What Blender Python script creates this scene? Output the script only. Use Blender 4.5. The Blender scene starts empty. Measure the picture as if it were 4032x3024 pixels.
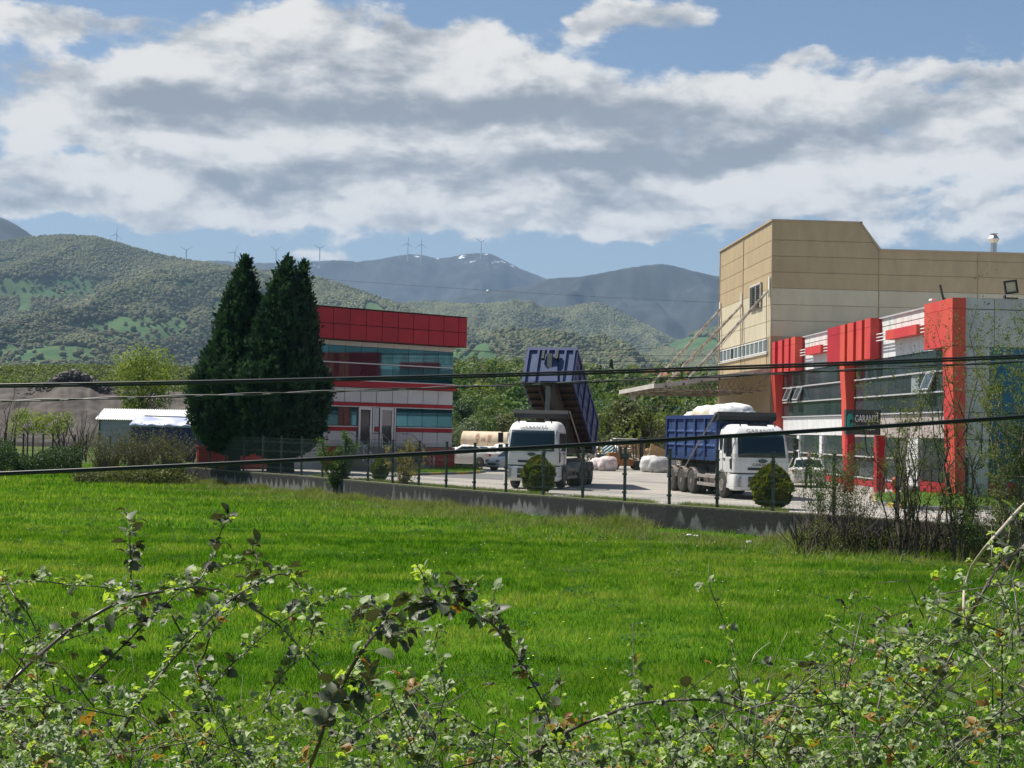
import bpy, math, random
import numpy as np
from mathutils import Vector, Matrix
R = math.radians
HAZE = 0.000065
rng = np.random.default_rng(7)
random.seed(7)
SC = bpy.context.scene
COL = SC.collection

# ------------------------------------------------------------------ camera
F, CX, HY, ROLL, YAW, HC = 5700.0, 2016.0, 1695.0, 0.020, R(3.47), 2.6
cam_d = bpy.data.cameras.new('camera'); cam = bpy.data.objects.new('camera', cam_d); COL.objects.link(cam)
cam_d.sensor_width = 36; cam_d.lens = F / 4032 * 36; cam_d.clip_end = 60000; cam_d.clip_start = 0.2
pit = math.atan((HY - 1512) / F)
fw = Vector((math.sin(YAW) * math.cos(pit), math.cos(YAW) * math.cos(pit), math.sin(pit)))
rt = Vector((math.cos(YAW), -math.sin(YAW), 0)); up = rt.cross(fw)
U_ = up * math.cos(ROLL) - rt * math.sin(ROLL); R_ = rt * math.cos(ROLL) + up * math.sin(ROLL)
M = Matrix((R_, U_, -fw)).transposed().to_4x4(); M.translation = Vector((0, 0, HC)); cam.matrix_world = M
SC.camera = cam

# ------------------------------------------------------------------ light
sx, sy, se = -0.885, 0.465, R(60)
sl = math.hypot(sx, sy); sx /= sl; sy /= sl
SUN = Vector((sx * math.cos(se), sy * math.cos(se), math.sin(se)))
ld = bpy.data.lights.new('sun', 'SUN'); ld.energy = 5.0; ld.angle = R(0.53); ld.color = (1.0, 0.95, 0.86)
lo = bpy.data.objects.new('sun', ld); COL.objects.link(lo)
lo.rotation_euler = SUN.to_track_quat('Z', 'Y').to_euler(); lo.location = (0, 0, 60)
SC.view_settings.view_transform = 'Standard'; SC.view_settings.look = 'None'
SC.view_settings.exposure = 0.65; SC.view_settings.gamma = 1.0; SC.view_settings.use_curve_mapping = False
SC.cycles.max_bounces = 5; SC.cycles.diffuse_bounces = 3; SC.cycles.glossy_bounces = 3
SC.cycles.transmission_bounces = 4; SC.cycles.volume_bounces = 0; SC.cycles.transparent_max_bounces = 6
SC.cycles.sample_clamp_indirect = 6; SC.cycles.caustics_reflective = False; SC.cycles.caustics_refractive = False
SC.cycles.use_denoising = True

w = bpy.data.worlds.new('World'); SC.world = w; w.use_nodes = True
nt = w.node_tree; nt.nodes.clear(); N = nt.nodes; L = nt.links

def mth(op, a, b=None, c=None, clamp=False, tree=None):
    t = tree or nt
    n = t.nodes.new('ShaderNodeMath'); n.operation = op; n.use_clamp = clamp
    for i, v in enumerate((a, b, c)):
        if v is None: continue
        if isinstance(v, (int, float)): n.inputs[i].default_value = v
        else: t.links.new(v, n.inputs[i])
    return n.outputs[0]
def vmth(op, a, b=None, tree=None):
    t = tree or nt
    n = t.nodes.new('ShaderNodeVectorMath'); n.operation = op
    for i, v in enumerate((a, b)):
        if v is None: continue
        if isinstance(v, tuple): n.inputs[i].default_value = v
        else: t.links.new(v, n.inputs[i])
    return n.outputs['Value'] if op in ('DOT_PRODUCT', 'LENGTH') else n.outputs[0]
def smooth(a, lo_, hi_, tree=None):
    t = tree or nt
    n = t.nodes.new('ShaderNodeMapRange'); n.interpolation_type = 'SMOOTHSTEP'
    t.links.new(a, n.inputs[0]); n.inputs[1].default_value = lo_; n.inputs[2].default_value = hi_
    return n.outputs[0]
def wnoise(vec, scale, detail, rough=0.55, off=(0, 0, 0), stretch=(1, 1, 1), dist=0.0):
    v = vmth('MULTIPLY', vec, stretch); v = vmth('ADD', v, off)
    n = N.new('ShaderNodeTexNoise'); n.inputs['Scale'].default_value = scale
    n.inputs['Detail'].default_value = detail; n.inputs['Roughness'].default_value = rough
    n.inputs['Distortion'].default_value = dist
    L.new(v, n.inputs['Vector']); return n.outputs['Fac']
SKY_S = 0.064
sky = N.new('ShaderNodeTexSky'); sky.sky_type = 'NISHITA'; sky.sun_disc = False
sky.sun_elevation = se; sky.sun_rotation = math.atan2(sx, sy); sky.air_density = 1.0; sky.dust_density = 1.3; sky.ozone_density = 1.5
tc = N.new('ShaderNodeTexCoord'); D = tc.outputs['Generated']
xc = vmth('DOT_PRODUCT', D, (rt.x, rt.y, 0.0)); zc = vmth('DOT_PRODUCT', D, (math.sin(YAW), math.cos(YAW), 0.0))
sep = N.new('ShaderNodeSeparateXYZ'); L.new(D, sep.inputs[0]); zz = sep.outputs[2]
zcs = mth('MAXIMUM', zc, 0.15)
ST = (1, 1, 2.3)
wob = wnoise(D, 15, 5, 0.55, (3, 1, 7), (1, 1, 1.5)); wob2 = wnoise(D, 15, 5, 0.55, (9, 4, 1), (1, 1, 1.5))
cmb = N.new('ShaderNodeCombineXYZ')
L.new(mth('ADD', mth('DIVIDE', xc, zcs), mth('MULTIPLY', mth('SUBTRACT', wob, 0.5), 0.10)), cmb.inputs[0])
L.new(mth('ADD', mth('DIVIDE', zz, zcs), mth('MULTIPLY', mth('SUBTRACT', wob2, 0.5), 0.045)), cmb.inputs[1])
UV = cmb.outputs[0]
def blob(x, y, rx, ry, amp):          # centre and radii given in the 2212-wide view of the sky, turned into slopes
    u = (x - 1106) / 3127; v = (930 + 0.02 * (x - 1106) - y) / 3127
    d = vmth('MULTIPLY', vmth('SUBTRACT', UV, (u, v, 0.0)), (3127 / rx, 3127 / ry, 0.0))
    q = vmth('DOT_PRODUCT', d, d)
    return mth('MULTIPLY', mth('EXPONENT', mth('MULTIPLY', mth('POWER', q, 1.25), -1.0)), amp)
def total(bl):
    s = None
    for b in bl:
        o = blob(*b); s = o if s is None else mth('ADD', s, o)
    return s
cover = total([(150, 190, 330, 105, 1), (640, 110, 340, 95, 1), (560, 330, 560, 140, 1), (1180, 300, 560, 165, 1),
    (110, 40, 220, 50, .95), (1270, 50, 90, 52, .95), (1430, 35, 120, 60, .95), (1050, 60, 90, 50, .55), (950, 130, 260, 70, .8), (1560, 400, 330, 100, .95),
    (1760, 215, 430, 75, .85), (1950, 280, 330, 110, 1), (2190, 250, 130, 120, 1), (1740, 115, 190, 26, .62), (2080, 150, 110, 22, .5),
    (60, 400, 170, 60, .8), (90, 455, 90, 22, .5), (360, 440, 190, 45, .85), (900, 465, 420, 38, .9), (1390, 490, 130, 30, .7),
    (680, 545, 120, 18, .62), (2120, 460, 140, 60, .8), (1940, 500, 110, 26, .6), (1720, 450, 190, 30, .6), (140, 330, 90, 20, -.35), (640, 155, 90, 14, -.7)])
macro_n = wnoise(D, 2.6, 2, 0.5, (5, 8, 2), ST)
front = smooth(zc, 0.70, 0.86)
lowcut = smooth(zz, 0.10, 0.17)
mac_else = mth('MULTIPLY', smooth(macro_n, 0.54, 0.68), lowcut)
mixm = N.new('ShaderNodeMix'); mixm.data_type = 'FLOAT'
L.new(mth('MULTIPLY', front, mth('SUBTRACT', 1.0, smooth(zz, 0.33, 0.45))), mixm.inputs[0]); L.new(mac_else, mixm.inputs[2]); L.new(cover, mixm.inputs[3])
n1 = wnoise(D, 10, 10, 0.60, (0, 0, 0), ST, 0.15)
n1u = wnoise(D, 10, 10, 0.60, (-0.02, 0, 0.050), ST, 0.15)
def puff(scale, off):
    warp = vmth('SCALE', vmth('SUBTRACT', wcol, (.5, .5, .5))); warp.node.inputs['Scale'].default_value = 0.06
    v = vmth('ADD', vmth('MULTIPLY', vmth('ADD', D, warp), (1, 1, 1.9)), off); n = N.new('ShaderNodeTexVoronoi'); n.inputs['Scale'].default_value = scale
    n.inputs['Detail'].default_value = 3; n.inputs['Roughness'].default_value = 0.55; n.normalize = True; L.new(v, n.inputs['Vector']); return mth('SUBTRACT', 0.5, n.outputs['Distance'])
wn_ = N.new('ShaderNodeTexNoise'); wn_.inputs['Scale'].default_value = 12; wn_.inputs['Detail'].default_value = 4; L.new(D, wn_.inputs['Vector']); wcol = wn_.outputs['Color']
n1v = puff(17, (0, 0, 0)); n1w = puff(17, (-0.004, 0, 0.016))
n2 = wnoise(D, 28, 8, 0.62, (2, 2, 2), (1, 1, 1.6))
ragg = mth('ADD', mth('MULTIPLY', mth('SUBTRACT', n1, 0.5), 2.35), mth('ADD', mth('MULTIPLY', mth('SUBTRACT', n2, 0.5), 0.9), mth('MULTIPLY', mth('SUBTRACT', n1v, 0.18), 0.9)))
dens = mth('ADD', mth('MINIMUM', mixm.outputs[0], 1.15), ragg)
alpha = smooth(dens, 0.42, 0.86)
dark = total([(300, 215, 190, 36, .75), (300, 275, 190, 28, .65), (480, 190, 170, 40, .35), (830, 245, 230, 46, .55), (1080, 232, 200, 44, .7),
    (1400, 255, 140, 38, .55), (1370, 340, 300, 38, 1.0), (960, 360, 260, 26, .45), (560, 405, 220, 32, .55), (1150, 410, 200, 22, .35), (90, 430, 110, 18, .3),
    (560, 340, 80, 22, .35), (1700, 330, 170, 40, .3), (1330, 430, 170, 22, .4), (1850, 290, 240, 70, .25), (640, 150, 110, 25, .35), (120, 60, 130, 20, .2)])
dk_else = mth('MULTIPLY', smooth(macro_n, 0.50, 0.66), 0.6)
mixd = N.new('ShaderNodeMix'); mixd.data_type = 'FLOAT'
L.new(front, mixd.inputs[0]); L.new(dk_else, mixd.inputs[2]); L.new(dark, mixd.inputs[3])
n3 = wnoise(D, 9, 8, 0.6, (6, 3, 4), (1, 1, 3.4)); n3b = wnoise(D, 34, 6, 0.6, (1, 3, 4), (1, 1, 2.6))
thick = mth('ADD', mth('ADD', mixd.outputs[0], mth('MULTIPLY', mth('SUBTRACT', n3, 0.49), 1.3)), mth('MULTIPLY', mth('SUBTRACT', n3b, 0.5), 0.45))
thick = mth('MULTIPLY', thick, smooth(dens, 0.45, 0.95))
thick = mth('SUBTRACT', thick, mth('ADD', mth('MULTIPLY', mth('SUBTRACT', n1, n1u), 2.6), mth('ADD', mth('MULTIPLY', mth('SUBTRACT', n1v, n1w), 1.5), mth('MULTIPLY', mth('SUBTRACT', n1v, 0.18), 0.5))))
thick = mth('ADD', thick, 0.10)
shade = smooth(thick, -0.22, 1.0)
cr = N.new('ShaderNodeValToRGB'); L.new(shade, cr.inputs[0])
e = cr.color_ramp.elements
e[0].position = 0; e[0].color = (1.10, 1.05, 0.96, 1); e[1].position = 1; e[1].color = (0.345, 0.36, 0.375, 1)
m_ = cr.color_ramp.elements.new(0.35); m_.color = (0.76, 0.745, 0.71, 1)
bs = N.new('ShaderNodeBackground'); hs = N.new('ShaderNodeHueSaturation'); hs.inputs['Saturation'].default_value = 1.12; hs.inputs['Value'].default_value = 1.0
L.new(sky.outputs[0], hs.inputs['Color']); L.new(hs.outputs[0], bs.inputs[0]); bs.inputs[1].default_value = SKY_S
bc = N.new('ShaderNodeBackground'); L.new(cr.outputs[0], bc.inputs[0]); bc.inputs[1].default_value = 0.56
mx = N.new('ShaderNodeMixShader'); L.new(mth('MULTIPLY', alpha, 0.97), mx.inputs[0]); L.new(bs.outputs[0], mx.inputs[1]); L.new(bc.outputs[0], mx.inputs[2])
wo = N.new('ShaderNodeOutputWorld'); L.new(mx.outputs[0], wo.inputs[0])

# ------------------------------------------------------------------ helpers
def cw(X, Z, z=0.0):                  # across / away from the viewpoint -> world
    return Vector((X * math.cos(YAW) + Z * math.sin(YAW), -X * math.sin(YAW) + Z * math.cos(YAW), z))
def hy(px): return HY + ROLL * (px - CX)
def at(px, py, Z):                    # a point of the photograph at distance Z
    return cw((px - CX) / F * Z, Z, HC + (hy(px) - py) * Z / F)
def gd(px, py, z=0.0):                # the same on a level z
    return at(px, py, F * (HC - z) / (py - hy(px)))

def _h(ix, iy, s):
    n = (ix * 374761393 + iy * 668265263 + s * 974634777) & 0x7fffffff
    n = ((n ^ (n >> 13)) * 1274126177) & 0x7fffffff
    return ((n ^ (n >> 16)) & 0xffff) / 65535.0
def vnoise(x, y, s=0):
    x = np.asarray(x, float); y = np.asarray(y, float)
    ix = np.floor(x).astype(np.int64); iy = np.floor(y).astype(np.int64); fx = x - ix; fy = y - iy
    fx = fx * fx * (3 - 2 * fx); fy = fy * fy * (3 - 2 * fy)
    a = _h(ix, iy, s); b = _h(ix + 1, iy, s); c = _h(ix, iy + 1, s); d = _h(ix + 1, iy + 1, s)
    return (a * (1 - fx) + b * fx) * (1 - fy) + (c * (1 - fx) + d * fx) * fy
def fbm(x, y, s=0, o=4, g=0.5):
    t = 0; a = 1; n = 0
    for i in range(o):
        t = t + a * vnoise(np.asarray(x) * 2 ** i, np.asarray(y) * 2 ** i, s + i * 17); n += a; a *= g
    return t / n

# ---- materials
MATS = {}
def hexc(c): return (c[0], c[1], c[2], 1.0)
def mat(name, col, rough=0.7, metal=0.0, var=0.0, vscale=3.0, col2=None, bump=0.0, bscale=20.0, stretch=(1, 1, 1), trans=0.0, spec=0.5, coord='Object', emis=None, detail=6, lo_=0.35, hi_=0.65, transcol=None, randval=0.0):
    m = bpy.data.materials.new(name); m.use_nodes = True; t = m.node_tree; b = t.nodes['Principled BSDF']
    b.inputs['Roughness'].default_value = rough; b.inputs['Metallic'].default_value = metal
    b.inputs['Specular IOR Level'].default_value = spec
    b.inputs['Base Color'].default_value = hexc(col)
    tc = t.nodes.new('ShaderNodeTexCoord'); out = t.nodes['Material Output']
    cs = None
    if coord == 'World':
        g = t.nodes.new('ShaderNodeNewGeometry'); csrc = g.outputs['Position']
    else: csrc = tc.outputs[coord]
    mp = t.nodes.new('ShaderNodeMapping'); mp.inputs['Scale'].default_value = stretch; t.links.new(csrc, mp.inputs[0])
    if col2 is None and var > 0: col2 = tuple(max(0, c * (1 - var)) for c in col)
    if col2 is not None:
        n = t.nodes.new('ShaderNodeTexNoise'); n.inputs['Scale'].default_value = vscale; n.inputs['Detail'].default_value = detail; n.inputs['Roughness'].default_value = 0.6
        t.links.new(mp.outputs[0], n.inputs['Vector'])
        r = t.nodes.new('ShaderNodeMapRange'); t.links.new(n.outputs['Fac'], r.inputs[0]); r.inputs[1].default_value = lo_; r.inputs[2].default_value = hi_
        x = t.nodes.new('ShaderNodeMix'); x.data_type = 'RGBA'; t.links.new(r.outputs[0], x.inputs[0]); x.inputs[6].default_value = hexc(col2); x.inputs[7].default_value = hexc(col)
        cs = x.outputs[2]
    if randval > 0:
        oi = t.nodes.new('ShaderNodeObjectInfo'); hsv = t.nodes.new('ShaderNodeHueSaturation')
        r2 = t.nodes.new('ShaderNodeMapRange'); t.links.new(oi.outputs['Random'], r2.inputs[0]); r2.inputs[3].default_value = 1 - randval; r2.inputs[4].default_value = 1 + randval
        t.links.new(r2.outputs[0], hsv.inputs['Value'])
        if cs is None: hsv.inputs['Color'].default_value = hexc(col)
        else: t.links.new(cs, hsv.inputs['Color'])
        cs = hsv.outputs[0]
    if cs is not None: t.links.new(cs, b.inputs['Base Color'])
    if bump > 0:
        n2 = t.nodes.new('ShaderNodeTexNoise'); n2.inputs['Scale'].default_value = bscale; n2.inputs['Detail'].default_value = 5; t.links.new(mp.outputs[0], n2.inputs['Vector'])
        bp = t.nodes.new('ShaderNodeBump'); bp.inputs['Strength'].default_value = bump; bp.inputs['Distance'].default_value = 0.02
        t.links.new(n2.outputs['Fac'], bp.inputs['Height']); t.links.new(bp.outputs[0], b.inputs['Normal'])
    if trans > 0:
        tr = t.nodes.new('ShaderNodeBsdfTranslucent'); ms = t.nodes.new('ShaderNodeMixShader'); ms.inputs[0].default_value = trans
        tcl = transcol or tuple(min(1, c * 1.6) for c in col)
        if cs is not None and transcol is None:
            g2 = t.nodes.new('ShaderNodeMix'); g2.data_type = 'RGBA'; g2.blend_type = 'MULTIPLY'; g2.inputs[0].default_value = 1; t.links.new(cs, g2.inputs[6]); g2.inputs[7].default_value = (1.7, 1.7, 0.8, 1)
            t.links.new(g2.outputs[2], tr.inputs[0])
        else: tr.inputs[0].default_value = hexc(tcl)
        t.links.new(b.outputs[0], ms.inputs[1]); t.links.new(tr.outputs[0], ms.inputs[2]); t.links.new(ms.outputs[0], out.inputs[0])
    MATS[name] = m; return m

# ---- geometry
class Geo:
    def __init__(s): s.v = []; s.f = []; s.n = 0; s.mi = []; s.big = []
    def add(s, vs, fs, mi=0):
        b = s.n; s.v.extend([tuple(p) for p in vs]); s.n += len(vs)
        for f in fs: s.f.append([b + i for i in f]); s.mi.append(mi)
    def box(s, x0, y0, z0, x1, y1, z1, mi=0, mtx=None):
        if x0 > x1: x0, x1 = x1, x0
        if y0 > y1: y0, y1 = y1, y0
        if z0 > z1: z0, z1 = z1, z0
        vs = [Vector(p) for p in ((x0,y0,z0),(x1,y0,z0),(x1,y1,z0),(x0,y1,z0),(x0,y0,z1),(x1,y0,z1),(x1,y1,z1),(x0,y1,z1))]
        if mtx is not None: vs = [mtx @ p for p in vs]
        s.add(vs, [(3,2,1,0),(4,5,6,7),(0,1,5,4),(1,2,6,5),(2,3,7,6),(3,0,4,7)], mi)
        return s
    def prism(s, poly, axis, a, b, mi=0):    # polygon in the two other axes, extruded a..b along axis
        def P(p, t):
            return (t, p[0], p[1]) if axis == 'x' else (p[0], t, p[1]) if axis == 'y' else (p[0], p[1], t)
        n = len(poly); vs = [P(p, a) for p in poly] + [P(p, b) for p in poly]
        s.add(vs, [tuple(range(n))[::-1], tuple(range(n, 2 * n))] + [(i, (i + 1) % n, n + (i + 1) % n, n + i) for i in range(n)], mi); return s
    def tube(s, pts, r, sides=6, mi=0, cap=True):
        pts = [Vector(p) for p in pts]; rs = r if hasattr(r, '__len__') else [r] * len(pts)
        ref = Vector((0, 0, 1)); rings = []
        for i, p in enumerate(pts):
            d = (pts[min(i + 1, len(pts) - 1)] - pts[max(i - 1, 0)])
            if d.length < 1e-9: d = Vector((0, 0, 1))
            d.normalize()
            a = ref.cross(d)
            if a.length < 0.05: a = Vector((1, 0, 0)).cross(d)
            a.normalize(); b = d.cross(a)
            rings.append([p + (a * math.cos(2 * math.pi * k / sides) + b * math.sin(2 * math.pi * k / sides)) * rs[i] for k in range(sides)])
        vs = [q for g in rings for q in g]; fs = []
        for i in range(len(pts) - 1):
            for k in range(sides):
                k2 = (k + 1) % sides; fs.append((i * sides + k, i * sides + k2, (i + 1) * sides + k2, (i + 1) * sides + k))
        if cap and sides > 2: fs += [tuple(range(sides))[::-1], tuple(range((len(pts) - 1) * sides, len(pts) * sides))]
        s.add(vs, fs, mi); return s
    def bar(s, a, b, w, h=None, mi=0):       # rectangular bar from a to b
        a = Vector(a); b = Vector(b); h = h or w; d = (b - a).normalized(); x = d.cross(Vector((0, 0, 1)))
        if x.length < 0.01: x = Vector((1, 0, 0))
        x.normalize(); y = x.cross(d)
        vs = [p + x * i * w / 2 + y * j * h / 2 for p in (a, b) for i, j in ((-1,-1),(1,-1),(1,1),(-1,1))]
        s.add(vs, [(0,1,2,3),(7,6,5,4),(0,4,5,1),(1,5,6,2),(2,6,7,3),(3,7,4,0)], mi); return s
    def lathe(s, prof, c=(0,0,0), axis='z', seg=20, mi=0):     # prof = (radius, height)
        c = Vector(c); vs = []
        for r_, h_ in prof:
            for k in range(seg):
                a = 2 * math.pi * k / seg; u, v = r_ * math.cos(a), r_ * math.sin(a)
                vs.append(c + Vector((u, v, h_) if axis == 'z' else (h_, u, v) if axis == 'x' else (u, h_, v)))
        fs = []
        for i in range(len(prof) - 1):
            for k in range(seg):
                k2 = (k + 1) % seg; fs.append((i * seg + k, i * seg + k2, (i + 1) * seg + k2, (i + 1) * seg + k))
        fs.append(tuple(range(seg))[::-1]); fs.append(tuple(range((len(prof) - 1) * seg, len(prof) * seg)))
        s.add(vs, fs, mi); return s
    def loft(s, rings, mi=0, cap=True, closed=True):
        n = len(rings[0]); vs = [p for r_ in rings for p in r_]; fs = []
        for i in range(len(rings) - 1):
            for k in range(n if closed else n - 1):
                k2 = (k + 1) % n; fs.append((i * n + k, i * n + k2, (i + 1) * n + k2, (i + 1) * n + k))
        if cap: fs += [tuple(range(n))[::-1], tuple(range((len(rings) - 1) * n, len(rings) * n))]
        s.add(vs, fs, mi); return s
    def raw(s, V, Fq, mi=0):                 # numpy arrays, faces of one size
        s.big.append((np.asarray(V, float), np.asarray(Fq, np.int64), mi)); return s
    def mesh(s, name, mats, smooth=False):
        me = bpy.data.meshes.new(name)
        V = np.array(s.v, float).reshape(-1, 3); loops = [np.array([i for f in s.f for i in f], np.int64)]; tot = [np.array([len(f) for f in s.f], np.int64)]; mi = [np.array(s.mi, np.int64)]
        Vs = [V]; b = len(V)
        for (v, f, m) in s.big:
            Vs.append(v); loops.append((f + b).ravel()); tot.append(np.full(len(f), f.shape[1])); mi.append(np.full(len(f), m)); b += len(v)
        V = np.concatenate(Vs); lp = np.concatenate(loops); tt = np.concatenate(tot); mm = np.concatenate(mi)
        me.vertices.add(len(V)); me.vertices.foreach_set('co', V.ravel())
        me.loops.add(len(lp)); me.loops.foreach_set('vertex_index', lp.astype(np.int32))
        me.polygons.add(len(tt)); st = np.concatenate([[0], np.cumsum(tt)[:-1]]) if len(tt) else np.array([])
        me.polygons.foreach_set('loop_start', st.astype(np.int32)); me.polygons.foreach_set('loop_total', tt.astype(np.int32))
        for m in (mats if isinstance(mats, (list, tuple)) else [mats]): me.materials.append(m)
        me.polygons.foreach_set('material_index', mm.astype(np.int32))
        me.polygons.foreach_set('use_smooth', np.full(len(tt), bool(smooth)))
        me.update(calc_edges=True); return me
def link(name, me, parent=None, loc=None, rot=None):
    o = bpy.data.objects.new(name, me); COL.objects.link(o)
    if parent is not None: o.parent = parent
    if loc is not None: o.location = loc
    if rot is not None: o.rotation_euler = rot
    return o
def part(parent, name, g, m, smooth=False, loc=None, rot=None, bevel=0, label=None, kind=None):
    o = link(name, g.mesh(name, m, smooth) if isinstance(g, Geo) else g, parent, loc, rot)
    if bevel:
        md = o.modifiers.new('bevel', 'BEVEL'); md.width = bevel; md.segments = 2; md.limit_method = 'ANGLE'
    if label: o['label'] = label
    if kind: o['kind'] = kind
    return o
def tag(o, label, cat, group=None, kind=None):
    o['label'] = label; o['category'] = cat
    if group: o['group'] = group
    if kind: o['kind'] = kind
    return o
def thing(name, label, cat, loc=(0,0,0), rotz=0.0, group=None):
    o = bpy.data.objects.new(name, None); o.empty_display_size = 0.3; COL.objects.link(o); o.location = loc; o.rotation_euler = (0, 0, rotz)
    return tag(o, label, cat, group)
def single(name, g, m, label, cat, loc=(0,0,0), rot=(0,0,0), smooth=False, group=None, kind=None, bevel=0):
    o = part(None, name, g, m, smooth, loc, rot, bevel); return tag(o, label, cat, group, kind)
def setting(name, g, m, smooth=False):
    o = link(name, g.mesh(name, m, smooth) if isinstance(g, Geo) else g); o['kind'] = 'structure'; return o
def kids(o): return [c for c in bpy.data.objects if c.parent == o]
def copy_tree(o, parent=None):
    c = o.copy(); COL.objects.link(c); c.parent = parent
    for k in kids(o): copy_tree(k, c)
    return c
def text_mesh(s, size, depth, m, name='lettering', wide=1.0):
    cu = bpy.data.curves.new('t', 'FONT'); cu.body = s; cu.size = size; cu.extrude = depth; cu.align_x = 'CENTER'; cu.align_y = 'CENTER'
    cu.resolution_u = 2; ob = bpy.data.objects.new('t', cu); COL.objects.link(ob)
    dg = bpy.context.evaluated_depsgraph_get(); me = bpy.data.meshes.new_from_object(ob.evaluated_get(dg)); me.name = name
    bpy.data.objects.remove(ob); bpy.data.curves.remove(cu)
    for v in me.vertices: v.co.x *= wide
    me.materials.clear(); me.materials.append(m); return me

# leaf clouds: centres P, size s, returned as quads folded a little
def leaf_quads(P, size, jit=0.35, flat=0.0, asp=0.6, nrm=None):
    n = len(P); a = rng.normal(size=(n, 3)); a /= np.linalg.norm(a, axis=1)[:, None]
    if nrm is not None:
        a = nrm + a * 0.6; a /= np.linalg.norm(a, axis=1)[:, None]
    t = rng.normal(size=(n, 3)); t[:, 2] *= (1 - flat); u = np.cross(a, t); u /= np.linalg.norm(u, axis=1)[:, None]; v = np.cross(a, u)
    s = (np.asarray(size) * (1 + jit * rng.uniform(-1, 1, n)))[:, None]
    A = P - u * s * .5; B = P + v * s * asp * .5 + a * s * .08; C = P + u * s * .5; Dd = P - v * s * asp * .5 + a * s * .08
    V = np.stack([A, B, C, Dd], 1).reshape(-1, 3); Fq = np.arange(4 * n).reshape(-1, 4)
    return V, Fq
# ================================================================== the setting
K = 4032 / 2212
m_field = mat('field_soil_grass', (0.065, 0.135, 0.012), 1.0, coord='World', vscale=0.35, col2=(0.035, 0.085, 0.008), bump=0.5, bscale=9, spec=.0)
m_ground = mat('rough_ground', (0.10, 0.12, 0.045), 0.95, coord='World', vscale=0.05, col2=(0.055, 0.085, 0.03), spec=.0)
m_yard = mat('pale_concrete', (0.41, 0.375, 0.33), 0.85, coord='World', vscale=0.22, col2=(0.255, 0.245, 0.23), bump=0.25, bscale=14, detail=9, spec=0.3)
m_asph = mat('shade_darkened_asphalt', (0.20, 0.195, 0.19), 0.9, coord='World', vscale=0.6, col2=(0.12, 0.12, 0.12), bump=0.3, bscale=30)
m_strip = mat('verge_soil', (0.13, 0.13, 0.06), 0.95, coord='World', vscale=2, col2=(0.08, 0.10, 0.035))

# ground sheets: far ground, field, yard
g = Geo()
g.add([cw(-6000, -400, -1.15), cw(6000, -400, -1.15), cw(9000, 12000, -1.15), cw(-9000, 12000, -1.15)], [(0, 1, 2, 3)])
setting('ground', g, m_ground)

# fence line (posts) as surveyed from the photograph: across, away
post_px = [769, 832, 897, 967, 1043, 1115, 1195, 1278, 1367, 1457, 1553, 1657, 1765, 1876, 2000, 2147, 2302, 2467, 2643, 2831, 3050, 3290, 3539, 3812, 4125, 4480]
base_pts = [(13.64, 43.3), (5.65, 51.4), (-2.73, 62.0), (-10.7, 74.2), (-14.5, 78.8), (-18.6, 84.6)]
def fence_XZ(px):
    r = (px - CX) / F
    P = [(26.0, 31.5)] + base_pts + [(-27, 97)]
    for (x0, z0), (x1, z1) in zip(P[:-1], P[1:]):
        d = (x1 - x0) - r * (z1 - z0)
        if abs(d) < 1e-9: continue
        t = (r * z0 - x0) / d
        if -1e-6 <= t <= 1 + 1e-6: return x0 + t * (x1 - x0), z0 + t * (z1 - z0)
    return None
posts = [cw(*fence_XZ(p), 0.1) for p in post_px]
wall_line = [posts[0] + (posts[0] - posts[1]) * 0.3] + posts
wall_line = [Vector((p.x, p.y, 0)) for p in wall_line]
FX = np.array([p.x for p in wall_line]); FY = np.array([p.y for p in wall_line])
def fence_y(x):                      # y of the wall for a given world x
    o = np.argsort(FX); return np.interp(x, FX[o], FY[o])

def field_z(X, Y):
    X = np.asarray(X, float); Y = np.asarray(Y, float)
    z = -0.86 + 0.10 * (fbm(X / 9, Y / 9, 3, 3) - .5) + 0.05 * (fbm(X / 1.7, Y / 1.7, 5, 2) - .5)
    d = fence_y(X) - Y                # distance in front of the wall
    z = z + 0.12 * np.exp(-np.clip(d, 0, 50) ** 2 / 9.0)
    bank = np.clip((9.5 - Y) / 5.5, 0, 1); bank = bank * bank * (3 - 2 * bank)
    return z + bank * 1.45 + np.clip((4 - Y) / 4, 0, 1) * 0.2
nx, ny = 260, 300
xs = np.linspace(-60, 62, nx); ys = np.concatenate([np.linspace(-8, 40, 200), np.linspace(40.5, 120, 100)])
XX, YY = np.meshgrid(xs, ys); lim = fence_y(XX) - 0.05
lim = np.where(XX < FX.min(), 118 - 0 * XX, lim)
YC = np.minimum(YY, lim); ZZ = field_z(XX, YC)
V = np.stack([XX, YC, ZZ], -1).reshape(-1, 3)
i, j = np.meshgrid(np.arange(ny - 1), np.arange(nx - 1), indexing='ij'); a_ = (i * nx + j).ravel()
setting('field', Geo().raw(V, np.stack([a_, a_ + 1, a_ + nx + 1, a_ + nx], 1)), m_field, True)

# yard: polygon behind the wall
g = Geo(); pl = [(p.x, p.y) for p in wall_line]
ring = [(x, y, 0.0) for x, y in pl] + [(90, 20, 0), (90, 150, 0), (-8, 150, 0), (-11, 112, 0)]
g.add(ring, [tuple(range(len(ring)))[::-1]])
yard = setting('yard', g, m_yard)
me = yard.data
if me.polygons[0].normal.z < 0: me.flip_normals()
g = Geo()                             # asphalt apron before the office, the office's shade put into its dark colour
ap = [gd(1270, 1850), gd(1560, 1868), gd(1800, 1882), gd(1990, 1890), gd(1990, 1868), gd(1800, 1861), gd(1500, 1835), gd(1200, 1825)]
g.add([(p.x, p.y, 0.006) for p in ap], [tuple(range(8))[::-1]]); o = setting('painted_shade_apron', g, m_asph)
if o.data.polygons[0].normal.z < 0: o.data.flip_normals()

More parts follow.
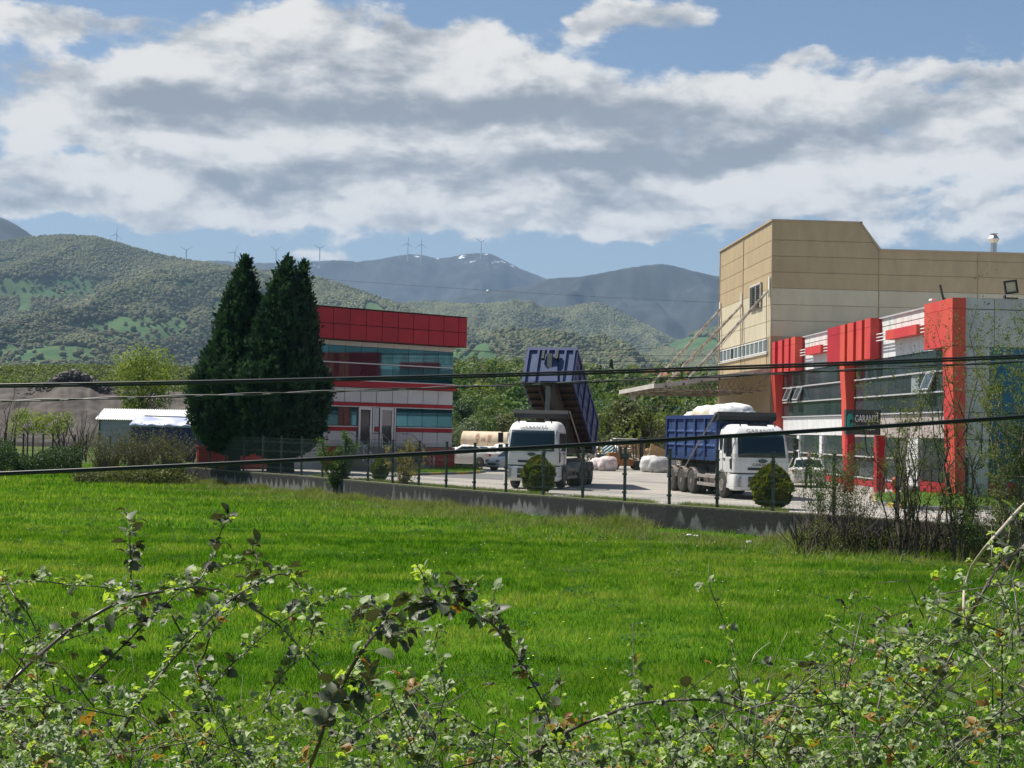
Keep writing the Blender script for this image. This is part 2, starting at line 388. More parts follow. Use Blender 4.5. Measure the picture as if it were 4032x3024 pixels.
def sidebyside(p, q, off):           # offset of a segment to its far side
    d = (q - p).normalized(); n = Vector((-d.y, d.x, 0))
    if n.y < 0: n = -n
    return n * off
# retaining wall
m_wall = bpy.data.materials.new('stained_concrete'); m_wall.use_nodes = True; t = m_wall.node_tree; b = t.nodes['Principled BSDF']; b.inputs['Roughness'].default_value = 0.92
gp = t.nodes.new('ShaderNodeNewGeometry'); mp = t.nodes.new('ShaderNodeMapping'); mp.inputs['Scale'].default_value = (1, 1, 0.10); t.links.new(gp.outputs['Position'], mp.inputs[0])
n1 = t.nodes.new('ShaderNodeTexNoise'); n1.inputs['Scale'].default_value = 3.6; n1.inputs['Detail'].default_value = 6; t.links.new(mp.outputs[0], n1.inputs[0])
sp = t.nodes.new('ShaderNodeSeparateXYZ'); t.links.new(gp.outputs['Position'], sp.inputs[0])
hh = mth('MULTIPLY', mth('SUBTRACT', -0.35, sp.outputs[2], tree=t), 0.50, tree=t)
ss = smooth(mth('ADD', n1.outputs['Fac'], hh, tree=t), 0.47, 0.60, tree=t)
n2 = t.nodes.new('ShaderNodeTexNoise'); n2.inputs['Scale'].default_value = 0.5; n2.inputs['Detail'].default_value = 4; t.links.new(gp.outputs['Position'], n2.inputs[0])
ss = mth('MULTIPLY', ss, smooth(n2.outputs['Fac'], 0.36, 0.58, tree=t), tree=t)
x_ = t.nodes.new('ShaderNodeMix'); x_.data_type = 'RGBA'; t.links.new(ss, x_.inputs[0]); x_.inputs[6].default_value = (0.028, 0.031, 0.030, 1); x_.inputs[7].default_value = (0.235, 0.24, 0.235, 1)
n3 = t.nodes.new('ShaderNodeTexNoise'); n3.inputs['Scale'].default_value = 9; n3.inputs['Detail'].default_value = 6; t.links.new(gp.outputs['Position'], n3.inputs[0])
x2 = t.nodes.new('ShaderNodeMix'); x2.data_type = 'RGBA'; x2.blend_type = 'MULTIPLY'; x2.inputs[0].default_value = 0.5; t.links.new(x_.outputs[2], x2.inputs[6]); t.links.new(n3.outputs['Fac'], x2.inputs[7])
x3 = t.nodes.new('ShaderNodeMix'); x3.data_type = 'RGBA'; t.links.new(smooth(mth('ADD', sp.outputs[2], mth('MULTIPLY', n3.outputs['Fac'], 0.2, tree=t), tree=t), 0.10, 0.17, tree=t), x3.inputs[0])
t.links.new(x2.outputs[2], x3.inputs[6]); x3.inputs[7].default_value = (0.09, 0.095, 0.05, 1)
t.links.new(x3.outputs[2], b.inputs['Base Color'])
bp = t.nodes.new('ShaderNodeBump'); bp.inputs['Strength'].default_value = 0.5; bp.inputs['Distance'].default_value = 0.02; t.links.new(n3.outputs['Fac'], bp.inputs['Height']); t.links.new(bp.outputs[0], b.inputs['Normal'])
g = Geo(); fr = []; bk = []
for k, p in enumerate(wall_line):
    q = wall_line[min(k + 1, len(wall_line) - 1)]; p0 = wall_line[max(k - 1, 0)]
    n = sidebyside(p0, q, 1.0); fr.append(p - n * 0.17); bk.append(p + n * 0.13)
rings = [[(f.x, f.y, -1.6), (f.x, f.y, 0.085), (f.x + (b_.x - f.x) * .05, f.y + (b_.y - f.y) * .05, 0.10), (b_.x, b_.y, 0.10), (b_.x, b_.y, -1.6)] for f, b_ in zip(fr, bk)]
g.loft(rings)
wl = single('retaining_wall', g, m_wall, 'low concrete retaining wall with pale water streaks along the grass field', 'wall')

# mesh fence on the wall
m_green = mat('dark_green_coating', (0.010, 0.022, 0.018), 0.5)
m_wire = mat('galvanised_green_wire', (0.07, 0.095, 0.085), 0.5)
f_ = thing('mesh_fence', 'dark green welded mesh fence standing on the low concrete wall', 'fence', posts[12].xyz)
O = posts[12]
gpost = Geo(); gpost.box(-.04, -.04, 0, .04, .04, 1.93); gpost.box(-.055, -.055, 1.93, .055, .055, 1.97)
for z in (.28, .95, 1.6): gpost.box(-.06, -.075, z, .06, .05, z + .07)
pm = gpost.mesh('post', m_green)
for k, p in enumerate(posts):
    d = posts[min(k + 1, len(posts) - 1)] - posts[max(k - 1, 0)]
    link('post', pm, f_, p - O, (0, 0, math.atan2(d.y, d.x)))
for p, q in zip(posts[:-1], posts[1:]):
    d = (q - p).normalized(); n = Vector((d.y, -d.x, 0)) * (1 if d.x > 0 else -1); Lb = (q - p).length; g = Geo()
    nw = int(Lb / 0.05); w_ = 0.0031
    for k in range(1, nw):
        c = p - O + d * (Lb * k / nw) + n * 0.045
        vs = []
        for zz_ in (0.06, 1.86):
            vs += [c + d * w_ + Vector((0, 0, zz_)), c - d * w_ + n * w_ + Vector((0, 0, zz_)), c - d * w_ - n * w_ + Vector((0, 0, zz_))]
        g.add(vs, [(0, 1, 4, 3), (1, 2, 5, 4), (2, 0, 3, 5)])
    for z in (.08, .28, .33, .75, 1.15, 1.20, 1.62, 1.67, 1.84):
        g.bar(p - O + n * .05 + Vector((0, 0, z)), q - O + n * .05 + Vector((0, 0, z)), .006)
    part(f_, 'wire_panel', g, m_wire)

# ------------------------------------------------------------------ hills
def prof(pts, s=K):
    a = np.array(pts, float) * s; return lambda x: np.interp(x, a[:, 0], a[:, 1])
def hill(name, ridge, Dr, Db, zb, m, cols=420, rows=70, amp=50, nx_=350., ny_=500., seed=1, x0=-900, x1=5000, pw=1.0, back=1.25, rough=0.0, drop=None):
    px = np.linspace(x0, x1, cols); rp = ridge(px) + rough * (fbm(px / 18, px * 0, seed + 9, 3) - .5) * 2
    Drx = np.interp(px, *Dr) if isinstance(Dr, tuple) else np.full(cols, float(Dr))
    zr = HC + (HY + ROLL * (px - CX) - rp) * Drx / F
    ts = np.concatenate([np.linspace(0, 1, rows), 1 + np.linspace(.06, 1, 10) * (back - 1)])
    T, PX = np.meshgrid(ts, px, indexing='ij'); DR = Drx[None, :] + 0 * T; ZR = zr[None, :] + 0 * T
    Zd = Db + (DR - Db) * T; X = (PX - CX) / F * Zd
    tt = np.clip(T, 0, 1); p = tt ** pw
    z = zb + (ZR - zb) * p
    nz = fbm(X / nx_, Zd / ny_, seed, 5, 0.5); rg = 1 - np.abs(2 * fbm(X / nx_ + 7, Zd / (ny_ * 2.2), seed + 3, 4) - 1) * 2
    env = np.sin(np.pi * np.clip(tt, 0, 1)) ** 0.8
    z = z + amp * env * ((nz - .5) * 1.1 + (rg - .55) * 0.8)
    z = np.where(T > 1, ZR - (T - 1) * (DR - Db) * 0.55, z)
    z = np.where(T < 0.02, zb - 20, z)
    c, s_ = math.cos(YAW), math.sin(YAW)
    P = np.stack([X * c + Zd * s_, -X * s_ + Zd * c, z], -1)
    nr = len(ts); i, j = np.meshgrid(np.arange(nr - 1), np.arange(cols - 1), indexing='ij'); a = (i * cols + j).ravel()
    o = setting(name, Geo().raw(P.reshape(-1, 3), np.stack([a, a + 1, a + cols + 1, a + cols], 1)), m, True)
    def sample(n, tmin=0.02, tmax=1.0, xlo=-300, xhi=4300):
        t_ = rng.uniform(tmin, tmax, n); q = rng.uniform(xlo, xhi, n)
        D1 = np.interp(q, px, Drx); Zq = Db + (D1 - Db) * t_
        keep = rng.uniform(0, 1, n) < Zq * (D1 - Db) / (Drx.max() * (Drx.max() - Db))
        t_, q = t_[keep], q[keep]
        fi = t_ * (rows - 1); fj = (q - x0) / (x1 - x0) * (cols - 1); i0 = np.clip(fi.astype(int), 0, nr - 2); j0 = np.clip(fj.astype(int), 0, cols - 2)
        di = (fi - i0)[:, None]; dj = (fj - j0)[:, None]
        G = P
        p_ = (G[i0, j0] * (1 - di) + G[i0 + 1, j0] * di) * (1 - dj) + (G[i0, j0 + 1] * (1 - di) + G[i0 + 1, j0 + 1] * di) * dj
        X_ = p_[:, 0] * c - p_[:, 1] * s_; Z_ = p_[:, 0] * s_ + p_[:, 1] * c
        py = HY + ROLL * (q - CX) - (p_[:, 2] - HC) * F / Z_
        return p_, q / K, py / K            # with the place each would be seen, in the 2212-wide view
    return o, sample

def crown_nodes(name, mtl, segs=1, squash=0.95, nscale=1.3):
    ng = bpy.data.node_groups.new(name, 'GeometryNodeTree')
    ng.interface.new_socket('Geometry', in_out='INPUT', socket_type='NodeSocketGeometry'); ng.interface.new_socket('Geometry', in_out='OUTPUT', socket_type='NodeSocketGeometry')
    A = ng.nodes.new; gi = A('NodeGroupInput'); go = A('NodeGroupOutput'); ic = A('GeometryNodeMeshIcoSphere'); ic.inputs['Subdivisions'].default_value = segs + 1; ic.inputs['Radius'].default_value = 1
    sp_ = A('GeometryNodeSetPosition'); nz = A('ShaderNodeTexNoise'); nz.inputs['Scale'].default_value = nscale; nz.inputs['Detail'].default_value = 1
    vs = A('ShaderNodeVectorMath'); vs.operation = 'SUBTRACT'; vs.inputs[1].default_value = (.5, .5, .5); vm = A('ShaderNodeVectorMath'); vm.operation = 'SCALE'; vm.inputs['Scale'].default_value = 0.9
    ng.links.new(nz.outputs['Color'], vs.inputs[0]); ng.links.new(vs.outputs[0], vm.inputs[0]); ng.links.new(ic.outputs[0], sp_.inputs['Geometry']); ng.links.new(vm.outputs[0], sp_.inputs['Offset'])
    tf = A('GeometryNodeTransform'); tf.inputs['Scale'].default_value = (1, 1, squash); ng.links.new(sp_.outputs[0], tf.inputs['Geometry'])
    sm = A('GeometryNodeSetMaterial'); sm.inputs['Material'].default_value = mtl; ng.links.new(tf.outputs[0], sm.inputs['Geometry'])
    ip = A('GeometryNodeInstanceOnPoints'); ng.links.new(gi.outputs[0], ip.inputs['Points']); ng.links.new(sm.outputs[0], ip.inputs['Instance'])
    na = A('GeometryNodeInputNamedAttribute'); na.data_type = 'FLOAT_VECTOR'; na.inputs['Name'].default_value = 'scl'; ng.links.new(na.outputs[0], ip.inputs['Scale'])
    rv = A('FunctionNodeRandomValue'); rv.data_type = 'FLOAT_VECTOR'; rv.inputs['Max'].default_value = (0.3, 0.3, 6.28); ng.links.new(rv.outputs[0], ip.inputs['Rotation'])
    ng.links.new(ip.outputs[0], go.inputs[0]); return ng
def scatter(name, P, S, ng, mtl, label, cat):
    me = bpy.data.meshes.new(name); me.vertices.add(len(P)); me.vertices.foreach_set('co', np.asarray(P, float).ravel())
    at_ = me.attributes.new('scl', 'FLOAT_VECTOR', 'POINT'); at_.data.foreach_set('vector', np.asarray(S, float).ravel()); me.materials.append(mtl)
    o = link(name, me); md = o.modifiers.new('instances', 'NODES'); md.node_group = ng
    return tag(o, label, cat, kind='stuff')
def forest_mat(name, cols, big=0.002, trans=0.0):
    m = bpy.data.materials.new(name); m.use_nodes = True; t = m.node_tree; b = t.nodes['Principled BSDF']; b.inputs['Roughness'].default_value = 0.9; b.inputs['Specular IOR Level'].default_value = 0.1
    oi = t.nodes.new('ShaderNodeObjectInfo'); nz = t.nodes.new('ShaderNodeTexNoise'); nz.inputs['Scale'].default_value = big; nz.inputs['Detail'].default_value = 3
    t.links.new(oi.outputs['Location'], nz.inputs[0]); gq = t.nodes.new('ShaderNodeNewGeometry')
    n5 = t.nodes.new('ShaderNodeTexNoise'); n5.inputs['Scale'].default_value = 0.6; n5.inputs['Detail'].default_value = 3; t.links.new(gq.outputs['Position'], n5.inputs[0])
    s = mth('ADD', mth('MULTIPLY', oi.outputs['Random'], 0.45, tree=t), mth('MULTIPLY', mth('SUBTRACT', nz.outputs['Fac'], 0.22, tree=t), 1.0, tree=t), tree=t)
    s = mth('ADD', s, mth('MULTIPLY', mth('SUBTRACT', n5.outputs['Fac'], 0.5, tree=t), 0.5, tree=t), tree=t)
    r = t.nodes.new('ShaderNodeValToRGB'); t.links.new(s, r.inputs[0]); el = r.color_ramp.elements
    el[0].position = 0.15; el[0].color = hexc(cols[0]); el[1].position = 0.85; el[1].color = hexc(cols[-1])
    for k, c in enumerate(cols[1:-1]): q = el.new(0.15 + 0.7 * (k + 1) / (len(cols) - 1)); q.color = hexc(c)
    t.links.new(r.outputs[0], b.inputs['Base Color']); return m
fc = [(0.060, 0.076, 0.042), (0.095, 0.117, 0.052), (0.140, 0.128, 0.075), (0.135, 0.160, 0.065), (0.215, 0.215, 0.105)]
m_for = forest_mat('spring_forest', fc)
m_for2 = forest_mat('bare_forest', [(0.030, 0.034, 0.030), (0.045, 0.047, 0.040), (0.060, 0.060, 0.048)], 0.0012)
m_hillg = mat('meadow_slope', (0.070, 0.120, 0.045), 0.95, coord='World', vscale=0.012, col2=(0.040, 0.085, 0.03), detail=8, lo_=.4, hi_=.6, spec=.1)
m_hill2 = mat('bare_wooded_mountain', (0.042, 0.048, 0.045), 0.95, coord='World', vscale=0.010, col2=(0.026, 0.030, 0.026), detail=10, lo_=.42, hi_=.58, spec=.1, bump=1.0, bscale=0.03)
# snow near the summit
t = m_hill2.node_tree; b = t.nodes['Principled BSDF']; src = b.inputs['Base Color'].links[0].from_socket
m_snow = m_hill2.copy(); m_snow.name = 'snow_flecked_mountain'; t = m_snow.node_tree; b = t.nodes['Principled BSDF']; src = b.inputs['Base Color'].links[0].from_socket
gq = t.nodes.new('ShaderNodeNewGeometry'); sq = t.nodes.new('ShaderNodeSeparateXYZ'); t.links.new(gq.outputs['Position'], sq.inputs[0])
nz = t.nodes.new('ShaderNodeTexNoise'); nz.inputs['Scale'].default_value = 0.011; nz.inputs['Detail'].default_value = 8; nz.inputs['Roughness'].default_value = .7; t.links.new(gq.outputs['Position'], nz.inputs[0])
hz_ = mth('MULTIPLY', mth('SUBTRACT', sq.outputs[2], 880, tree=t), 0.0011, tree=t)
hx_ = mth('MULTIPLY', smooth(sq.outputs[0], 100, 420, tree=t), 0.035, tree=t)
fac = smooth(mth('ADD', mth('ADD', nz.outputs['Fac'], hz_, tree=t), hx_, tree=t), 0.72, 0.80, tree=t)
xm = t.nodes.new('ShaderNodeMix'); xm.data_type = 'RGBA'; t.links.new(fac, xm.inputs[0]); t.links.new(src, xm.inputs[6]); xm.inputs[7].default_value = (0.75, 0.78, 0.82, 1); t.links.new(xm.outputs[2], b.inputs['Base Color'])

rA = prof([(-500, 545), (-200, 535), (0, 524), (60, 514), (130, 510), (200, 515), (280, 540), (360, 557), (420, 569), (500, 580), (600, 590), (690, 607), (760, 628), (850, 657), (930, 690), (1010, 708), (1100, 728), (1200, 752), (1262, 768), (1320, 786), (1380, 800), (1500, 812), (2600, 830)])
rA0 = prof([(-500, 400), (-60, 455), (0, 472), (30, 487), (66, 512), (130, 560), (300, 640), (2600, 760)])
rB = prof([(-500, 760), (700, 720), (850, 660), (916, 655), (1000, 663), (1043, 665), (1105, 662), (1156, 674), (1218, 670), (1255, 661), (1284, 659), (1321, 670), (1359, 691), (1397, 708), (1435, 730), (1500, 752), (1560, 770), (2600, 800)])
rE = prof([(-500, 830), (1270, 812), (1330, 785), (1400, 768), (1448, 742), (1500, 722), (1552, 710), (1640, 695), (1800, 690), (2600, 660)])
rC = prof([(-500, 700), (700, 690), (850, 668), (940, 655), (1000, 640), (1043, 630), (1128, 618), (1180, 601), (1255, 596), (1300, 588), (1340, 580), (1387, 573), (1425, 569), (1453, 573), (1495, 585), (1552, 597), (1700, 620), (1900, 640), (2600, 650)])
rD = prof([(-500, 600), (300, 575), (400, 563), (460, 562), (549, 567), (619, 567), (666, 564), (714, 561), (770, 564), (812, 559), (850, 552), (878, 548), (907, 550), (940, 557), (963, 555), (991, 549), (1020, 546), (1053, 546), (1076, 557), (1114, 577), (1142, 588), (1176, 602), (1250, 640), (1400, 690), (2600, 760)])
hill('far_mountain', rD, 8600, 6600, 30, m_snow, amp=300, nx_=520, ny_=900, seed=41, pw=1.15, rough=2, rows=90, cols=600)
hill('dark_ridge', rC, 6300, 4700, 20, m_hill2, amp=260, nx_=380, ny_=620, seed=23, pw=1.05, rough=2, rows=90, cols=600)
hill('dark_peak', rA0, 5600, 4200, 20, m_hill2, amp=70, seed=31, x1=2000, cols=160, rough=3)
oA, sA = hill('near_hill', rA, ([0, 1400, 2400, 5000], [3900, 3500, 2500, 2300]), 1500, 6, m_hillg, amp=120, nx_=290, ny_=420, seed=5, pw=1.12, rows=90, cols=520)
oB, sB = hill('middle_hill', rB, 4300, 3100, 20, m_hillg, amp=150, nx_=330, ny_=420, seed=12, pw=1.0, cols=420, x0=0)
oE, sE = hill('right_hill', rE, 3300, 2300, 6, m_hillg, amp=40, nx_=300, ny_=420, seed=17, pw=1.0, x0=1800)
ngf = crown_nodes('forest_crowns', m_for); ngb = crown_nodes('bare_crowns', m_for2)
def ell(x, y, cx, cy, rx, ry): return ((x - cx) / rx) ** 2 + ((y - cy) / ry) ** 2
def scl(n, lo_, hi_): s = rng.uniform(lo_, hi_, n); return np.stack([s * rng.uniform(.85, 1.2, n), s * rng.uniform(.85, 1.2, n), s * rng.uniform(.8, 1.3, n)], 1)
p, x, y = sA(400000)
wv = (vnoise(x / 14, y / 9, 77) - .5) * 0.9 + (vnoise(x / 40, y / 25, 78) - .5) * 0.8
mead = (ell(x, y, 75, 622, 150, 26) + wv < 1) | (ell(x, y, 285, 712, 120, 30) + wv < 1) | (ell(x, y, 60, 765, 140, 26) + wv < 1) | (ell(x, y, 1010, 770, 60, 30) + wv < 1) | (ell(x, y, 400, 615, 25, 7) + wv < 1)
keep = (~mead) | (rng.uniform(0, 1, len(x)) < 0.05)
keep &= vnoise(p[:, 0] / 60, p[:, 1] / 60, 88) > 0.12
p, x, y = p[keep], x[keep], y[keep]
S = scl(len(p), 2.6, 5.0); p = p + np.array([0, 0, 1]) * S[:, 2:] * .7
scatter('hill_forest', p, S, ngf, m_for, 'light green spring woodland covering the near left hill', 'forest')
p, x, y = sB(170000, tmin=.05); S = scl(len(p), 4.2, 7.2); scatter('middle_forest', p + [0, 0, 4], S, ngf, m_for, 'woodland on the rounded middle hills below the dark ridge', 'forest')
p, x, y = sE(90000, xlo=2300, xhi=4200)
wv = (vnoise(x / 14, y / 9, 79) - .5) * 1.2
keep = ~((ell(x, y, 1500, 745, 70, 18) + wv < 1) | (ell(x, y, 1420, 790, 60, 10) + wv < 1)); p = p[keep]
S = scl(len(p), 4.0, 6.5); scatter('right_forest', p + [0, 0, 3], S, ngf, m_for, 'woodland on the green slope left of the beige hall', 'forest')

# small white farm houses on the near hill
m_white = mat('white_paint', (0.78, 0.78, 0.76), 0.5, var=.08, vscale=1.5)
m_tile = mat('red_roof_tiles', (0.30, 0.11, 0.07), 0.85, var=.35, vscale=2, coord='World')
m_grey = mat('grey_roof', (0.17, 0.165, 0.17), 0.85, var=.3, vscale=2, coord='World')
m_plaster = mat('pale_plaster', (0.45, 0.40, 0.36), 0.85, var=.2, vscale=1.5)
m_pane = mat('dark_window_glass', (0.02, 0.03, 0.035), 0.12, spec=.8)
def house(px, py, Z, wd, dp, hh_, rh, rot, roofm, wallm, label, zb=None):
    base = at(px, py, Z); r = thing('house', label, 'house', base, rot, 'houses beyond the yard')
    g = Geo(); g.box(-wd/2, -dp/2, -6, wd/2, dp/2, hh_); part(r, 'wall', g, wallm)
    g = Geo(); g.prism([(-dp/2 - .6, hh_ - .3), (dp/2 + .6, hh_ - .3), (dp/2 + .6, hh_), (0, hh_ + rh), (-dp/2 - .6, hh_)], 'x', -wd/2 - .5, wd/2 + .5)
    rf = part(r, 'roof', g, roofm); g = Geo(); g.box(wd*.2, -.4, hh_ + rh*.4, wd*.2 + .7, .4, hh_ + rh + .8); part(rf, 'chimney', g, wallm)
    n = max(2, int(wd / 3.2))
    for k in range(n):
        x_ = -wd/2 + wd * (k + .5) / n; g = Geo(); g.box(x_ - .6, -dp/2 - .05, 1.2, x_ + .6, -dp/2 + .05, 2.5); part(r, 'window', g, m_pane)
    return r
# ================================================================== buildings
m_red = mat('red_cladding', (0.44, 0.016, 0.026), 0.45, coord='World', vscale=0.8, col2=(0.35, 0.014, 0.024), spec=.4)
m_redf = mat('sun_faded_red_cladding', (0.60, 0.085, 0.055), 0.5, coord='World', vscale=0.35, col2=(0.54, 0.045, 0.050), lo_=.42, hi_=.58, spec=.35, stretch=(1, 1, .5))
m_rim = mat('dark_joint', (0.03, 0.012, 0.015), 0.8)
m_wclad = mat('white_cladding', (0.61, 0.60, 0.605), 0.42, coord='World', vscale=0.9, col2=(0.54, 0.53, 0.535), randval=.04)
m_wdirty = mat('weathered_white_cladding', (0.68, 0.68, 0.66), 0.5, coord='World', vscale=1.6, col2=(0.40, 0.39, 0.35), lo_=.30, hi_=.50, stretch=(1, 1, .35), randval=.03)
m_wclean = mat('clean_white_cladding', (0.72, 0.73, 0.74), 0.45, coord='World', vscale=1.6, col2=(0.63, 0.64, 0.65), randval=.03)
m_gclad = mat('grey_white_cladding', (0.50, 0.50, 0.52), 0.45, coord='World', vscale=.8, col2=(0.34, 0.34, 0.36), stretch=(1, 1, .5))
m_greige = mat('greige_cladding', (0.44, 0.38, 0.36), 0.5, coord='World', vscale=1, col2=(0.38, 0.33, 0.31))
m_cream = mat('cream_trim', (0.60, 0.56, 0.52), 0.6, var=.15)
m_joint = mat('black_joint', (0.015, 0.017, 0.02), 0.7)
m_glass = mat('blue_tinted_glass', (0.045, 0.125, 0.155), 0.03, metal=.85, randval=.2)
m_glass2 = mat('dark_curtain_glass', (0.022, 0.042, 0.052), 0.10, spec=.8, coord='World', vscale=.7, col2=(0.045, 0.06, 0.07), stretch=(1, 1, 2), randval=.25)
m_bglass = mat('deep_blue_glass', (0.02, 0.11, 0.20), 0.05, metal=.6, randval=.2)
m_frame = mat('pale_aluminium', (0.62, 0.63, 0.64), 0.35, metal=.3)
m_steel = mat('stainless_steel', (0.55, 0.56, 0.57), 0.25, metal=.9)
m_inner = mat('dim_interior', (0.10, 0.10, 0.10), 0.9)
m_stone = mat('grey_stone_steps', (0.26, 0.23, 0.21), 0.8, coord='World', vscale=5, col2=(0.19, 0.17, 0.16))
m_dark = mat('black_paint', (0.018, 0.018, 0.02), 0.5)

# ---- office: local x along the facade (0 = right end, negative to the left), y into the building
ang = R(39) ; A0 = cw(-3.87, 95.2)
ux = cw(math.cos(ang), math.sin(ang)); rz = math.atan2(ux.y, ux.x)
of = thing('office_building', 'two storey office with red fascia and white panels behind the tall conifers', 'building', A0, rz)
L0 = -12.0
g = Geo(); g.box(L0, 0.06, 0, 0, 6, 9.3); part(of, 'wall', g, m_inner)
g = Geo(); g.box(L0 + .02, .25, 9.3, -.02, 5.9, 9.5); part(of, 'roof', g, m_grey)
g = Geo(); g.box(L0 - .6, -.58, 7.98, .58, .05, 9.93); g.box(.1, .05, 7.98, .58, 6.3, 9.93); g.box(L0 - .6, .05, 7.98, L0, 6.3, 9.93); g.box(L0 - .6, -.6, 9.95, .62, -.3, 10.0); g.box(.32, -.3, 9.95, .62, 6.3, 10.0); part(of, 'fascia', g, m_rim)
def panel(parent, name, x0, x1, z0, z1, y, th, m, gap=.018, me={}):
    key = (round(x1 - x0, 3), round(z1 - z0, 3), th, m.name, name)
    if key not in me:
        g = Geo(); w_, h_ = (x1 - x0) / 2 - gap, (z1 - z0) / 2 - gap; g.box(-w_, -th, -h_, w_, 0, h_); me[key] = g.mesh(name, m)
    return link(name, me[key], parent, ((x0 + x1) / 2, y, (z0 + z1) / 2))
xs_ = [.6 - 1.0] + [-.4 - 1.2 * k for k in range(0, 11)]
edges = [.6, -.1] + [-.1 - 1.2 * k for k in range(1, 10)] + [L0 - .6]
for a, b_ in zip(edges[1:], edges[:-1]):
    if b_ - a < .2: continue
    for z0, z1 in ((8.0, 8.95), (8.95, 9.93)): panel(of, 'red_panel', a, b_, z0, z1, -.585, .03, m_red, .022)
for z0, z1 in ((8.0, 8.95), (8.95, 9.93)):
    for k in range(5):
        g = Geo(); g.box(0, -.58, -(z1 - z0) / 2 + .02, .03, .58, (z1 - z0) / 2 - .02)
        link('red_panel', g.mesh('red_panel', m_red), of, (.582, .02 + 1.2 * k + .03, (z0 + z1) / 2))
mod = [-1.2 * k for k in range(11)]
for a, b_ in zip(mod[1:], mod[:-1]):
    panel(of, 'cream_panel', a, b_, 7.67, 7.97, .05, .03, m_cream, .008)
    panel(of, 'white_panel', a, b_, 4.16, 5.10, .05, .05, m_wclad, .022)
    panel(of, 'red_strip', a, b_, 3.94, 4.16, .05, .09, m_red, .006)
    panel(of, 'window_pane', a, b_, 6.66, 7.66, .05, .02, m_glass, .014)
    panel(of, 'window_pane', a, b_, 5.58, 6.58, .05, .02, m_glass, .014)
g = Geo(); g.box(L0, -.03, 6.59, 0, .05, 6.65); g.box(L0, -.13, 5.50, .05, .05, 5.56); part(of, 'mullion', g, m_frame)
g = Geo(); g.box(L0 - .1, -.16, 5.12, .16, .05, 5.49); g.box(.0, .05, 5.12, .16, 6, 5.49); part(of, 'red_band', g, m_red)
g = Geo(); g.box(L0, -.06, 3.88, .02, .05, 3.93); part(of, 'head_trim', g, m_frame)
d1, d2 = (-7.33, -6.17), (-5.73, -4.53)
def seg(a, b_, name, z0, z1, th, m, gap):
    c = sorted(set([a, b_] + [x for x in mod if a < x < b_]))
    for p, q in zip(c[:-1], c[1:]):
        if q - p > .08: panel(of, name, p, q, z0, z1, .05, th, m, gap)
for a, b_ in ((L0, -7.45), (-4.45, 0)):
    seg(a, b_, 'window_pane', 2.72, 3.87, .02, m_glass, .014); seg(a, b_, 'red_strip', 2.38, 2.62, .09, m_red, .005); seg(a, b_, 'white_panel', 1.40, 2.38, .05, m_wclad, .022)
    g = Geo(); g.box(a, -.14, 2.625, b_ + .03, .05, 2.68); part(of, 'window_sill', g, m_frame)
panel(of, 'white_panel', -6.12, -5.78, 2.65, 3.87, .05, .05, m_wclad); panel(of, 'red_strip', -6.12, -5.78, 2.38, 2.64, .05, .09, m_red); panel(of, 'white_panel', -6.12, -5.78, 1.40, 2.37, .05, .05, m_wclad)
for (a, b_), gm in zip((d1, d2), (m_dark, m_greige)):
    g = Geo(); g.box(a, -.06, 1.42, a + .13, .05, 3.87); g.box(b_ - .3, -.06, 1.42, b_ - .17, .05, 3.87); g.box(b_ - .10, -.06, 1.42, b_, .05, 3.87); g.box(a + .13, -.06, 3.72, b_ - .3, .05, 3.87); g.box(a + .13, -.06, 1.42, b_ - .3, .05, 1.52)
    dr = part(of, 'door', g, m_frame); g = Geo(); g.box(a + .13, 0, 1.52, b_ - .3, .04, 3.72); part(dr, 'pane', g, m_pane)
    if gm is m_greige:
        g = Geo(); g.box(a + .15, -.02, 2.75, b_ - .32, -.002, 3.70); part(dr, 'blind', g, m_greige)
    g = Geo(); g.tube([(b_ - .36, -.1, 2.3), (b_ - .36, -.13, 2.7)], .02); part(dr, 'handle', g, m_steel)
for bb in ((-4.2, -.14, .14, .05), (-9.95, -.14, -8.9, .05), (0, .06, .14, 6)):
    g = Geo(); g.box(bb[0], bb[1], 0, bb[2], bb[3], 1.38); part(of, 'red_plinth', g, m_red)
g = Geo(); g.box(L0, -.06, 0, -9.95, .05, 1.38); part(of, 'plinth', g, m_wclad)
g = Geo()
for k in range(10): g.box(-11.8 + k * .17, -.10, .1, -11.75 + k * .17, -.061, 1.15)
part(of, 'grille', g, m_frame)
g = Geo(); g.box(-18.2, 0, 0, -12.05, .25, 1.3); g.box(-18.25, -.03, 1.3, -12.05, .28, 1.36)
single('yard_wall', g, m_red, 'low red boundary wall left of the office under the conifers', 'wall', A0, (0, 0, rz))
# entrance stair
g = Geo(); g.box(-8.8, -1.5, 0, -4.25, -.15, 1.38)
for k in range(7): g.box(-8.8, -1.5 - .32 * (k + 1), 0, -4.25, -1.5 - .32 * k - .002, 1.38 - .172 * (k + 1))
part(of, 'stair', g, m_stone, bevel=.01)
def rail(x):
    g = Geo(); top = [(x, -.4, 2.25), (x, -1.5, 2.25), (x, -3.85, 1.0), (x, -3.95, .85), (x, -3.95, 0.0)]
    g.tube(top, .026); g.tube([(x, -.4, 1.85), (x, -1.5, 1.85), (x, -3.95, .55)], .018); g.tube([(x, -.4, 1.6), (x, -1.5, 1.6), (x, -3.95, .3)], .018)
    for y, z in ((-.4, 1.38), (-.95, 1.38), (-1.5, 1.38)): g.tube([(x, y, z), (x, y, 2.25)], .022)
    for k in (2, 4, 6): g.tube([(x, -1.5 - .32 * k - .1, 1.38 - .172 * (k + 1)), (x, -1.5 - .32 * k - .1, 2.25 - (.32 * k + .1) * .532)], .02)
    part(of, 'handrail', g, m_steel)
for x in (-8.75, -6.5, -4.3): rail(x)

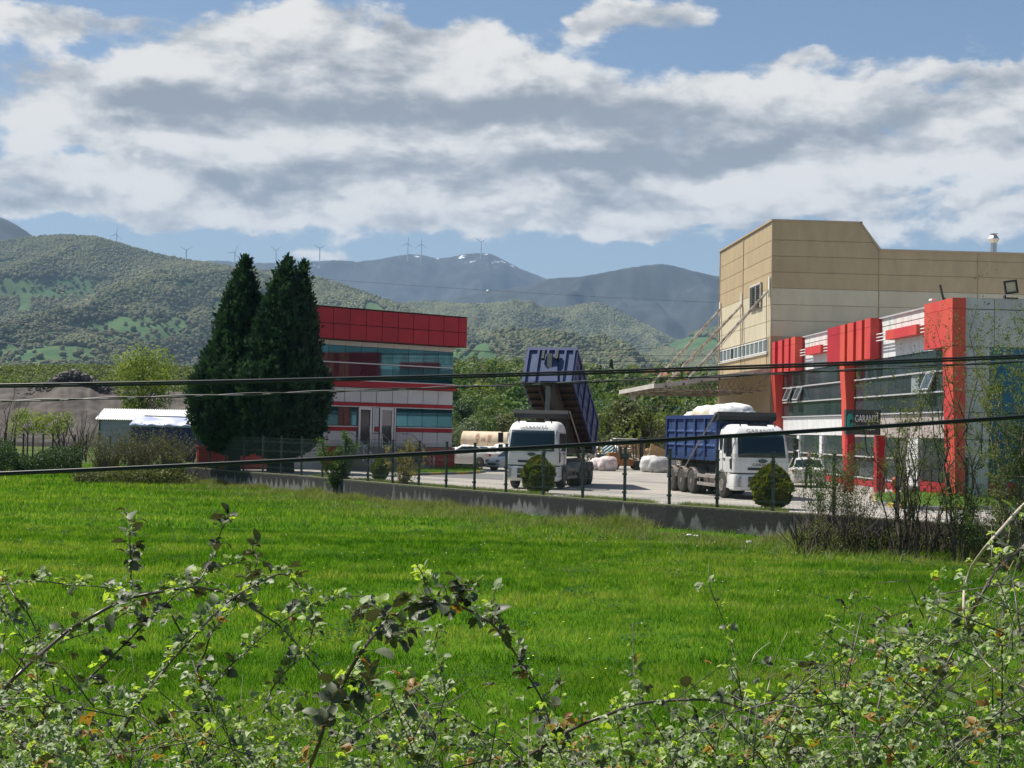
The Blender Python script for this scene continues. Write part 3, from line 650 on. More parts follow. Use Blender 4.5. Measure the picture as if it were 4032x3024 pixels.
# island beside the office with painted kerb
m_kerby = mat('worn_yellow_paint', (0.55, 0.36, 0.05), 0.8, coord='World', vscale=3, col2=(0.36, 0.27, 0.10))
m_kerbg = mat('grey_kerb_stone', (0.25, 0.24, 0.24), 0.85, coord='World', vscale=3, col2=(0.16, 0.16, 0.16))
def lawn(name, poly, z, m): 
    g = Geo(); g.add([(p.x, p.y, z) for p in poly], [tuple(range(len(poly)))]); o = setting(name, g, m)
    if o.data.polygons[0].normal.z < 0: o.data.flip_normals()
    return o
def kerb(label, P, n):
    r = thing('kerb', label, 'kerb', P[0])
    k = 0
    for a, b_ in zip(P[:-1], P[1:]):
        Lk = (b_ - a).length; c = max(1, round(Lk / 1.4)); d = (b_ - a) / c
        for q in range(c):
            u = d.normalized() * .01; s = a + d * q - P[0] + u; e_ = a + d * (q + 1) - P[0] - u; g = Geo()
            g.bar(s + Vector((0, 0, .07)), e_ + Vector((0, 0, .07)), .16, .15); part(r, 'kerb_stone', g, m_kerby if k % 2 == 0 else m_kerbg, bevel=.012); k += 1
    return r
m_lawn = mat('lawn', (0.09, 0.17, 0.025), 0.9, coord='World', vscale=1.5, col2=(0.06, 0.12, 0.02), bump=.6, bscale=25)
isl = [gd(1600, 1874), gd(1750, 1869), gd(1850, 1867), gd(1915, 1860), gd(1905, 1850), gd(1800, 1840), gd(1700, 1845)]
lawn('planting_island', isl, .09, m_lawn); kerb('short run of yellow and grey kerb stones beside the office steps', isl[:4], 0)

m_clearw = mat('greyish_window_glass', (0.16, 0.19, 0.20), 0.12, spec=.8)
# ---- beige hall
m_tan = mat('tan_wall_panel', (0.44, 0.335, 0.195), 0.6, coord='World', vscale=1.2, col2=(0.375, 0.285, 0.168), stretch=(1, 1, .4), randval=.03, bump=.15, bscale=3)
m_crm = mat('cream_wall_panel', (0.56, 0.49, 0.35), 0.6, coord='World', vscale=1.2, col2=(0.49, 0.43, 0.31), stretch=(1, 1, .4), randval=.03, bump=.15, bscale=3)
m_trimb = mat('beige_roof_trim', (0.42, 0.34, 0.24), 0.55, var=.1)
HX, HYY = 23.1, 95.5
hl = thing('beige_hall', 'large tan and cream panelled industrial hall at the back right', 'building', (HX, HYY, 0))
# profile in x (0..45): top 17.0 until 6.0, down to 15.2 at 7.3
g = Geo(); g.prism([(.05, 0), (45, 0), (45, 15.15), (7.3, 15.15), (6.0, 16.95), (.05, 16.95)], 'y', .05, 17.1); part(hl, 'wall_core', g, m_trimb)
zj = [0, 1.7, 3.85, 6.0, 8.16, 9.24, 10.32, 11.4, 12.5, 13.58, 14.66, 15.74, 17.0]
def rowm(z): return m_tan if z < 9.2 or z >= 12.45 else m_crm
bays = [(0, 7.28), (7.3, 14.1), (14.1, 20.9), (20.9, 27.7), (27.7, 34.5)]
for bi, (a, b_) in enumerate(bays):
    for z0, z1 in zip(zj[:-1], zj[1:]):
        g = Geo(); t1 = z1 - .022; t0 = z0 + .012
        if bi == 0:
            if z0 < 15.2 and z1 > 15.2: poly = [(a + .02, t0), (b_ - .02, t0), (b_ - .02, 15.22), (b_ - .02 - (t1 - 15.22) / 1.8 * 1.3, t1), (a + .02, t1)]
            elif z0 >= 15.2: poly = [(a + .02, t0), (7.28 - (t0 - 15.2) / 1.8 * 1.3, t0), (7.28 - (t1 - 15.2) / 1.8 * 1.3, t1), (a + .02, t1)]
            else: poly = [(a + .02, t0), (b_ - .02, t0), (b_ - .02, t1), (a + .02, t1)]
        else:
            if z0 >= 15.2: continue
            t1 = min(t1, 15.2); poly = [(a + .02, t0), (b_ - .02, t0), (b_ - .02, t1), (a + .02, t1)]
        g.prism(poly, 'y', 0, .06); part(hl, 'wall_panel', g, rowm(z0))
for a, b_ in ((.02, 8.75), (8.8, 17.1)):
    for z0, z1 in zip(zj[:-1], zj[1:]):
        if abs(z0 - 8.16) < .1:      # the window band
            continue
        g = Geo(); g.box(0, a + .02, z0 + .012, .06, b_ - .02, z1 - .022); part(hl, 'wall_panel', g, rowm(z0))
g = Geo(); g.box(0, .04, 8.17, .06, .75, 9.22); g.box(0, 16.75, 8.17, .06, 17.08, 9.22); part(hl, 'wall_panel', g, m_tan)
for k in range(12):
    y0 = .85 + k * 1.32; g = Geo(); g.box(-.05, y0, 8.25, .03, y0 + .06, 9.15); g.box(-.05, y0 + 1.24, 8.25, .03, y0 + 1.3, 9.15); g.box(-.05, y0 + .06, 8.25, .03, y0 + 1.24, 8.31); g.box(-.05, y0 + .06, 9.09, .03, y0 + 1.24, 9.15)
    f2 = part(hl, 'window', g, m_white); g = Geo(); g.box(-.01, y0 + .06, 8.31, .02, y0 + 1.24, 9.09); part(f2, 'pane', g, m_pane if k == 8 else m_clearw)
g = Geo(); g.box(-.10, .7, 8.12, .05, 16.8, 8.2); part(hl, 'window_sill', g, m_cream)
g = Geo()
g.box(-.1, -.1, 17.0, 6.1, .15, 17.12); g.prism([(6.0, 17.12), (7.36, 15.34), (7.30, 15.2), (5.95, 17.0)], 'y', -.1, .15); g.box(7.3, -.1, 15.2, 45, .15, 15.32)
g.box(-.1, .15, 17.0, .15, 17.2, 17.12); g.box(-.06, -.06, 0, .0, .0, 17.0); g.box(-.06, 17.05, 0, -.001, 17.14, 17.0); g.box(-.05, 8.72, 9.3, -.001, 8.83, 17); part(hl, 'roof_trim', g, m_trimb)
g = Geo(); g.box(7.27, -.04, 0, 7.33, -.001, 15.2); g.box(14.07, -.04, 0, 14.13, -.001, 15.2); g.box(20.87, -.04, 0, 20.93, -.001, 15.2); part(hl, 'panel_joint_cover', g, m_tan)
# louvre
g = Geo(); g.box(-.16, 2.7, 11.45, -.06, 2.82, 13.1); g.box(-.16, 5.9, 11.45, -.06, 6.02, 13.1); g.box(-.16, 2.7, 13.05, -.0, 6.02, 13.17); g.box(-.12, 4.3, 11.5, -.06, 4.42, 13.1); g.box(-.05, 2.8, 11.5, -.02, 5.9, 13.1, 1)
lv = part(hl, 'louvre', g, [m_cream, m_dark])
sm_ = Geo(); sm_.prism([(-.30, -.10), (-.28, -.10), (-.06, .05), (-.08, .05)], 'x', 0, 1)
for k in range(10):
    for (a, b_) in ((2.84, 4.28), (4.44, 5.88)):
        g = Geo(); z = 11.55 + k * .155; g.add([(-.20, a, z), (-.20, b_, z), (-.06, b_, z + .10), (-.06, a, z + .10), (-.20, a, z - .015), (-.20, b_, z - .015), (-.06, b_, z + .085), (-.06, a, z + .085)], [(0,1,2,3),(7,6,5,4),(0,4,5,1),(1,5,6,2),(2,6,7,3),(3,7,4,0)]); part(lv, 'slat', g, m_steel)
# downpipes, small wall box
for (py, y) in ((12.3, 8.9), (12.3, 16.6)):
    g = Geo(); g.box(-.12, y - .12, 11.9, -.062, y + .12, 13.0); part(hl, 'wall_bracket', g, m_white)
g = Geo(); g.box(-.12, .3, 11.9, -.062, .55, 13.3); part(hl, 'wall_bracket', g, m_white)
g = Geo(); g.box(-.3, 7.2, 3.2, -.062, 7.9, 4.7); part(hl, 'meter_box', g, m_white)
g = Geo()
for y in (9.0, 16.5, 1.0): g.tube([(-.12, y, 12.2), (-.1, y - .3, 7.0)], .02)
part(hl, 'hanging_cable', g, m_dark)

# canopy with stay rods
m_rust = mat('rust_stained_white_steel', (0.40, 0.37, 0.33), 0.7, coord='World', vscale=2.5, col2=(0.19, 0.14, 0.10), lo_=.42, hi_=.58)
m_can = mat('dusty_canopy_sheet', (0.50, 0.48, 0.43), 0.7, coord='World', vscale=1.5, col2=(0.36, 0.33, 0.29))
cn = thing('loading_canopy', 'thin sloping canopy hung on rusty stay rods from the beige hall', 'canopy', (HX, HYY, 0))
g = Geo(); prf = [(-7.7, 5.85), (-5.5, 6.2), (-3, 6.62), (-.05, 7.1)]
g.prism([(x, z) for x, z in prf] + [(x, z - .10) for x, z in prf[::-1]], 'y', .1, 17.1); part(cn, 'roof_sheet', g, m_can)
for y in (.0, 17.12):
    g = Geo(); g.prism([(x, z + .03) for x, z in prf] + [(x, z - .25) for x, z in prf[::-1]], 'y', y, y + .08); part(cn, 'edge_beam', g, m_can)
g = Geo(); g.box(-7.85, .0, 5.62, -7.72, 17.2, 5.92); part(cn, 'gutter', g, m_can)
for y in (1.0, 5.0, 8.7, 12.7, 16.6):
    g = Geo(); g.tube([(-7.5, y, 5.55), (-.05, y, 5.6)], .05); g.tube([(-7.5, y, 5.6), (-.05, y, 6.9)], .05)
    for k in range(6):
        xa = -.6 - k * 1.15; g.tube([(xa, y, 5.6), (xa - .55, y, 5.65 + (7.1 + xa * .165 - 5.75) * .85), (xa - 1.1, y, 5.6)], .03)
    part(cn, 'truss', g, m_rust)
g = Geo(); g.tube([(-1.4, .6, 5.5), (-.02, .6, 6.6)], .06); part(cn, 'strut', g, m_rust)
for (y, z0) in ((.45, 12.4), (8.6, 12.1), (16.5, 12.4)):
    g = Geo(); g.tube([(-.1, y, z0), (-5.5, y, 6.3)], .085); g.tube([(-.1, y + .12, z0 - .1), (-4.5, y + .12, 7.1)], .03)
    part(cn, 'stay_rod', g, m_rust)
for k in range(6):
    g = Geo(); g.box(-1.1 - k * 1.2, -.06, 6.62 - k * .19, -1.0 - k * 1.2, 0, 6.75 - k * .19); part(cn, 'clip', g, m_dark)
g = Geo(); g.box(-7.5, 13.2, 5.1, -7.1, 13.5, 5.4); g.tube([(-7.3, 13.35, 5.4), (-7.3, 13.35, 5.65)], .03); single('floodlight', g, m_steel, 'small grey floodlight hanging under the canopy tip', 'floodlight', (HX, HYY, 0))

g = Geo(); g.tube([(0, 0, -.3), (0, 0, 1.15)], .30, 10); g.lathe([(.30, 1.1), (.55, 1.55), (.55, 1.62), (.28, 2.05), (.22, 2.05)], seg=6); g.lathe([(.42, 2.1), (.42, 2.16)], seg=6)
o = single('roof_vent', g, m_steel, 'shiny metal chimney cowl on the roof of the beige hall', 'chimney', at(3909, 994, 100).xyz); o.scale = (.72, .72, .62)

# ---- showroom (long facade faces -x at x = 23.6, front faces the camera)
SX, SY = 23.1, 62.2
sh = thing('showroom_building', 'red and white factory showroom with tinted glass bays and red pillars', 'building', (SX, SY, 0))
g = Geo(); g.box(.66, .2, -.3, 40, 33.1, 8.6); part(sh, 'wall', g, m_inner)
g = Geo(); g.box(.52, .15, 8.78, 40, 33.2, 8.86); part(sh, 'roof_edge', g, m_gclad)
def fpan(name, y0, y1, z0, z1, x, th, m, gap=.015, cache={}):       # panel on the long facade, facing -x
    key = (round(y1 - y0, 2), round(z1 - z0, 2), th, m.name, name)
    if key not in cache: g = Geo(); h, w_ = (z1 - z0) / 2 - gap, (y1 - y0) / 2 - gap; g.box(-th, -w_, -h, 0, w_, h); cache[key] = g.mesh(name, m)
    return link(name, cache[key], sh, (x, (y0 + y1) / 2, (z0 + z1) / 2))
def span(y0, y1, n): return [(y0 + (y1 - y0) * k / n, y0 + (y1 - y0) * (k + 1) / n) for k in range(n)]
# white bands between the red groups
for (a, b_, n) in ((3.62, 11.7, 7), (19.8, 27.0, 6)):
    for p, q in span(a, b_, n):
        fpan('white_panel', p, q, 8.37, 8.82, .65, .05, m_wdirty); fpan('white_panel', p, q, 7.9, 8.36, .65, .05, m_wdirty); fpan('white_panel', p, q, 6.72, 7.89, .65, .05, m_wclean)
# red combs
comb1 = [(32.2, 33.1), (30.3, 31.4), (28.6, 29.7), (27.0, 28.1)]; comb2 = [(16.3, 17.2), (14.7, 15.8), (13.2, 14.2), (11.7, 12.7)]
for cmb_, blk in ((comb1, (27.0, 33.1)), (comb2, (11.7, 17.2))):
    g = Geo(); g.box(.45, blk[0] + .02, 6.74, .60, blk[1] - .02, 8.8); part(sh, 'red_back_panel', g, m_red)
    for (a, b_) in cmb_:
        g = Geo(); g.box(0, a, 6.72, .449, b_, 8.36); part(sh, 'red_fin', g, m_redf); g = Geo(); g.box(0, a, 8.375, .449, b_, 8.83); part(sh, 'red_fin', g, m_redf)
for z0, z1 in ((6.72, 8.36), (8.375, 8.83)):
    g = Geo(); g.box(.02, 17.21, z0, .6, 19.8, z1); part(sh, 'red_panel', g, m_red)
    g = Geo(); g.box(0, 0, z0, .60, 3.6, z1); part(sh, 'red_panel', g, m_redf)
# pillars
for (a, b_) in ((32.2, 33.1), (16.3, 17.2)):
    g = Geo(); g.prism([(-.02, 6.70), (.6, 6.70), (.6, 0), (.30, 0), (.20, 2.0), (.12, 4.6)], 'y', a, b_); part(sh, 'pillar', g, m_redf)
g = Geo(); g.prism([(-.0, 6.70), (.62, 6.70), (.62, 0), (.22, 0), (.12, 3.0)], 'y', 0, 1.2); part(sh, 'pillar', g, m_redf)
# little red boxes and white rods
for (a, b_, lo2, hi2) in ((5.0, 9.6, 3.7, 11.7), (21.6, 25.0, 19.85, 26.9)):
    g = Geo(); g.box(.12, a, 7.55, .6, b_, 8.02); part(sh, 'red_box', g, m_redf)
    for z in (7.62, 7.79, 7.96):
        g = Geo(); g.tube([(.30, lo2, z), (.30, a, z)], .03); part(sh, 'white_rod', g, m_white); g = Geo(); g.tube([(.30, b_, z), (.30, hi2, z)], .03); part(sh, 'white_rod', g, m_white)
# glass bays
m_clearp = mat('painted_reflection_pane', (0.30, 0.34, 0.36), 0.1, spec=.8)  # pale reflection painted into the base colour of one pane
def rot_pane(y0, y1, z0, z1, tilt, m):
    g = Geo(); h = z1 - z0; g.box(-.03, .06 - (y1 - y0) / 2, -h + .05, .03, (y1 - y0) / 2 - .06, -.05, 1)
    for (p, q, r_, s_) in ((-(y1-y0)/2, -(y1-y0)/2 + .06, -h, 0), ((y1-y0)/2 - .06, (y1-y0)/2, -h, 0)): g.box(-.04, p, r_, .04, q, s_)
    g.box(-.04, -(y1-y0)/2 + .06, -.05, .04, (y1-y0)/2 - .06, 0); g.box(-.04, -(y1-y0)/2 + .06, -h, .04, (y1-y0)/2 - .06, -h + .05)
    return part(sh, 'open_window', g, [m_frame, m], loc=(.55, (y0 + y1) / 2, z1), rot=(0, R(tilt), 0))
for (a, b_, n, op) in ((17.3, 32.1, 12, (8, 10)), (1.3, 16.2, 13, (2,))):
    for k, (p, q) in enumerate(span(a, b_, n)):
        fpan('glass_pane', p, q, 5.78, 6.72, .62, .03, m_glass2)
        if k in op: rot_pane(p, q, 4.82, 5.70, 22, m_glass2)
        else: fpan('glass_pane', p, q, 4.81, 5.70, .62, .03, m_clearp if (a < 2 and k == 4) else m_glass2)
        fpan('glass_pane', p, q, 3.88, 4.74, .62, .03, m_glass2)
    g = Geo(); g.box(.50, a, 5.70, .66, b_, 5.775); g.box(.50, a, 4.74, .66, b_, 4.81); g.box(.48, a, 3.80, .66, b_, 3.87); part(sh, 'mullion', g, m_frame)
for p, q in span(17.3, 32.1, 12): fpan('white_panel', p, q, 2.68, 3.79, .62, .05, m_wclean)
for p, q in span(1.3, 16.2, 4): fpan('greige_panel', p, q, 2.62, 3.79, .62, .05, m_greige)
for (a, b_, n) in ((17.3, 32.1, 8), (8.8, 16.2, 4)):
    for k, (p, q) in enumerate(span(a, b_, n)):
        fpan('glass_pane', p, q, 1.62, 2.66, .62, .03, m_glass2); fpan('glass_pane', p, q, .5, 1.54, .62, .03, m_glass2)
    g = Geo(); g.box(.48, a, 1.545, .66, b_, 1.615); g.box(.45, a, .42, .66, b_, .49); part(sh, 'mullion', g, m_frame)
    g = Geo(); g.box(.50, a, 0, .66, b_, .415); part(sh, 'red_plinth', g, m_red)
for y in (22.2, 27.4):
    g = Geo(); g.box(.44, y, .42, .61, y + .55, 2.66); part(sh, 'white_pier', g, m_wclean)
g = Geo(); g.box(.4, 5.4, .3, .66, 7.0, 2.6); part(sh, 'white_pier', g, m_wclean)
g = Geo(); g.box(.5, 1.25, 0, .66, 5.3, .6); part(sh, 'red_plinth', g, m_red)
for p, q in span(1.3, 5.3, 3): fpan('glass_pane', p, q, .62, 2.6, .62, .03, m_pane)
# front (faces the camera)
zf = [0, 1.5, 2.6, 3.79, 4.75, 5.73, 6.69]
def front(name, x0, x1, z0, z1, m, gap=.014, y=.2, th=.06):
    g = Geo(); g.box(x0 + gap, y - th, z0 + gap, x1 - gap, y, z1 - gap); return part(sh, name, g, m)
for z0, z1 in zip(zf[:-1], zf[1:]): front('white_panel', .62, 1.75, z0, z1, m_gclad)
for x0, x1 in ((.62, 1.95), (1.95, 3.5), (3.5, 5.05), (5.05, 6.6), (6.6, 8.15), (8.15, 9.7)):
    front('white_panel', x0, x1, 8.36, 8.84, m_gclad); front('white_panel', x0, x1, 6.69, 8.35, m_gclad)
for k in range(6):
    x0 = 1.76 + k * 1.45
    for z0, z1 in ((.75, 1.5), (1.5, 2.6), (2.6, 3.79), (3.79, 4.75), (4.75, 5.73), (5.73, 6.69)): front('glass_pane', x0, x0 + 1.45, z0, z1, m_bglass, y=.19, th=.03)
g = Geo(); g.box(1.76, .1, 0, 12, .2, .74); part(sh, 'red_plinth', g, m_red)

# sign portal
m_sign = mat('charcoal_sign_panel', (0.055, 0.06, 0.062), 0.5)
m_teal = mat('teal_sign_mark', (0.02, 0.32, 0.27), 0.4)
m_lw = mat('white_letters', (0.85, 0.85, 0.85), 0.4)
pt = thing('entrance_sign', 'charcoal company sign on two red posts by the showroom entrance', 'sign', (20.15, 67.8, 0))
for x0, w_ in ((0.0, .32), (1.42, .42)):
    g = Geo(); g.box(x0, 0, 0, x0 + w_, .45, 2.72); part(pt, 'post', g, m_red)
g = Geo(); g.box(-.1, -.06, 2.73, 1.5, .28, 3.92); part(pt, 'sign_board', g, m_sign); g = Geo(); g.box(1.51, -.06, 2.73, 1.57, .28, 3.95); part(pt, 'edge_strip', g, m_dark)
def put_text(parent, s, size, depth, m, loc, rot, wide=1.0): return link('lettering', text_mesh(s, size, depth, m, wide=wide), parent, loc, rot)
put_text(pt, 'GARANTİ', .46, .035, m_lw, (.88, -.11, 3.48), (R(90), 0, 0), .56)
put_text(pt, 'GERİ DÖNÜŞÜM', .21, .03, m_lw, (.83, -.11, 3.02), (R(90), 0, 0), .55)
g = Geo()                            # hexagonal G mark
def hexp(cx, cz, w_, h_): return [(cx - w_/2, cz + h_*.3), (cx - w_*.25, cz + h_/2), (cx + w_*.25, cz + h_/2), (cx + w_/2, cz + h_*.3), (cx + w_/2, cz + h_*.16), (cx - w_*.12, cz + h_*.16), (cx - w_*.12, cz - h_*.16), (cx + w_*.1, cz - h_*.1), (cx + w_/2, cz + h_*.02), (cx + w_/2, cz - h_*.3), (cx + w_*.25, cz - h_/2), (cx - w_*.25, cz - h_/2), (cx - w_/2, cz - h_*.3)]
P_ = hexp(.09, 3.32, .26, .80); n_ = len(P_)
g.prism(P_, 'y', -.13, -.062); part(pt, 'emblem', g, m_teal)

# bed, kerb, hydrant in front of the showroom
bed = [gd(3455, 1985), gd(3560, 2003), gd(3720, 2010), gd(3830, 2006), gd(4100, 2010), gd(4300, 2000), gd(4150, 1940), gd(3800, 1940), gd(3520, 1945), gd(3440, 1955)]
lawn('planting_bed', bed, .10, m_lawn); kerb('curved run of yellow and grey kerb stones before the showroom corner', [bed[9]] + bed[:5], 0)
m_hyd = mat('orange_red_paint', (0.60, 0.10, 0.03), 0.5, var=.2, vscale=4)
hp_ = gd(3527, 1950); r = thing('fire_hydrant', 'orange red pillar hydrant on the lawn beside the entrance sign', 'hydrant', hp_)
g = Geo(); g.lathe([(.16, 0), (.16, .05), (.09, .08), (.085, .62), (.12, .64), (.12, .70), (.07, .80), (.02, .82)], seg=12); part(r, 'body', g, m_hyd, True)
g = Geo(); g.tube([(-.2, 0, .5), (.2, 0, .5)], .05, 8); part(r, 'outlet', g, m_hyd)

# roof objects on the showroom
r = thing('roof_floodlight', 'square black framed floodlight on the parapet of the showroom', 'floodlight', (23.1 + 2.45, 62.4, 8.86))
g = Geo(); g.box(-.05, -.1, 0, .0, .1, .15); g.box(-.05, -.1, 0, .55, -.05, .05); part(r, 'bracket', g, m_dark)
mt = Matrix.Translation((.25, 0, .52)) @ Matrix.Rotation(R(-9), 4, 'Y')
g = Geo(); g.box(-.30, -.05, -.30, .30, .05, -.22, 0, mt); g.box(-.30, -.05, .22, .30, .05, .30, 0, mt); g.box(-.30, -.05, -.22, -.23, .05, .22, 0, mt); g.box(.23, -.05, -.22, .30, .05, .22, 0, mt); part(r, 'frame', g, m_dark)
g = Geo(); g.box(-.23, .0, -.22, .23, .03, .22, 0, mt); part(r, 'lens', g, m_crm)
g = Geo(); g.bar((0, 0, 0), (-.18, 0, .75), .10, .06); g.bar((.05, 0, 0), (-.05, 0, .3), .05); single('roof_antenna', g, m_dark, 'thin black tilted floodlight seen edge on above the red corner block', 'floodlight', (SX + .3, SY + 1.9, 8.83))
g = Geo(); g.tube([(0, 0, 0), (0, 0, .16)], .02); g.box(-.08, -.3, .13, .08, .12, .22); single('roof_camera', g, m_white, 'small white camera at the edge of the red corner block', 'camera', (SX + .15, SY + 3.1, 8.83))
# ================================================================== vehicles and yard goods
m_cabw = mat('white_truck_paint', (0.76, 0.75, 0.74), 0.32, coord='Object', vscale=1.3, col2=(0.66, 0.65, 0.63), spec=.6)
m_carw = mat('white_car_paint', (0.64, 0.63, 0.61), 0.22, spec=.7)
m_tyre = mat('dusty_tyre', (0.060, 0.055, 0.050), 0.9, var=.5, vscale=6)
m_hub = mat('dusty_wheel', (0.24, 0.21, 0.19), 0.8, var=.45, vscale=6)
m_chas = mat('dirty_chassis', (0.11, 0.10, 0.095), 0.85, col2=(0.055, 0.05, 0.048), vscale=3)
m_guard = mat('dusty_grey_metal', (0.34, 0.31, 0.28), 0.7, col2=(0.22, 0.19, 0.17), vscale=3)
m_wind = mat('dark_windscreen', (0.008, 0.022, 0.030), 0.06, spec=.45)
m_blue = mat('scuffed_blue_paint', (0.020, 0.045, 0.135), 0.5, col2=(0.025, 0.045, 0.15), vscale=1.8, coord='Object', detail=9)
m_blueh = mat('scuffed_blue_panel', (0.050, 0.088, 0.20), 0.45, col2=(0.022, 0.045, 0.125), vscale=2.2, coord='Object', detail=9)
m_brust = mat('rusty_box_floor', (0.055, 0.030, 0.022), 0.9, col2=(0.022, 0.016, 0.014), vscale=2.5)
m_ram = mat('grey_green_ram', (0.17, 0.18, 0.155), 0.5)
m_tarp = mat('dark_grey_cover', (0.026, 0.029, 0.031), 0.7, spec=.2)
m_lamp = mat('lamp_glass', (0.30, 0.31, 0.32), 0.15, spec=.9)
m_redl = mat('red_lamp', (0.35, 0.01, 0.01), 0.2)
m_sack = mat('white_plastic_sack', (0.80, 0.80, 0.78), 0.55, col2=(0.66, 0.65, 0.63), vscale=2.5, bump=.6, bscale=6)
m_sacky = mat('yellowed_plastic_sack', (0.74, 0.70, 0.60), 0.55, col2=(0.62, 0.52, 0.36), vscale=2.5, bump=.6, bscale=6)
m_faint = mat('faded_grey_lettering', (0.13, 0.13, 0.14), 0.6)

def wheel(parent, x, y, r, w_, side, dual=False, name='wheel', dish=.06, hubm=None):
    # axle along x, outer face on side*x
    g = Geo(); g.lathe([(r * .56, -w_/2), (r * .88, -w_/2), (r * .98, -w_/2 + .03), (r, -w_/2 + .07), (r, w_/2 - .07), (r * .98, w_/2 - .03), (r * .88, w_/2), (r * .56, w_/2)], axis='x', seg=28)
    o = part(parent, name, g, m_tyre, True, loc=(x, y, r))
    g = Geo(); s = side
    g.lathe([(r * .58, s * w_/2 * .98), (r * .50, s * (w_/2 - .02)), (r * .46, s * (w_/2 - dish)), (r * .26, s * (w_/2 - dish * .6)), (r * .24, s * (w_/2 + .01)), (r * .15, s * (w_/2 + .03)), (.01, s * (w_/2 + .03))], axis='x', seg=20)
    for k in range(8):
        a = k * math.pi / 4; g.tube([(s * (w_/2 - dish * .7), r * .35 * math.cos(a), r * .35 * math.sin(a)), (s * (w_/2 - dish * .1), r * .35 * math.cos(a), r * .35 * math.sin(a))], r * .045, 5)
    part(o, 'rim', g, hubm or m_hub, False); return o

def rring(z, hw, y0, y1, cr, bow=.07):   # rounded rectangle in plan, front (y0) slightly bowed
    pts = []
    for (cx_, cy_, a0) in ((hw - cr, y0 + cr, -90), (hw - cr * .5, y1 - cr * .5, 0), (-hw + cr * .5, y1 - cr * .5, 90), (-hw + cr, y0 + cr, 180)):
        rr = cr if cy_ < (y0 + y1) / 2 else cr * .5
        for k in range(6):
            a = R(a0 + 18 * k); pts.append((cx_ + rr * math.cos(a), cy_ + rr * math.sin(a), z))
    out = []
    m = [(-hw + cr) * .5, 0, (hw - cr) * .5]
    for i, p in enumerate(pts): out.append(p)
    for q in m: out.append((q, y0 - 0.0, z))
    res = []
    for (x, y, zz_) in out:
        if y < y0 + cr * 1.01: y = y + bow * (x / hw) ** 2
        res.append((x, y, zz_))
    return res

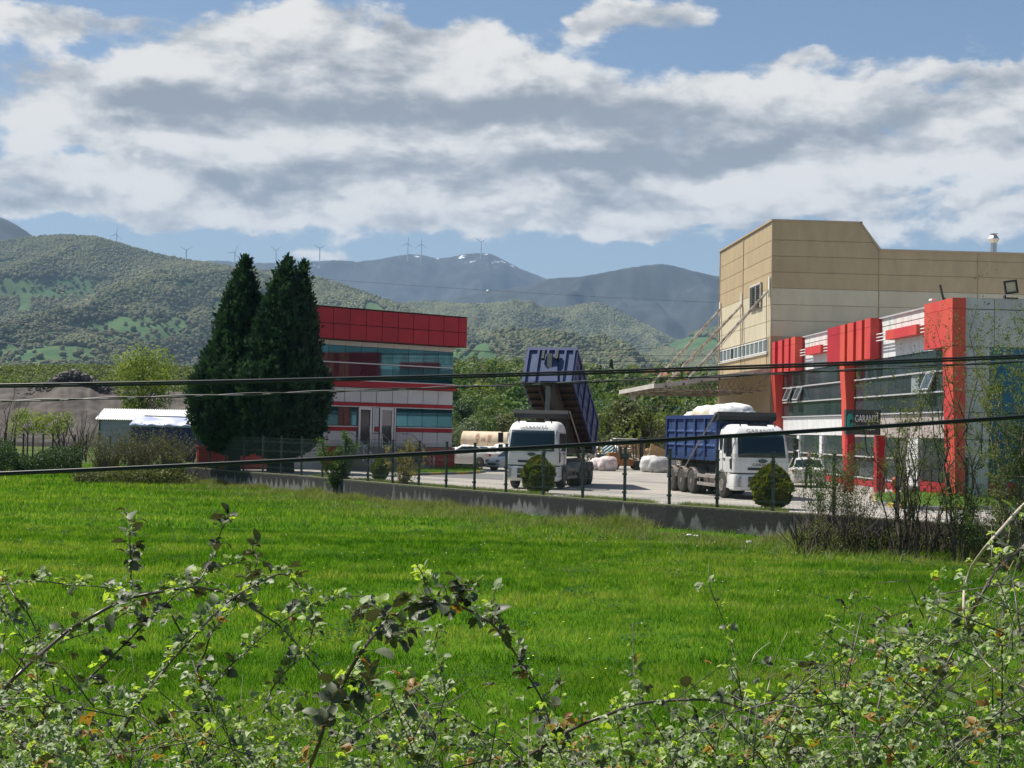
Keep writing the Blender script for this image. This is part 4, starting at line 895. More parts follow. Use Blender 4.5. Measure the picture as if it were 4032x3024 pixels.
def make_cab(T, old=False):
    fy = lambda z: np.interp(z, [1.0, 1.7, 2.62, 2.9, 3.05], [0.0, 0.02, 0.22, .42, .75])
    zs = [1.08, 1.12, 1.5, 1.72, 2.0, 2.3, 2.62, 2.80, 2.92, 3.0, 3.04]
    hw = [1.19, 1.2, 1.2, 1.2, 1.19, 1.17, 1.14, 1.11, 1.05, .96, .80]
    g = Geo(); g.loft([rring(z, h, fy(z), 1.95 if z < 2.8 else 1.95 - (z - 2.8) * .5, .16 if z < 2.7 else .24) for z, h in zip(zs, hw)])
    cab = part(T, 'cab', g, m_cabw, True, bevel=0)
    md = cab.modifiers.new('auto', 'EDGE_SPLIT'); md.split_angle = R(40)
    # windscreen, one curved pane
    g = Geo(); ns = 12; zz_ = [1.70, 1.95, 2.2, 2.45, 2.63]
    for sgn, off in ((0, -.022),):
        vs = [((-1 + 2 * i / ns) * (1.13 - .05 * (z - 1.7)), fy(z) + off + .07 * (-1 + 2 * i / ns) ** 2 * .85 + (.05 if abs(-1 + 2 * i / ns) > .95 else 0), z) for z in zz_ for i in range(ns + 1)]
        g.add(vs, [(r_ * (ns + 1) + i, r_ * (ns + 1) + i + 1, (r_ + 1) * (ns + 1) + i + 1, (r_ + 1) * (ns + 1) + i) for r_ in range(len(zz_) - 1) for i in range(ns)])
    ws = part(T, 'windscreen', g, m_wind, True)
    md = ws.modifiers.new('solid', 'SOLIDIFY'); md.thickness = .02
    g = Geo(); g.add([(.15, fy(2.35) - .0 - .02, 2.36), (.98, fy(2.35) + .04, 2.36), (.96, fy(2.56) + .03, 2.57), (.15, fy(2.56) - .02, 2.57)], [(0, 1, 2, 3)])
    for xw in (-.5, .35):
        g2 = Geo(); g2.tube([(xw, -.03, 1.74), (xw + .55, .03, 1.80)], .014, 4); part(ws, 'wiper', g2, m_dark)
    g = Geo()
    g.box(-.42, .62, 2.97, .42, .80, 3.065)
    part(T, 'roof_hatch', g, m_dark)
    for s in (-1, 1):
        g = Geo(); g.prism([(.34, 1.85), (1.25, 1.85), (1.25, 2.50), (.50, 2.50)], 'x', s * 1.165, s * 1.212)
        d = part(T, 'door_window', g, m_wind)
        g = Geo(); g.prism([(1.50, 1.98), (1.75, 1.98), (1.75, 2.45), (1.50, 2.45)], 'x', s * 1.165, s * 1.205); part(T, 'rear_quarter_window', g, m_wind)
        g = Geo(); g.box(s * 1.195, 1.36, 1.15, s * 1.212, 1.385, 2.6); g.box(s * 1.195, .30, 1.15, s * 1.212, .325, 2.5); part(T, 'door_seam', g, m_chas)
        g = Geo(); g.box(s * 1.2, 1.12, 1.58, s * 1.23, 1.30, 1.64); part(T, 'door_handle', g, m_dark)
        g = Geo(); g.prism([(.36, 1.25), (.50, 1.22), (.55, 1.60), (.36, 1.66)], 'x', s * 1.2, s * 1.222); part(T, 'corner_vent', g, m_dark)
        g = Geo(); g.tube([(s * 1.14, .35, 2.55), (s * 1.42, .10, 2.52), (s * 1.45, .08, 2.25)], .02); g.tube([(s * 1.17, .35, 1.72), (s * 1.42, .1, 1.75)], .015)
        g.box(s * 1.34, .02, 2.05, s * 1.56, .12, 2.50); g.box(s * 1.35, .02, 1.72, s * 1.54, .12, 1.98); part(T, 'mirror', g, m_dark, bevel=.02)
        g = Geo(); g.tube([(s * .75, .62, 2.95), (s * .75, .62, 3.05)], .03); part(T, 'marker_lamp', g, m_dark)
        # step and corner below the door
        g = Geo(); g.loft([[(s * 1.0, .62, z), (s * 1.20, .62, z), (s * 1.20, y1, z), (s * 1.0, y1, z)] for z, y1 in ((.45, .92), (1.07, .80))]); part(T, 'step_panel', g, m_cabw)
        # arch
        g = Geo(); n = 10; rr = .62
        vs = []
        for k in range(n + 1):
            a = R(8 + 164 * k / n); vs += [(s * .80, 1.42 - rr * math.cos(a), .53 + rr * math.sin(a)), (s * 1.22, 1.42 - rr * math.cos(a), .53 + rr * math.sin(a))]
        g.add(vs, [(2 * k, 2 * k + 1, 2 * k + 3, 2 * k + 2) for k in range(n)]); o = part(T, 'mudguard', g, m_guard); md = o.modifiers.new('s', 'SOLIDIFY'); md.thickness = .03
        wheel(T, s * 1.06, 1.42, .53, .30, s, dish=-.03)
    # bumper with lamps and grille
    g = Geo(); g.loft([rring(z, h, y0, .62, .12) for z, h, y0 in ((.36, 1.16, .06), (.42, 1.22, -.03), (.95, 1.23, -.05), (1.02, 1.20, -.01))]); bp = part(T, 'bumper', g, m_cabw, True); md = bp.modifiers.new('auto', 'EDGE_SPLIT'); md.split_angle = R(40)
    g = Geo(); g.loft([rring(z, 1.17, .04, 1.5, .14) for z in (1.02, 1.08)]); part(T, 'gap_strip', g, m_dark)
    g = Geo(); g.box(-.62, -.075, .50, .62, -.03, .64); g.box(-.62, -.075, .70, .62, -.03, .92); gr = part(T, 'grille', g, m_dark)
    g = Geo()
    for z in (.76, .81, .86): g.box(-.60, -.085, z, .60, -.076, z + .015)
    part(gr, 'grille_slat', g, m_guard)
    g = Geo(); g.box(-.62, -.012, 1.19, .62, .03, 1.29); part(T, 'upper_grille', g, m_dark)
    for s in (-1, 1):
        for z in (.58, .73, .88):
            x = s * (1.0 if z != .88 else .98); g = Geo(); g.lathe([(.075, -.035), (.075, .0), (.055, .005), (.05, -.01), (.005, -.02)], c=(x, -.012, z), axis='y', seg=14); part(T, 'headlight', g, m_lamp)
    g = Geo(); g.lathe([(.001, 0), (1, 0), (1, .02), (.92, .03), (.001, .03)], axis='z', seg=24)
    em = part(T, 'emblem', g, m_wind, loc=(0, -.004, 1.56), rot=(R(90), 0, 0)); em.scale = (.19, .075, 1)
    link('lettering', text_mesh('Ford', .13, .004, m_lamp, wide=1.1), T, (0, -.045, 1.56), (R(90), 0, 0))
    link('lettering', text_mesh('GARANTİ', .24, .004, m_faint, wide=1.15), T, (.0, .283, 2.765), (R(54.5), 0, 0))

def make_box(T, tilt, load=False):
    Lb, hw, hb = 6.75, 1.16, 1.85
    B = part(T, 'tipper_box', Geo().box(-hw, -Lb, 0, hw, 0, .08), m_brust, loc=(0, 8.85, 1.52), rot=(R(tilt), 0, 0))
    # note: B's own y runs -Lb (front) .. 0 (hinge)
    def bp_(name, g, m, **k): return part(B, name, g, m, **k)
    g = Geo()
    for s in (-1, 1): g.box(s * hw, -Lb, .0, s * (hw - .05), 0, hb)
    bp_('side_wall', g, m_blueh)
    g = Geo(); g.box(-hw + .05, -Lb, .0, hw - .05, -Lb + .05, hb); bp_('front_wall', g, m_blueh)
    g = Geo(); g.box(-hw + .05, -.05, .08, hw - .05, 0, hb - .15); bp_('tailgate', g, m_blue)
    g = Geo()
    for s in (-1, 1): g.box(s * (hw + .07), -Lb - .06, hb - .10, s * (hw - .06), 0, hb + .06)
    g.box(-hw - .07, -Lb - .08, hb - .10, hw + .07, -Lb + .06, hb + .06); bp_('rim', g, m_blue)
    for s in (-1, 1):
        for y in (-Lb + .05, -5.3, -4.0, -2.7, -1.4, -.12):
            g = Geo(); g.box(s * (hw + .0), y - .08, .0, s * (hw + .085), y + .08, hb - .10); bp_('side_post', g, m_blue)
        for z in (.62, 1.22):
            g = Geo(); g.prism([(s * (hw + .001), z - .05), (s * (hw + .055), z - .03), (s * (hw + .02), z + .06), (s * (hw + .001), z + .06)], 'y', -Lb + .12, -.2); bp_('side_ledge', g, m_blueh)
        g = Geo(); g.box(s * (hw + .0), -Lb, -.02, s * (hw + .06), 0, .12); bp_('side_rail', g, m_blue)
    for x in (-1.12, -.62, -.16, .22, .68, 1.1):
        g = Geo(); g.box(x - .05, -Lb - .09, .0, x + .05, -Lb - .001, hb - .10); bp_('front_rib', g, m_blue)
    g = Geo(); g.prism([(-.42, .02), (.5, .02), (.28, 1.5), (-.2, 1.5)], 'y', -Lb - .10, -Lb - .05); bp_('ram_plate', g, m_blue)
    for x in (-.33, .33):
        g = Geo(); g.box(x - .06, -Lb - .30, 1.15, x + .06, -Lb - .1, 1.6); bp_('ram_bracket', g, m_dark)
    # floor beams
    for k in range(11):
        g = Geo(); y = -Lb + .3 + k * .6; g.box(-hw + .02, y - .05, -.12, -.42, y + .05, -.001); g.box(.42, y - .05, -.12, hw - .02, y + .05, -.001); bp_('floor_beam', g, m_brust)
    g = Geo(); g.box(-.35, -Lb + .05, -.06, .35, 0, -.002); bp_('trough_shade', g, m_dark)  # near-black sheet painting the shade inside the ram trough
    for x in (-.40, .40):
        g = Geo(); g.box(x - .05, -Lb + .1, -.28, x + .05, 0, -.001); bp_('floor_rail', g, m_brust)
    return B

def make_truck(name, label, X, Z, back, tilt, load):
    T = thing(name, label, 'truck', cw(X, Z), -(R(back) + YAW), 'white tipper trucks in the yard')
    make_cab(T)
    g = Geo()
    for x in (-.42, .42): g.box(x - .06, .6, .78, x + .06, 8.9, 1.08)
    for y in (2.4, 3.6, 4.8, 6.0, 7.3, 8.7): g.box(-.42, y - .05, .82, .42, y + .05, 1.02)
    g.box(-.6, .5, .5, .6, 2.2, 1.05); g.box(-.48, 2.2, 1.08, -.36, 8.9, 1.30); g.box(.36, 2.2, 1.08, .48, 8.9, 1.30); part(T, 'chassis', g, m_chas)
    for y in (5.3, 6.65, 8.0):
        g = Geo(); g.tube([(-1.0, y, .53), (1.0, y, .53)], .08); g.lathe([(.22, -.15), (.22, .15)], c=(0, y, .53), axis='x', seg=10); part(T, 'axle', g, m_chas)
        for s in (-1, 1):
            wheel(T, s * 1.05, y, .53, .30, s, dish=.12); wheel(T, s * .72, y, .53, .28, s, dish=.05)
            g = Geo(); n = 8; vs = []
            for k in range(n + 1):
                a = R(15 + 150 * k / n); vs += [(s * .60, y - .61 * math.cos(a), .53 + .61 * math.sin(a)), (s * 1.22, y - .61 * math.cos(a), .53 + .61 * math.sin(a))]
            g.add(vs, [(2 * k, 2 * k + 1, 2 * k + 3, 2 * k + 2) for k in range(n)]); o = part(T, 'mudguard', g, m_guard); o.modifiers.new('s', 'SOLIDIFY').thickness = .025
    for s in (-1, 1):
        g = Geo(); g.box(s * 1.12, 2.35, .42, s * 1.17, 4.6, .56); g.box(s * 1.12, 2.35, .78, s * 1.17, 4.6, .90)
        for y in (2.5, 3.4, 4.4): g.box(s * 1.08, y, .42, s * 1.12, y + .06, .9)
        part(T, 'side_guard', g, m_guard)
        g = Geo(); g.tube([(s * .78, 2.7, .72), (s * .78, 4.1, .72)], .28, 14); part(T, 'tank', g, m_guard, False)
        g = Geo(); g.box(s * .5, 2.15, .55, s * 1.1, 2.5, 1.25); part(T, 'equipment_box', g, m_chas)
    g = Geo(); g.tube([(0, 2.45, .7), (0, 2.45, 1.5)], .1); g.box(-1.0, 8.9, .55, 1.0, 9.0, .72); part(T, 'rear_bar', g, m_chas)
    B = make_box(T, -tilt, load)
    th_ = R(tilt); Lb = 6.75
    top = Vector((0, 8.85 - (Lb + .2) * math.cos(th_) - 1.35 * math.sin(th_) * -1, 1.52 + (Lb + .2) * math.sin(th_) + 1.35 * math.cos(th_)))
    if tilt > 5:
        g = Geo(); b0 = Vector((0, 2.6, .9)); d = top - b0
        g.tube([b0, b0 + d * .30], .13, 12); g.tube([b0 + d * .30, b0 + d * .62], .115, 12); g.bar(b0 + d * .62, top + Vector((0, 0, .1)), .22, .2); part(T, 'lifting_ram', g, m_ram)
    # sheet cover housing above the cab, and its swing arms
    g = Geo(); g.prism([(1.75, 3.22), (2.22, 3.16), (2.3, 3.5), (1.8, 3.56), (1.7, 3.4)], 'x', -1.27, 1.27); part(T, 'cover_housing', g, m_tarp)
    g = Geo(); g.bar((-1.1, 2.12, 3.25), (-1.1, 2.12, 1.1), .07); g.bar((1.1, 2.12, 3.25), (1.1, 2.12, 1.1), .07); part(T, 'housing_post', g, m_dark)
    for s in (-1, 1):
        g = Geo(); g.tube([(s * 1.30, 1.95, 3.5), (s * 1.32, 3.9, 2.3), (s * 1.28, 5.9, 1.15)], .035); part(T, 'swing_arm', g, m_guard)
    return T
T1 = make_truck('tipper_truck', 'white cab truck with its long blue tipper box raised high', .93, 64.6, 14, 29.8, False)
T2 = make_truck('tipper_truck', 'white cab truck with lowered blue box heaped with white sacks', 10.2, 58.6, -12, 0, True)
link('lettering', text_mesh('GARANTİ', .17, .004, m_faint, wide=1.2), T2, (0, -.006, 1.40), (R(90), 0, 0))

def lump(name, c, r, m, label, cat, group, seed, amp=.22, sub=3, freq=1.6, rot=0, boxy=.75):
    n = 26; k = 16; V = []; rs = np.random.default_rng(seed); o_ = rs.uniform(0, 50, 3)
    th = np.linspace(0, 2 * np.pi, n, endpoint=False); ph = np.linspace(-np.pi / 2, np.pi / 2, k)
    PH, TH = np.meshgrid(ph, th, indexing='ij')
    def sp_(v, e): return np.sign(v) * np.abs(v) ** e
    X = sp_(np.cos(PH), boxy) * sp_(np.cos(TH), boxy); Y = sp_(np.cos(PH), boxy) * sp_(np.sin(TH), boxy); Zp = sp_(np.sin(PH), boxy)
    nn = fbm(X * freq + o_[0] + Zp, Y * freq + o_[1] + Zp * 1.3, seed, 4, .6) - .5; cre = np.abs(fbm(TH * 1.2 + o_[0], PH * 3 + o_[1], seed + 5, 2) - .5)
    wv_ = 1 + amp * 2 * nn - amp * .9 * np.exp(-(cre / .03) ** 2)
    wv_[0] = wv_[0].mean(); wv_[-1] = wv_[-1].mean(); wv_[:, 0] = wv_[:, 0]
    P = np.stack([X * wv_ * r[0], Y * wv_ * r[1], Zp * wv_ * r[2]], -1).reshape(-1, 3)
    i, j = np.meshgrid(np.arange(k - 1), np.arange(n), indexing='ij'); a = (i * n + j).ravel(); b_ = (i * n + (j + 1) % n).ravel()
    return single(name, Geo().raw(P, np.stack([a, b_, b_ + n, a + n], 1)), m, label, cat, c, (0, 0, rot), True, group)
# sacks on the second truck
Mx = Matrix.Translation(cw(10.2, 58.6)) @ Matrix.Rotation(-(R(-12) + YAW), 4, 'Z')
for k, (y, x, z, r, m, lb) in enumerate([(3.7, .1, 3.35, (1.0, 1.15, .62), m_sack, 'big white sack bulging highest on the blue truck box nearest the cab'), (5.6, -.1, 3.3, (1.0, 1.1, .60), m_sacky, 'creased yellowish sack in the middle of the blue truck load'),
        (7.3, 0, 3.15, (.95, .95, .48), m_sack, 'low white sack at the tail end of the blue truck load')]):
    lump('sack', Mx @ Vector((x, y, z)), r, m, lb, 'sack', 'sacks heaped on the lowered blue truck box', 100 + k)
g = Geo(); g.box(-1.05, 2.2, 2.6, 1.05, 8.7, 2.95)
for k, (y, x) in enumerate([(3.0, .5), (4.8, .6), (6.5, .5), (8.0, -.3)]):
    lump('sack', Mx @ Vector((x, y, 2.75)), (.6, .9, .75), m_sack, 'white sack sunk low in the blue truck box, %s counted from the cab' % ('first', 'second', 'third', 'fourth')[k], 'sack', 'sacks heaped on the lowered blue truck box', 120 + k)

# ---- cars
def make_car(label, loc, rot, group, kind='sedan', L=4.4, W=.88, H=1.45, lam='rear'):
    r = thing('parked_car', label, 'car', loc, rot, group)      # front at y=0, tail at y=L
    def ringat(y, hw, zb, zs, zt, hwt):
        return [(-hw * .92, y, zb), (-hw, y, zb + .12), (-hw, y, zs - .18), (-hw * .97, y, zs), (-hwt, y, zt), (0, y, zt + .02), (hwt, y, zt), (hw * .97, y, zs), (hw, y, zs - .18), (hw, y, zb + .12), (hw * .92, y, zb)]
    st = [(0, .70, .30, .55, .58, .50), (.12, .80, .22, .66, .70, .60), (.5, W, .20, .78, .84, .70), (1.3, W, .20, .88, .94, .74), (2.2, W, .19, .92, .95, .78), (3.2, W, .20, .95, .98, .78), (L - .5, W, .22, 1.0 if kind == 'sedan' else 1.0, 1.04, .76), (L - .12, W * .94, .28, .96, 1.02, .70), (L, W * .86, .38, .85, .92, .62)]
    g = Geo(); g.loft([ringat(*s) for s in st]); b_ = part(r, 'body', g, m_carw, True); md = b_.modifiers.new('e', 'EDGE_SPLIT'); md.split_angle = R(38)
    if kind == 'sedan': pr = [(1.15, .92), (1.95, H - .04), (2.6, H), (3.2, H - .04), (4.0, 1.02)]
    else: pr = [(1.05, .92), (1.85, H - .04), (2.6, H), (3.6, H - .06), (L - .12, 1.0)]
    def gh(y, z, ins=0): 
        hw = np.interp(z, [.9, H], [W * .90, W * .66]) - ins; return hw
    ys_ = np.linspace(pr[0][0], pr[-1][0], 15); zt = np.interp(ys_, [p[0] for p in pr], [p[1] for p in pr])
    rings = [[(-gh(y, .9), y, .88), (-gh(y, z), y, z), (-gh(y, z) * .5, y, z + .015), (gh(y, z) * .5, y, z + .015), (gh(y, z), y, z), (gh(y, .9), y, .88)] for y, z in zip(ys_, zt)]
    g = Geo(); g.loft(rings); part(r, 'windows', g, m_wind)
    yr = np.linspace(pr[1][0] - .05, pr[3][0] + .05, 9); zr = np.interp(yr, [p[0] for p in pr], [p[1] for p in pr])
    g = Geo(); g.loft([[(-gh(y, z) - .012, y, z - .05), (-gh(y, z) * .9, y, z + .022), (0, y, z + .04), (gh(y, z) * .9, y, z + .022), (gh(y, z) + .012, y, z - .05), (0, y, z - .02)] for y, z in zip(yr, zr)]); part(r, 'roof', g, m_carw, True)
    for s in (-1, 1):
        for (p, q) in ((pr[0], pr[1]), (pr[3], pr[4])):
            g = Geo(); g.bar((s * (gh(0, p[1]) + .004), p[0], p[1]), (s * (gh(0, q[1]) + .004), q[0], q[1]), .05, .05); part(r, 'pillar', g, m_carw)
        g = Geo(); g.bar((s * W * .90, 2.45, .9), (s * gh(0, H), 2.4, H), .03, .08); part(r, 'door_pillar', g, m_dark)
        g = Geo(); g.box(s * (W - .02), 1.35, .92, s * (W + .18), 1.5, 1.06); part(r, 'mirror', g, m_carw, bevel=.02)
        for y in (.82, L - .85):
            g = Geo(); g.lathe([(.37, -.02), (.37, .0), (.01, .0)], c=(s * (W - .01), y, .33), axis='x', seg=20); g.lathe([(.37, 0), (.37, .012)], c=(s * (W + .002) - .006, y, .33), axis='x', seg=20); part(r, 'wheel_arch', g, m_dark)
            wheel(r, s * (W - .07), y, .32, .20, s, dish=.02)
        g = Geo(); g.box(s * (W * .40), L - .16, .76, s * (W * .96), L - .015, .92); part(r, 'tail_light', g, m_redl, bevel=.02)
        g = Geo(); g.box(s * (W * .45), .0, .58, s * (W * .86), .16, .72); part(r, 'headlight', g, m_lamp, bevel=.02)
        for y in (1.95, 3.0):
            g = Geo(); g.box(s * W, y, .80, s * (W + .02), y + .16, .83); part(r, 'door_handle', g, m_carw)
    g = Geo(); g.box(-.26, L - .03, .62, .26, L + .012, .74); part(r, 'number_plate', g, m_lamp)
    g = Geo(); g.box(-.4, -.01, .35, .4, .05, .5); part(r, 'grille', g, m_dark)
    return r
grp = 'white cars parked in the yard'
# sedan seen from its rear corner, hatchback from its front corner
def carpos(px, Z): return cw((px - CX) / F * Z, Z)
def aim(deg): return -(R(deg) + YAW)
make_car('white saloon seen from its rear corner right of the office steps', carpos(1748, 103.5), aim(180 - 62), grp)
make_car('small white hatchback half hidden behind the raised tipper truck', carpos(1943, 92.8), aim(52), grp, 'hatch', 3.9, .85, 1.5)
make_car('white car with red tail lights parked before the showroom beside a person', carpos(3160, 77.5), aim(186), grp, 'hatch', 4.2, .88, 1.5)

# ---- tank, sacks, forklift, crates
m_tank = mat('rusty_cream_tank', (0.62, 0.52, 0.36), 0.7, col2=(0.45, 0.35, 0.24), vscale=1.5, lo_=.3, hi_=.6)
m_tend = mat('orange_rusty_end', (0.55, 0.30, 0.12), 0.75, var=.25, vscale=2)
m_rtxt = mat('faded_red_letters', (0.42, 0.10, 0.06), 0.8, var=.4, vscale=6)
tr_ = .80; tp = at(1850, 1740, 107); tk = thing('water_tank', 'long cream cylindrical tank with faded red letters lying behind the sack pile', 'tank', (tp.x, tp.y, tp.z), -(R(12) + YAW))
g = Geo(); g.lathe([(tr_, -.4), (tr_, 3.5)], axis='x', seg=32); part(tk, 'shell', g, m_tank, True).modifiers.new('e', 'EDGE_SPLIT').split_angle = R(50)
g = Geo(); g.lathe([(tr_ - .02, -.4), (tr_ * .7, -.48), (.01, -.5)], axis='x', seg=32); part(tk, 'tank_end', g, m_tend, True)
g = Geo(); g.box(0, -.6, -1.6, .3, .6, -.62); g.box(2.7, -.6, -1.6, 3.0, .6, -.62); part(tk, 'cradle', g, m_chas)
for s_t, xo, sz in (('YANGIN', .85, .40), ('SU', 1.30, .40), ('TANKI', 1.75, .40)):
    me = text_mesh(s_t, sz, .0, m_rtxt, wide=.75)
    for v in me.vertices:                 # bent round the shell, reading upwards
        a = v.co.x / tr_ * .9 ; yy = v.co.y; v.co = Vector((xo - yy, -(tr_ + .015) * math.cos(a + .25), (tr_ + .015) * math.sin(a + .25)))
    link('lettering', me, tk)
ORD = 'first second third fourth fifth sixth seventh eighth ninth tenth eleventh twelfth thirteenth fourteenth fifteenth sixteenth seventeenth eighteenth nineteenth twentieth'.split() + ['twenty-first', 'twenty-second', 'twenty-third', 'twenty-fourth', 'twenty-fifth']
# long pile of white sacks
ks = 0
for row, (z, n, x0, x1) in enumerate(((.50, 13, 1755, 2030), (1.02, 12, 1770, 2020), (1.38, 4, 1960, 2030))):
    for k in range(n):
        q = cw((x0 + (x1 - x0) * k / (n - 1) - CX) / F * 106, 104.6 + rng.uniform(-.4, .4) + row * .5); s_ = rng.uniform(.55, .8)
        zz_ = z + rng.uniform(-.12, .12) - (.35 if (row > 0 and k < 3) else 0)
        lump('sack', (q.x, q.y, zz_), (s_ * 1.1, s_, s_ * .72), m_sack, 'white sack, %s from left in the %s layer of heap behind the saloon' % (ORD[k], ('bottom', 'middle', 'top right')[row]), 'sack', 'white plastic sacks heaped behind the parked saloon', 200 + ks, amp=.30, rot=rng.uniform(0, 3), freq=2.3); ks += 1
m_pinks = mat('pinkish_striped_bale', (0.62, 0.42, 0.42), 0.6, col2=(0.74, 0.72, 0.70), vscale=4, lo_=.45, hi_=.55, stretch=(1, 1, .6), bump=.5, bscale=8)
m_grb = mat('grey_plastic_bale', (0.33, 0.33, 0.34), 0.6, col2=(0.46, 0.46, 0.46), vscale=3, bump=.5, bscale=8)
def bale(px, py, Z, r, m, lb, seed): 
    q = at(px, py, Z); lump('bale', (q.x, q.y, max(r[2] * .8, 0)), r, m, lb, 'bale', 'bales near the forklift', seed, amp=.16, freq=2.5)
bale(2364, 1815, 99, (.62, .6, .48), m_pinks, 'pinkish white striped bale nearest the raised blue box', 301); bale(2398, 1812, 98, (.68, .6, .55), m_pinks, 'taller pinkish bale just left of the forklift', 302)
bale(2568, 1810, 97, (.72, .7, .62), m_sack, 'round pale bale just right of the forklift', 303); bale(2614, 1812, 96, (.92, .7, .60), m_grb, 'grey bale between the pale bale and the blue truck', 304)
# forklift
m_ork = mat('orange_forklift_paint', (0.36, 0.14, 0.025), 0.5, var=.35, vscale=3)
q = gd(2470, 1850); fk = thing('forklift', 'orange forklift with overhead guard working among the bales', 'forklift', q, R(4))
g = Geo(); g.loft([[(-1.15, -.5, z), (x1, -.5, z), (x1, .5, z), (-1.15, .5, z)] for z, x1 in ((.28, .75), (.62, .80), (.75, .2))]); part(fk, 'body', g, m_ork, bevel=.04)
g = Geo(); g.loft([[(-1.3, -.48, z), (x1, -.5, z), (x1, .5, z), (-1.3, .48, z)] for z, x1 in ((.25, -.5), (1.05, -.5), (1.2, -.75))]); part(fk, 'counterweight', g, m_ork, bevel=.06)
g = Geo(); g.box(-.35, -.35, .75, .15, .35, 1.15); g.box(-.5, -.3, 1.0, -.35, .3, 1.6); part(fk, 'seat', g, m_dark, bevel=.03)
g = Geo()
for x, y in ((-.85, -.45), (-.85, .45), (.65, -.45), (.65, .45)): g.bar((x, y, .7), (x * .85, y, 2.15), .06)
part(fk, 'guard_post', g, m_dark)
g = Geo(); g.box(-.85, -.5, 2.15, .7, .5, 2.21); part(fk, 'overhead_guard', g, m_white)
g = Geo()
for y in (-.32, .32): g.bar((1.1, y, .1), (1.1, y, 2.35), .12, .10)
for z in (.2, 1.2, 2.3): g.bar((1.1, -.32, z), (1.1, .32, z), .08)
part(fk, 'mast', g, m_dark)
g = Geo()
for y in (-.3, .3): g.box(1.18, y - .05, .15, 2.2, y + .05, .20); g.box(1.16, y - .05, .15, 1.22, y + .05, .75)
part(fk, 'fork', g, m_dark)
for x, r_ in ((-.85, .26), (.75, .33)):
    for s in (-1, 1): wheel_ = Geo(); wheel_.lathe([(r_ * .5, -.1), (r_, -.1), (r_, .1), (r_ * .5, .1)], c=(x, s * .48, r_), axis='y', seg=18); part(fk, 'wheel', wheel_, m_tyre)
g = Geo(); g.tube([(.45, 0, .75), (.3, 0, 1.25)], .03); g.lathe([(.17, 0), (.17, .03)], c=(.28, 0, 1.27), seg=14); part(fk, 'steering_wheel', g, m_dark)
# pallets, crates
m_lb = mat('pale_blue_crate', (0.25, 0.42, 0.50), 0.6, var=.2); m_wood = mat('pale_wood', (0.50, 0.34, 0.17), 0.8, var=.3, vscale=5)
q = at(2405, 1775, 103); r = thing('plastic_pallet', 'tilted light blue slatted pallet standing behind the pinkish bales', 'pallet', q, R(20)); r.rotation_euler = (R(25), R(-35), R(15))
for k in range(5): g = Geo(); g.box(-.5, -.05, -.55 + k * .24, .5, .03, -.42 + k * .24); part(r, 'slat', g, m_lb)
g = Geo(); g.box(-.5, .03, -.55, -.42, .1, .6); g.box(.42, .03, -.55, .5, .1, .6); part(r, 'runner', g, m_lb)
q = at(2600, 1790, 101); r = thing('wooden_crate', 'yellow wooden panel leaning behind the grey bale', 'crate', q); r.rotation_euler = (R(60), R(22), R(10))
for k in range(4): g = Geo(); g.box(-.75, -.6 + k * .3, -.03, .75, -.32 + k * .3, .03); part(r, 'board', g, m_wood)
for k, (px, py, Z) in enumerate(((2415, 1786, 104), (2440, 1790, 104), (2465, 1765, 106), (2515, 1772, 107), (2380, 1788, 105))):
    q = at(px, py, Z); r = thing('wooden_pallet', ['flat wooden pallet low behind the pinkish bales', 'wooden pallet just left of the forklift guard', 'brown pallet on edge seen through the forklift guard', 'weathered pallet behind the forklift mast', 'grey pallet stacked by the raised blue box'][k], 'pallet', (q.x, q.y, max(q.z, .3)), rng.uniform(-.4, .4), 'pallets around the forklift')
    if k in (2, 3): r.rotation_euler = (R(70), 0, .3)
    for j_ in range(5): g = Geo(); g.box(-.6, -.4 + j_ * .19, .10, .6, -.27 + j_ * .19, .125); part(r, 'slat', g, m_wood)
    for j_ in (-.55, 0, .5): g = Geo(); g.box(j_, -.4, 0, j_ + .09, .5, .098); part(r, 'block', g, m_wood)
    if k in (0, 1, 4): g = Geo(); g.box(-.5, -.4, -.35, .5, .4, -.002); part(r, 'load', g, m_chas)
# mixed debris bank behind the bales
m_deb = mat('mixed_scrap', (0.30, 0.25, 0.22), 0.9, col2=(0.10, 0.09, 0.08), vscale=1.2, coord='World', detail=10)
g = Geo(); n = 60
for k in range(1500):
    px = rng.uniform(2290, 2900) if k < 600 else rng.uniform(1990, 2080); q = at(px, 1750, 118 + rng.uniform(-4, 10)); h = rng.uniform(.0, 1.35) * (0.4 + vnoise(px / 60., 3., 4) * 1.2); s_ = rng.uniform(.05, .24)
    mt = Matrix.Translation((q.x, q.y, h)) @ Matrix.Rotation(rng.uniform(0, 6), 4, Vector(rng.normal(size=3)).normalized()); g.box(-s_, -s_ * .6, -s_ * .3, s_, s_ * .6, s_ * .3, int(rng.integers(0, 4)), mt)
o = part(None, 'scrap_heap', g, [m_deb, m_white, m_wood, m_chas]); tag(o, 'low heap of mixed scrap along the back of the yard', 'scrap', kind='stuff')

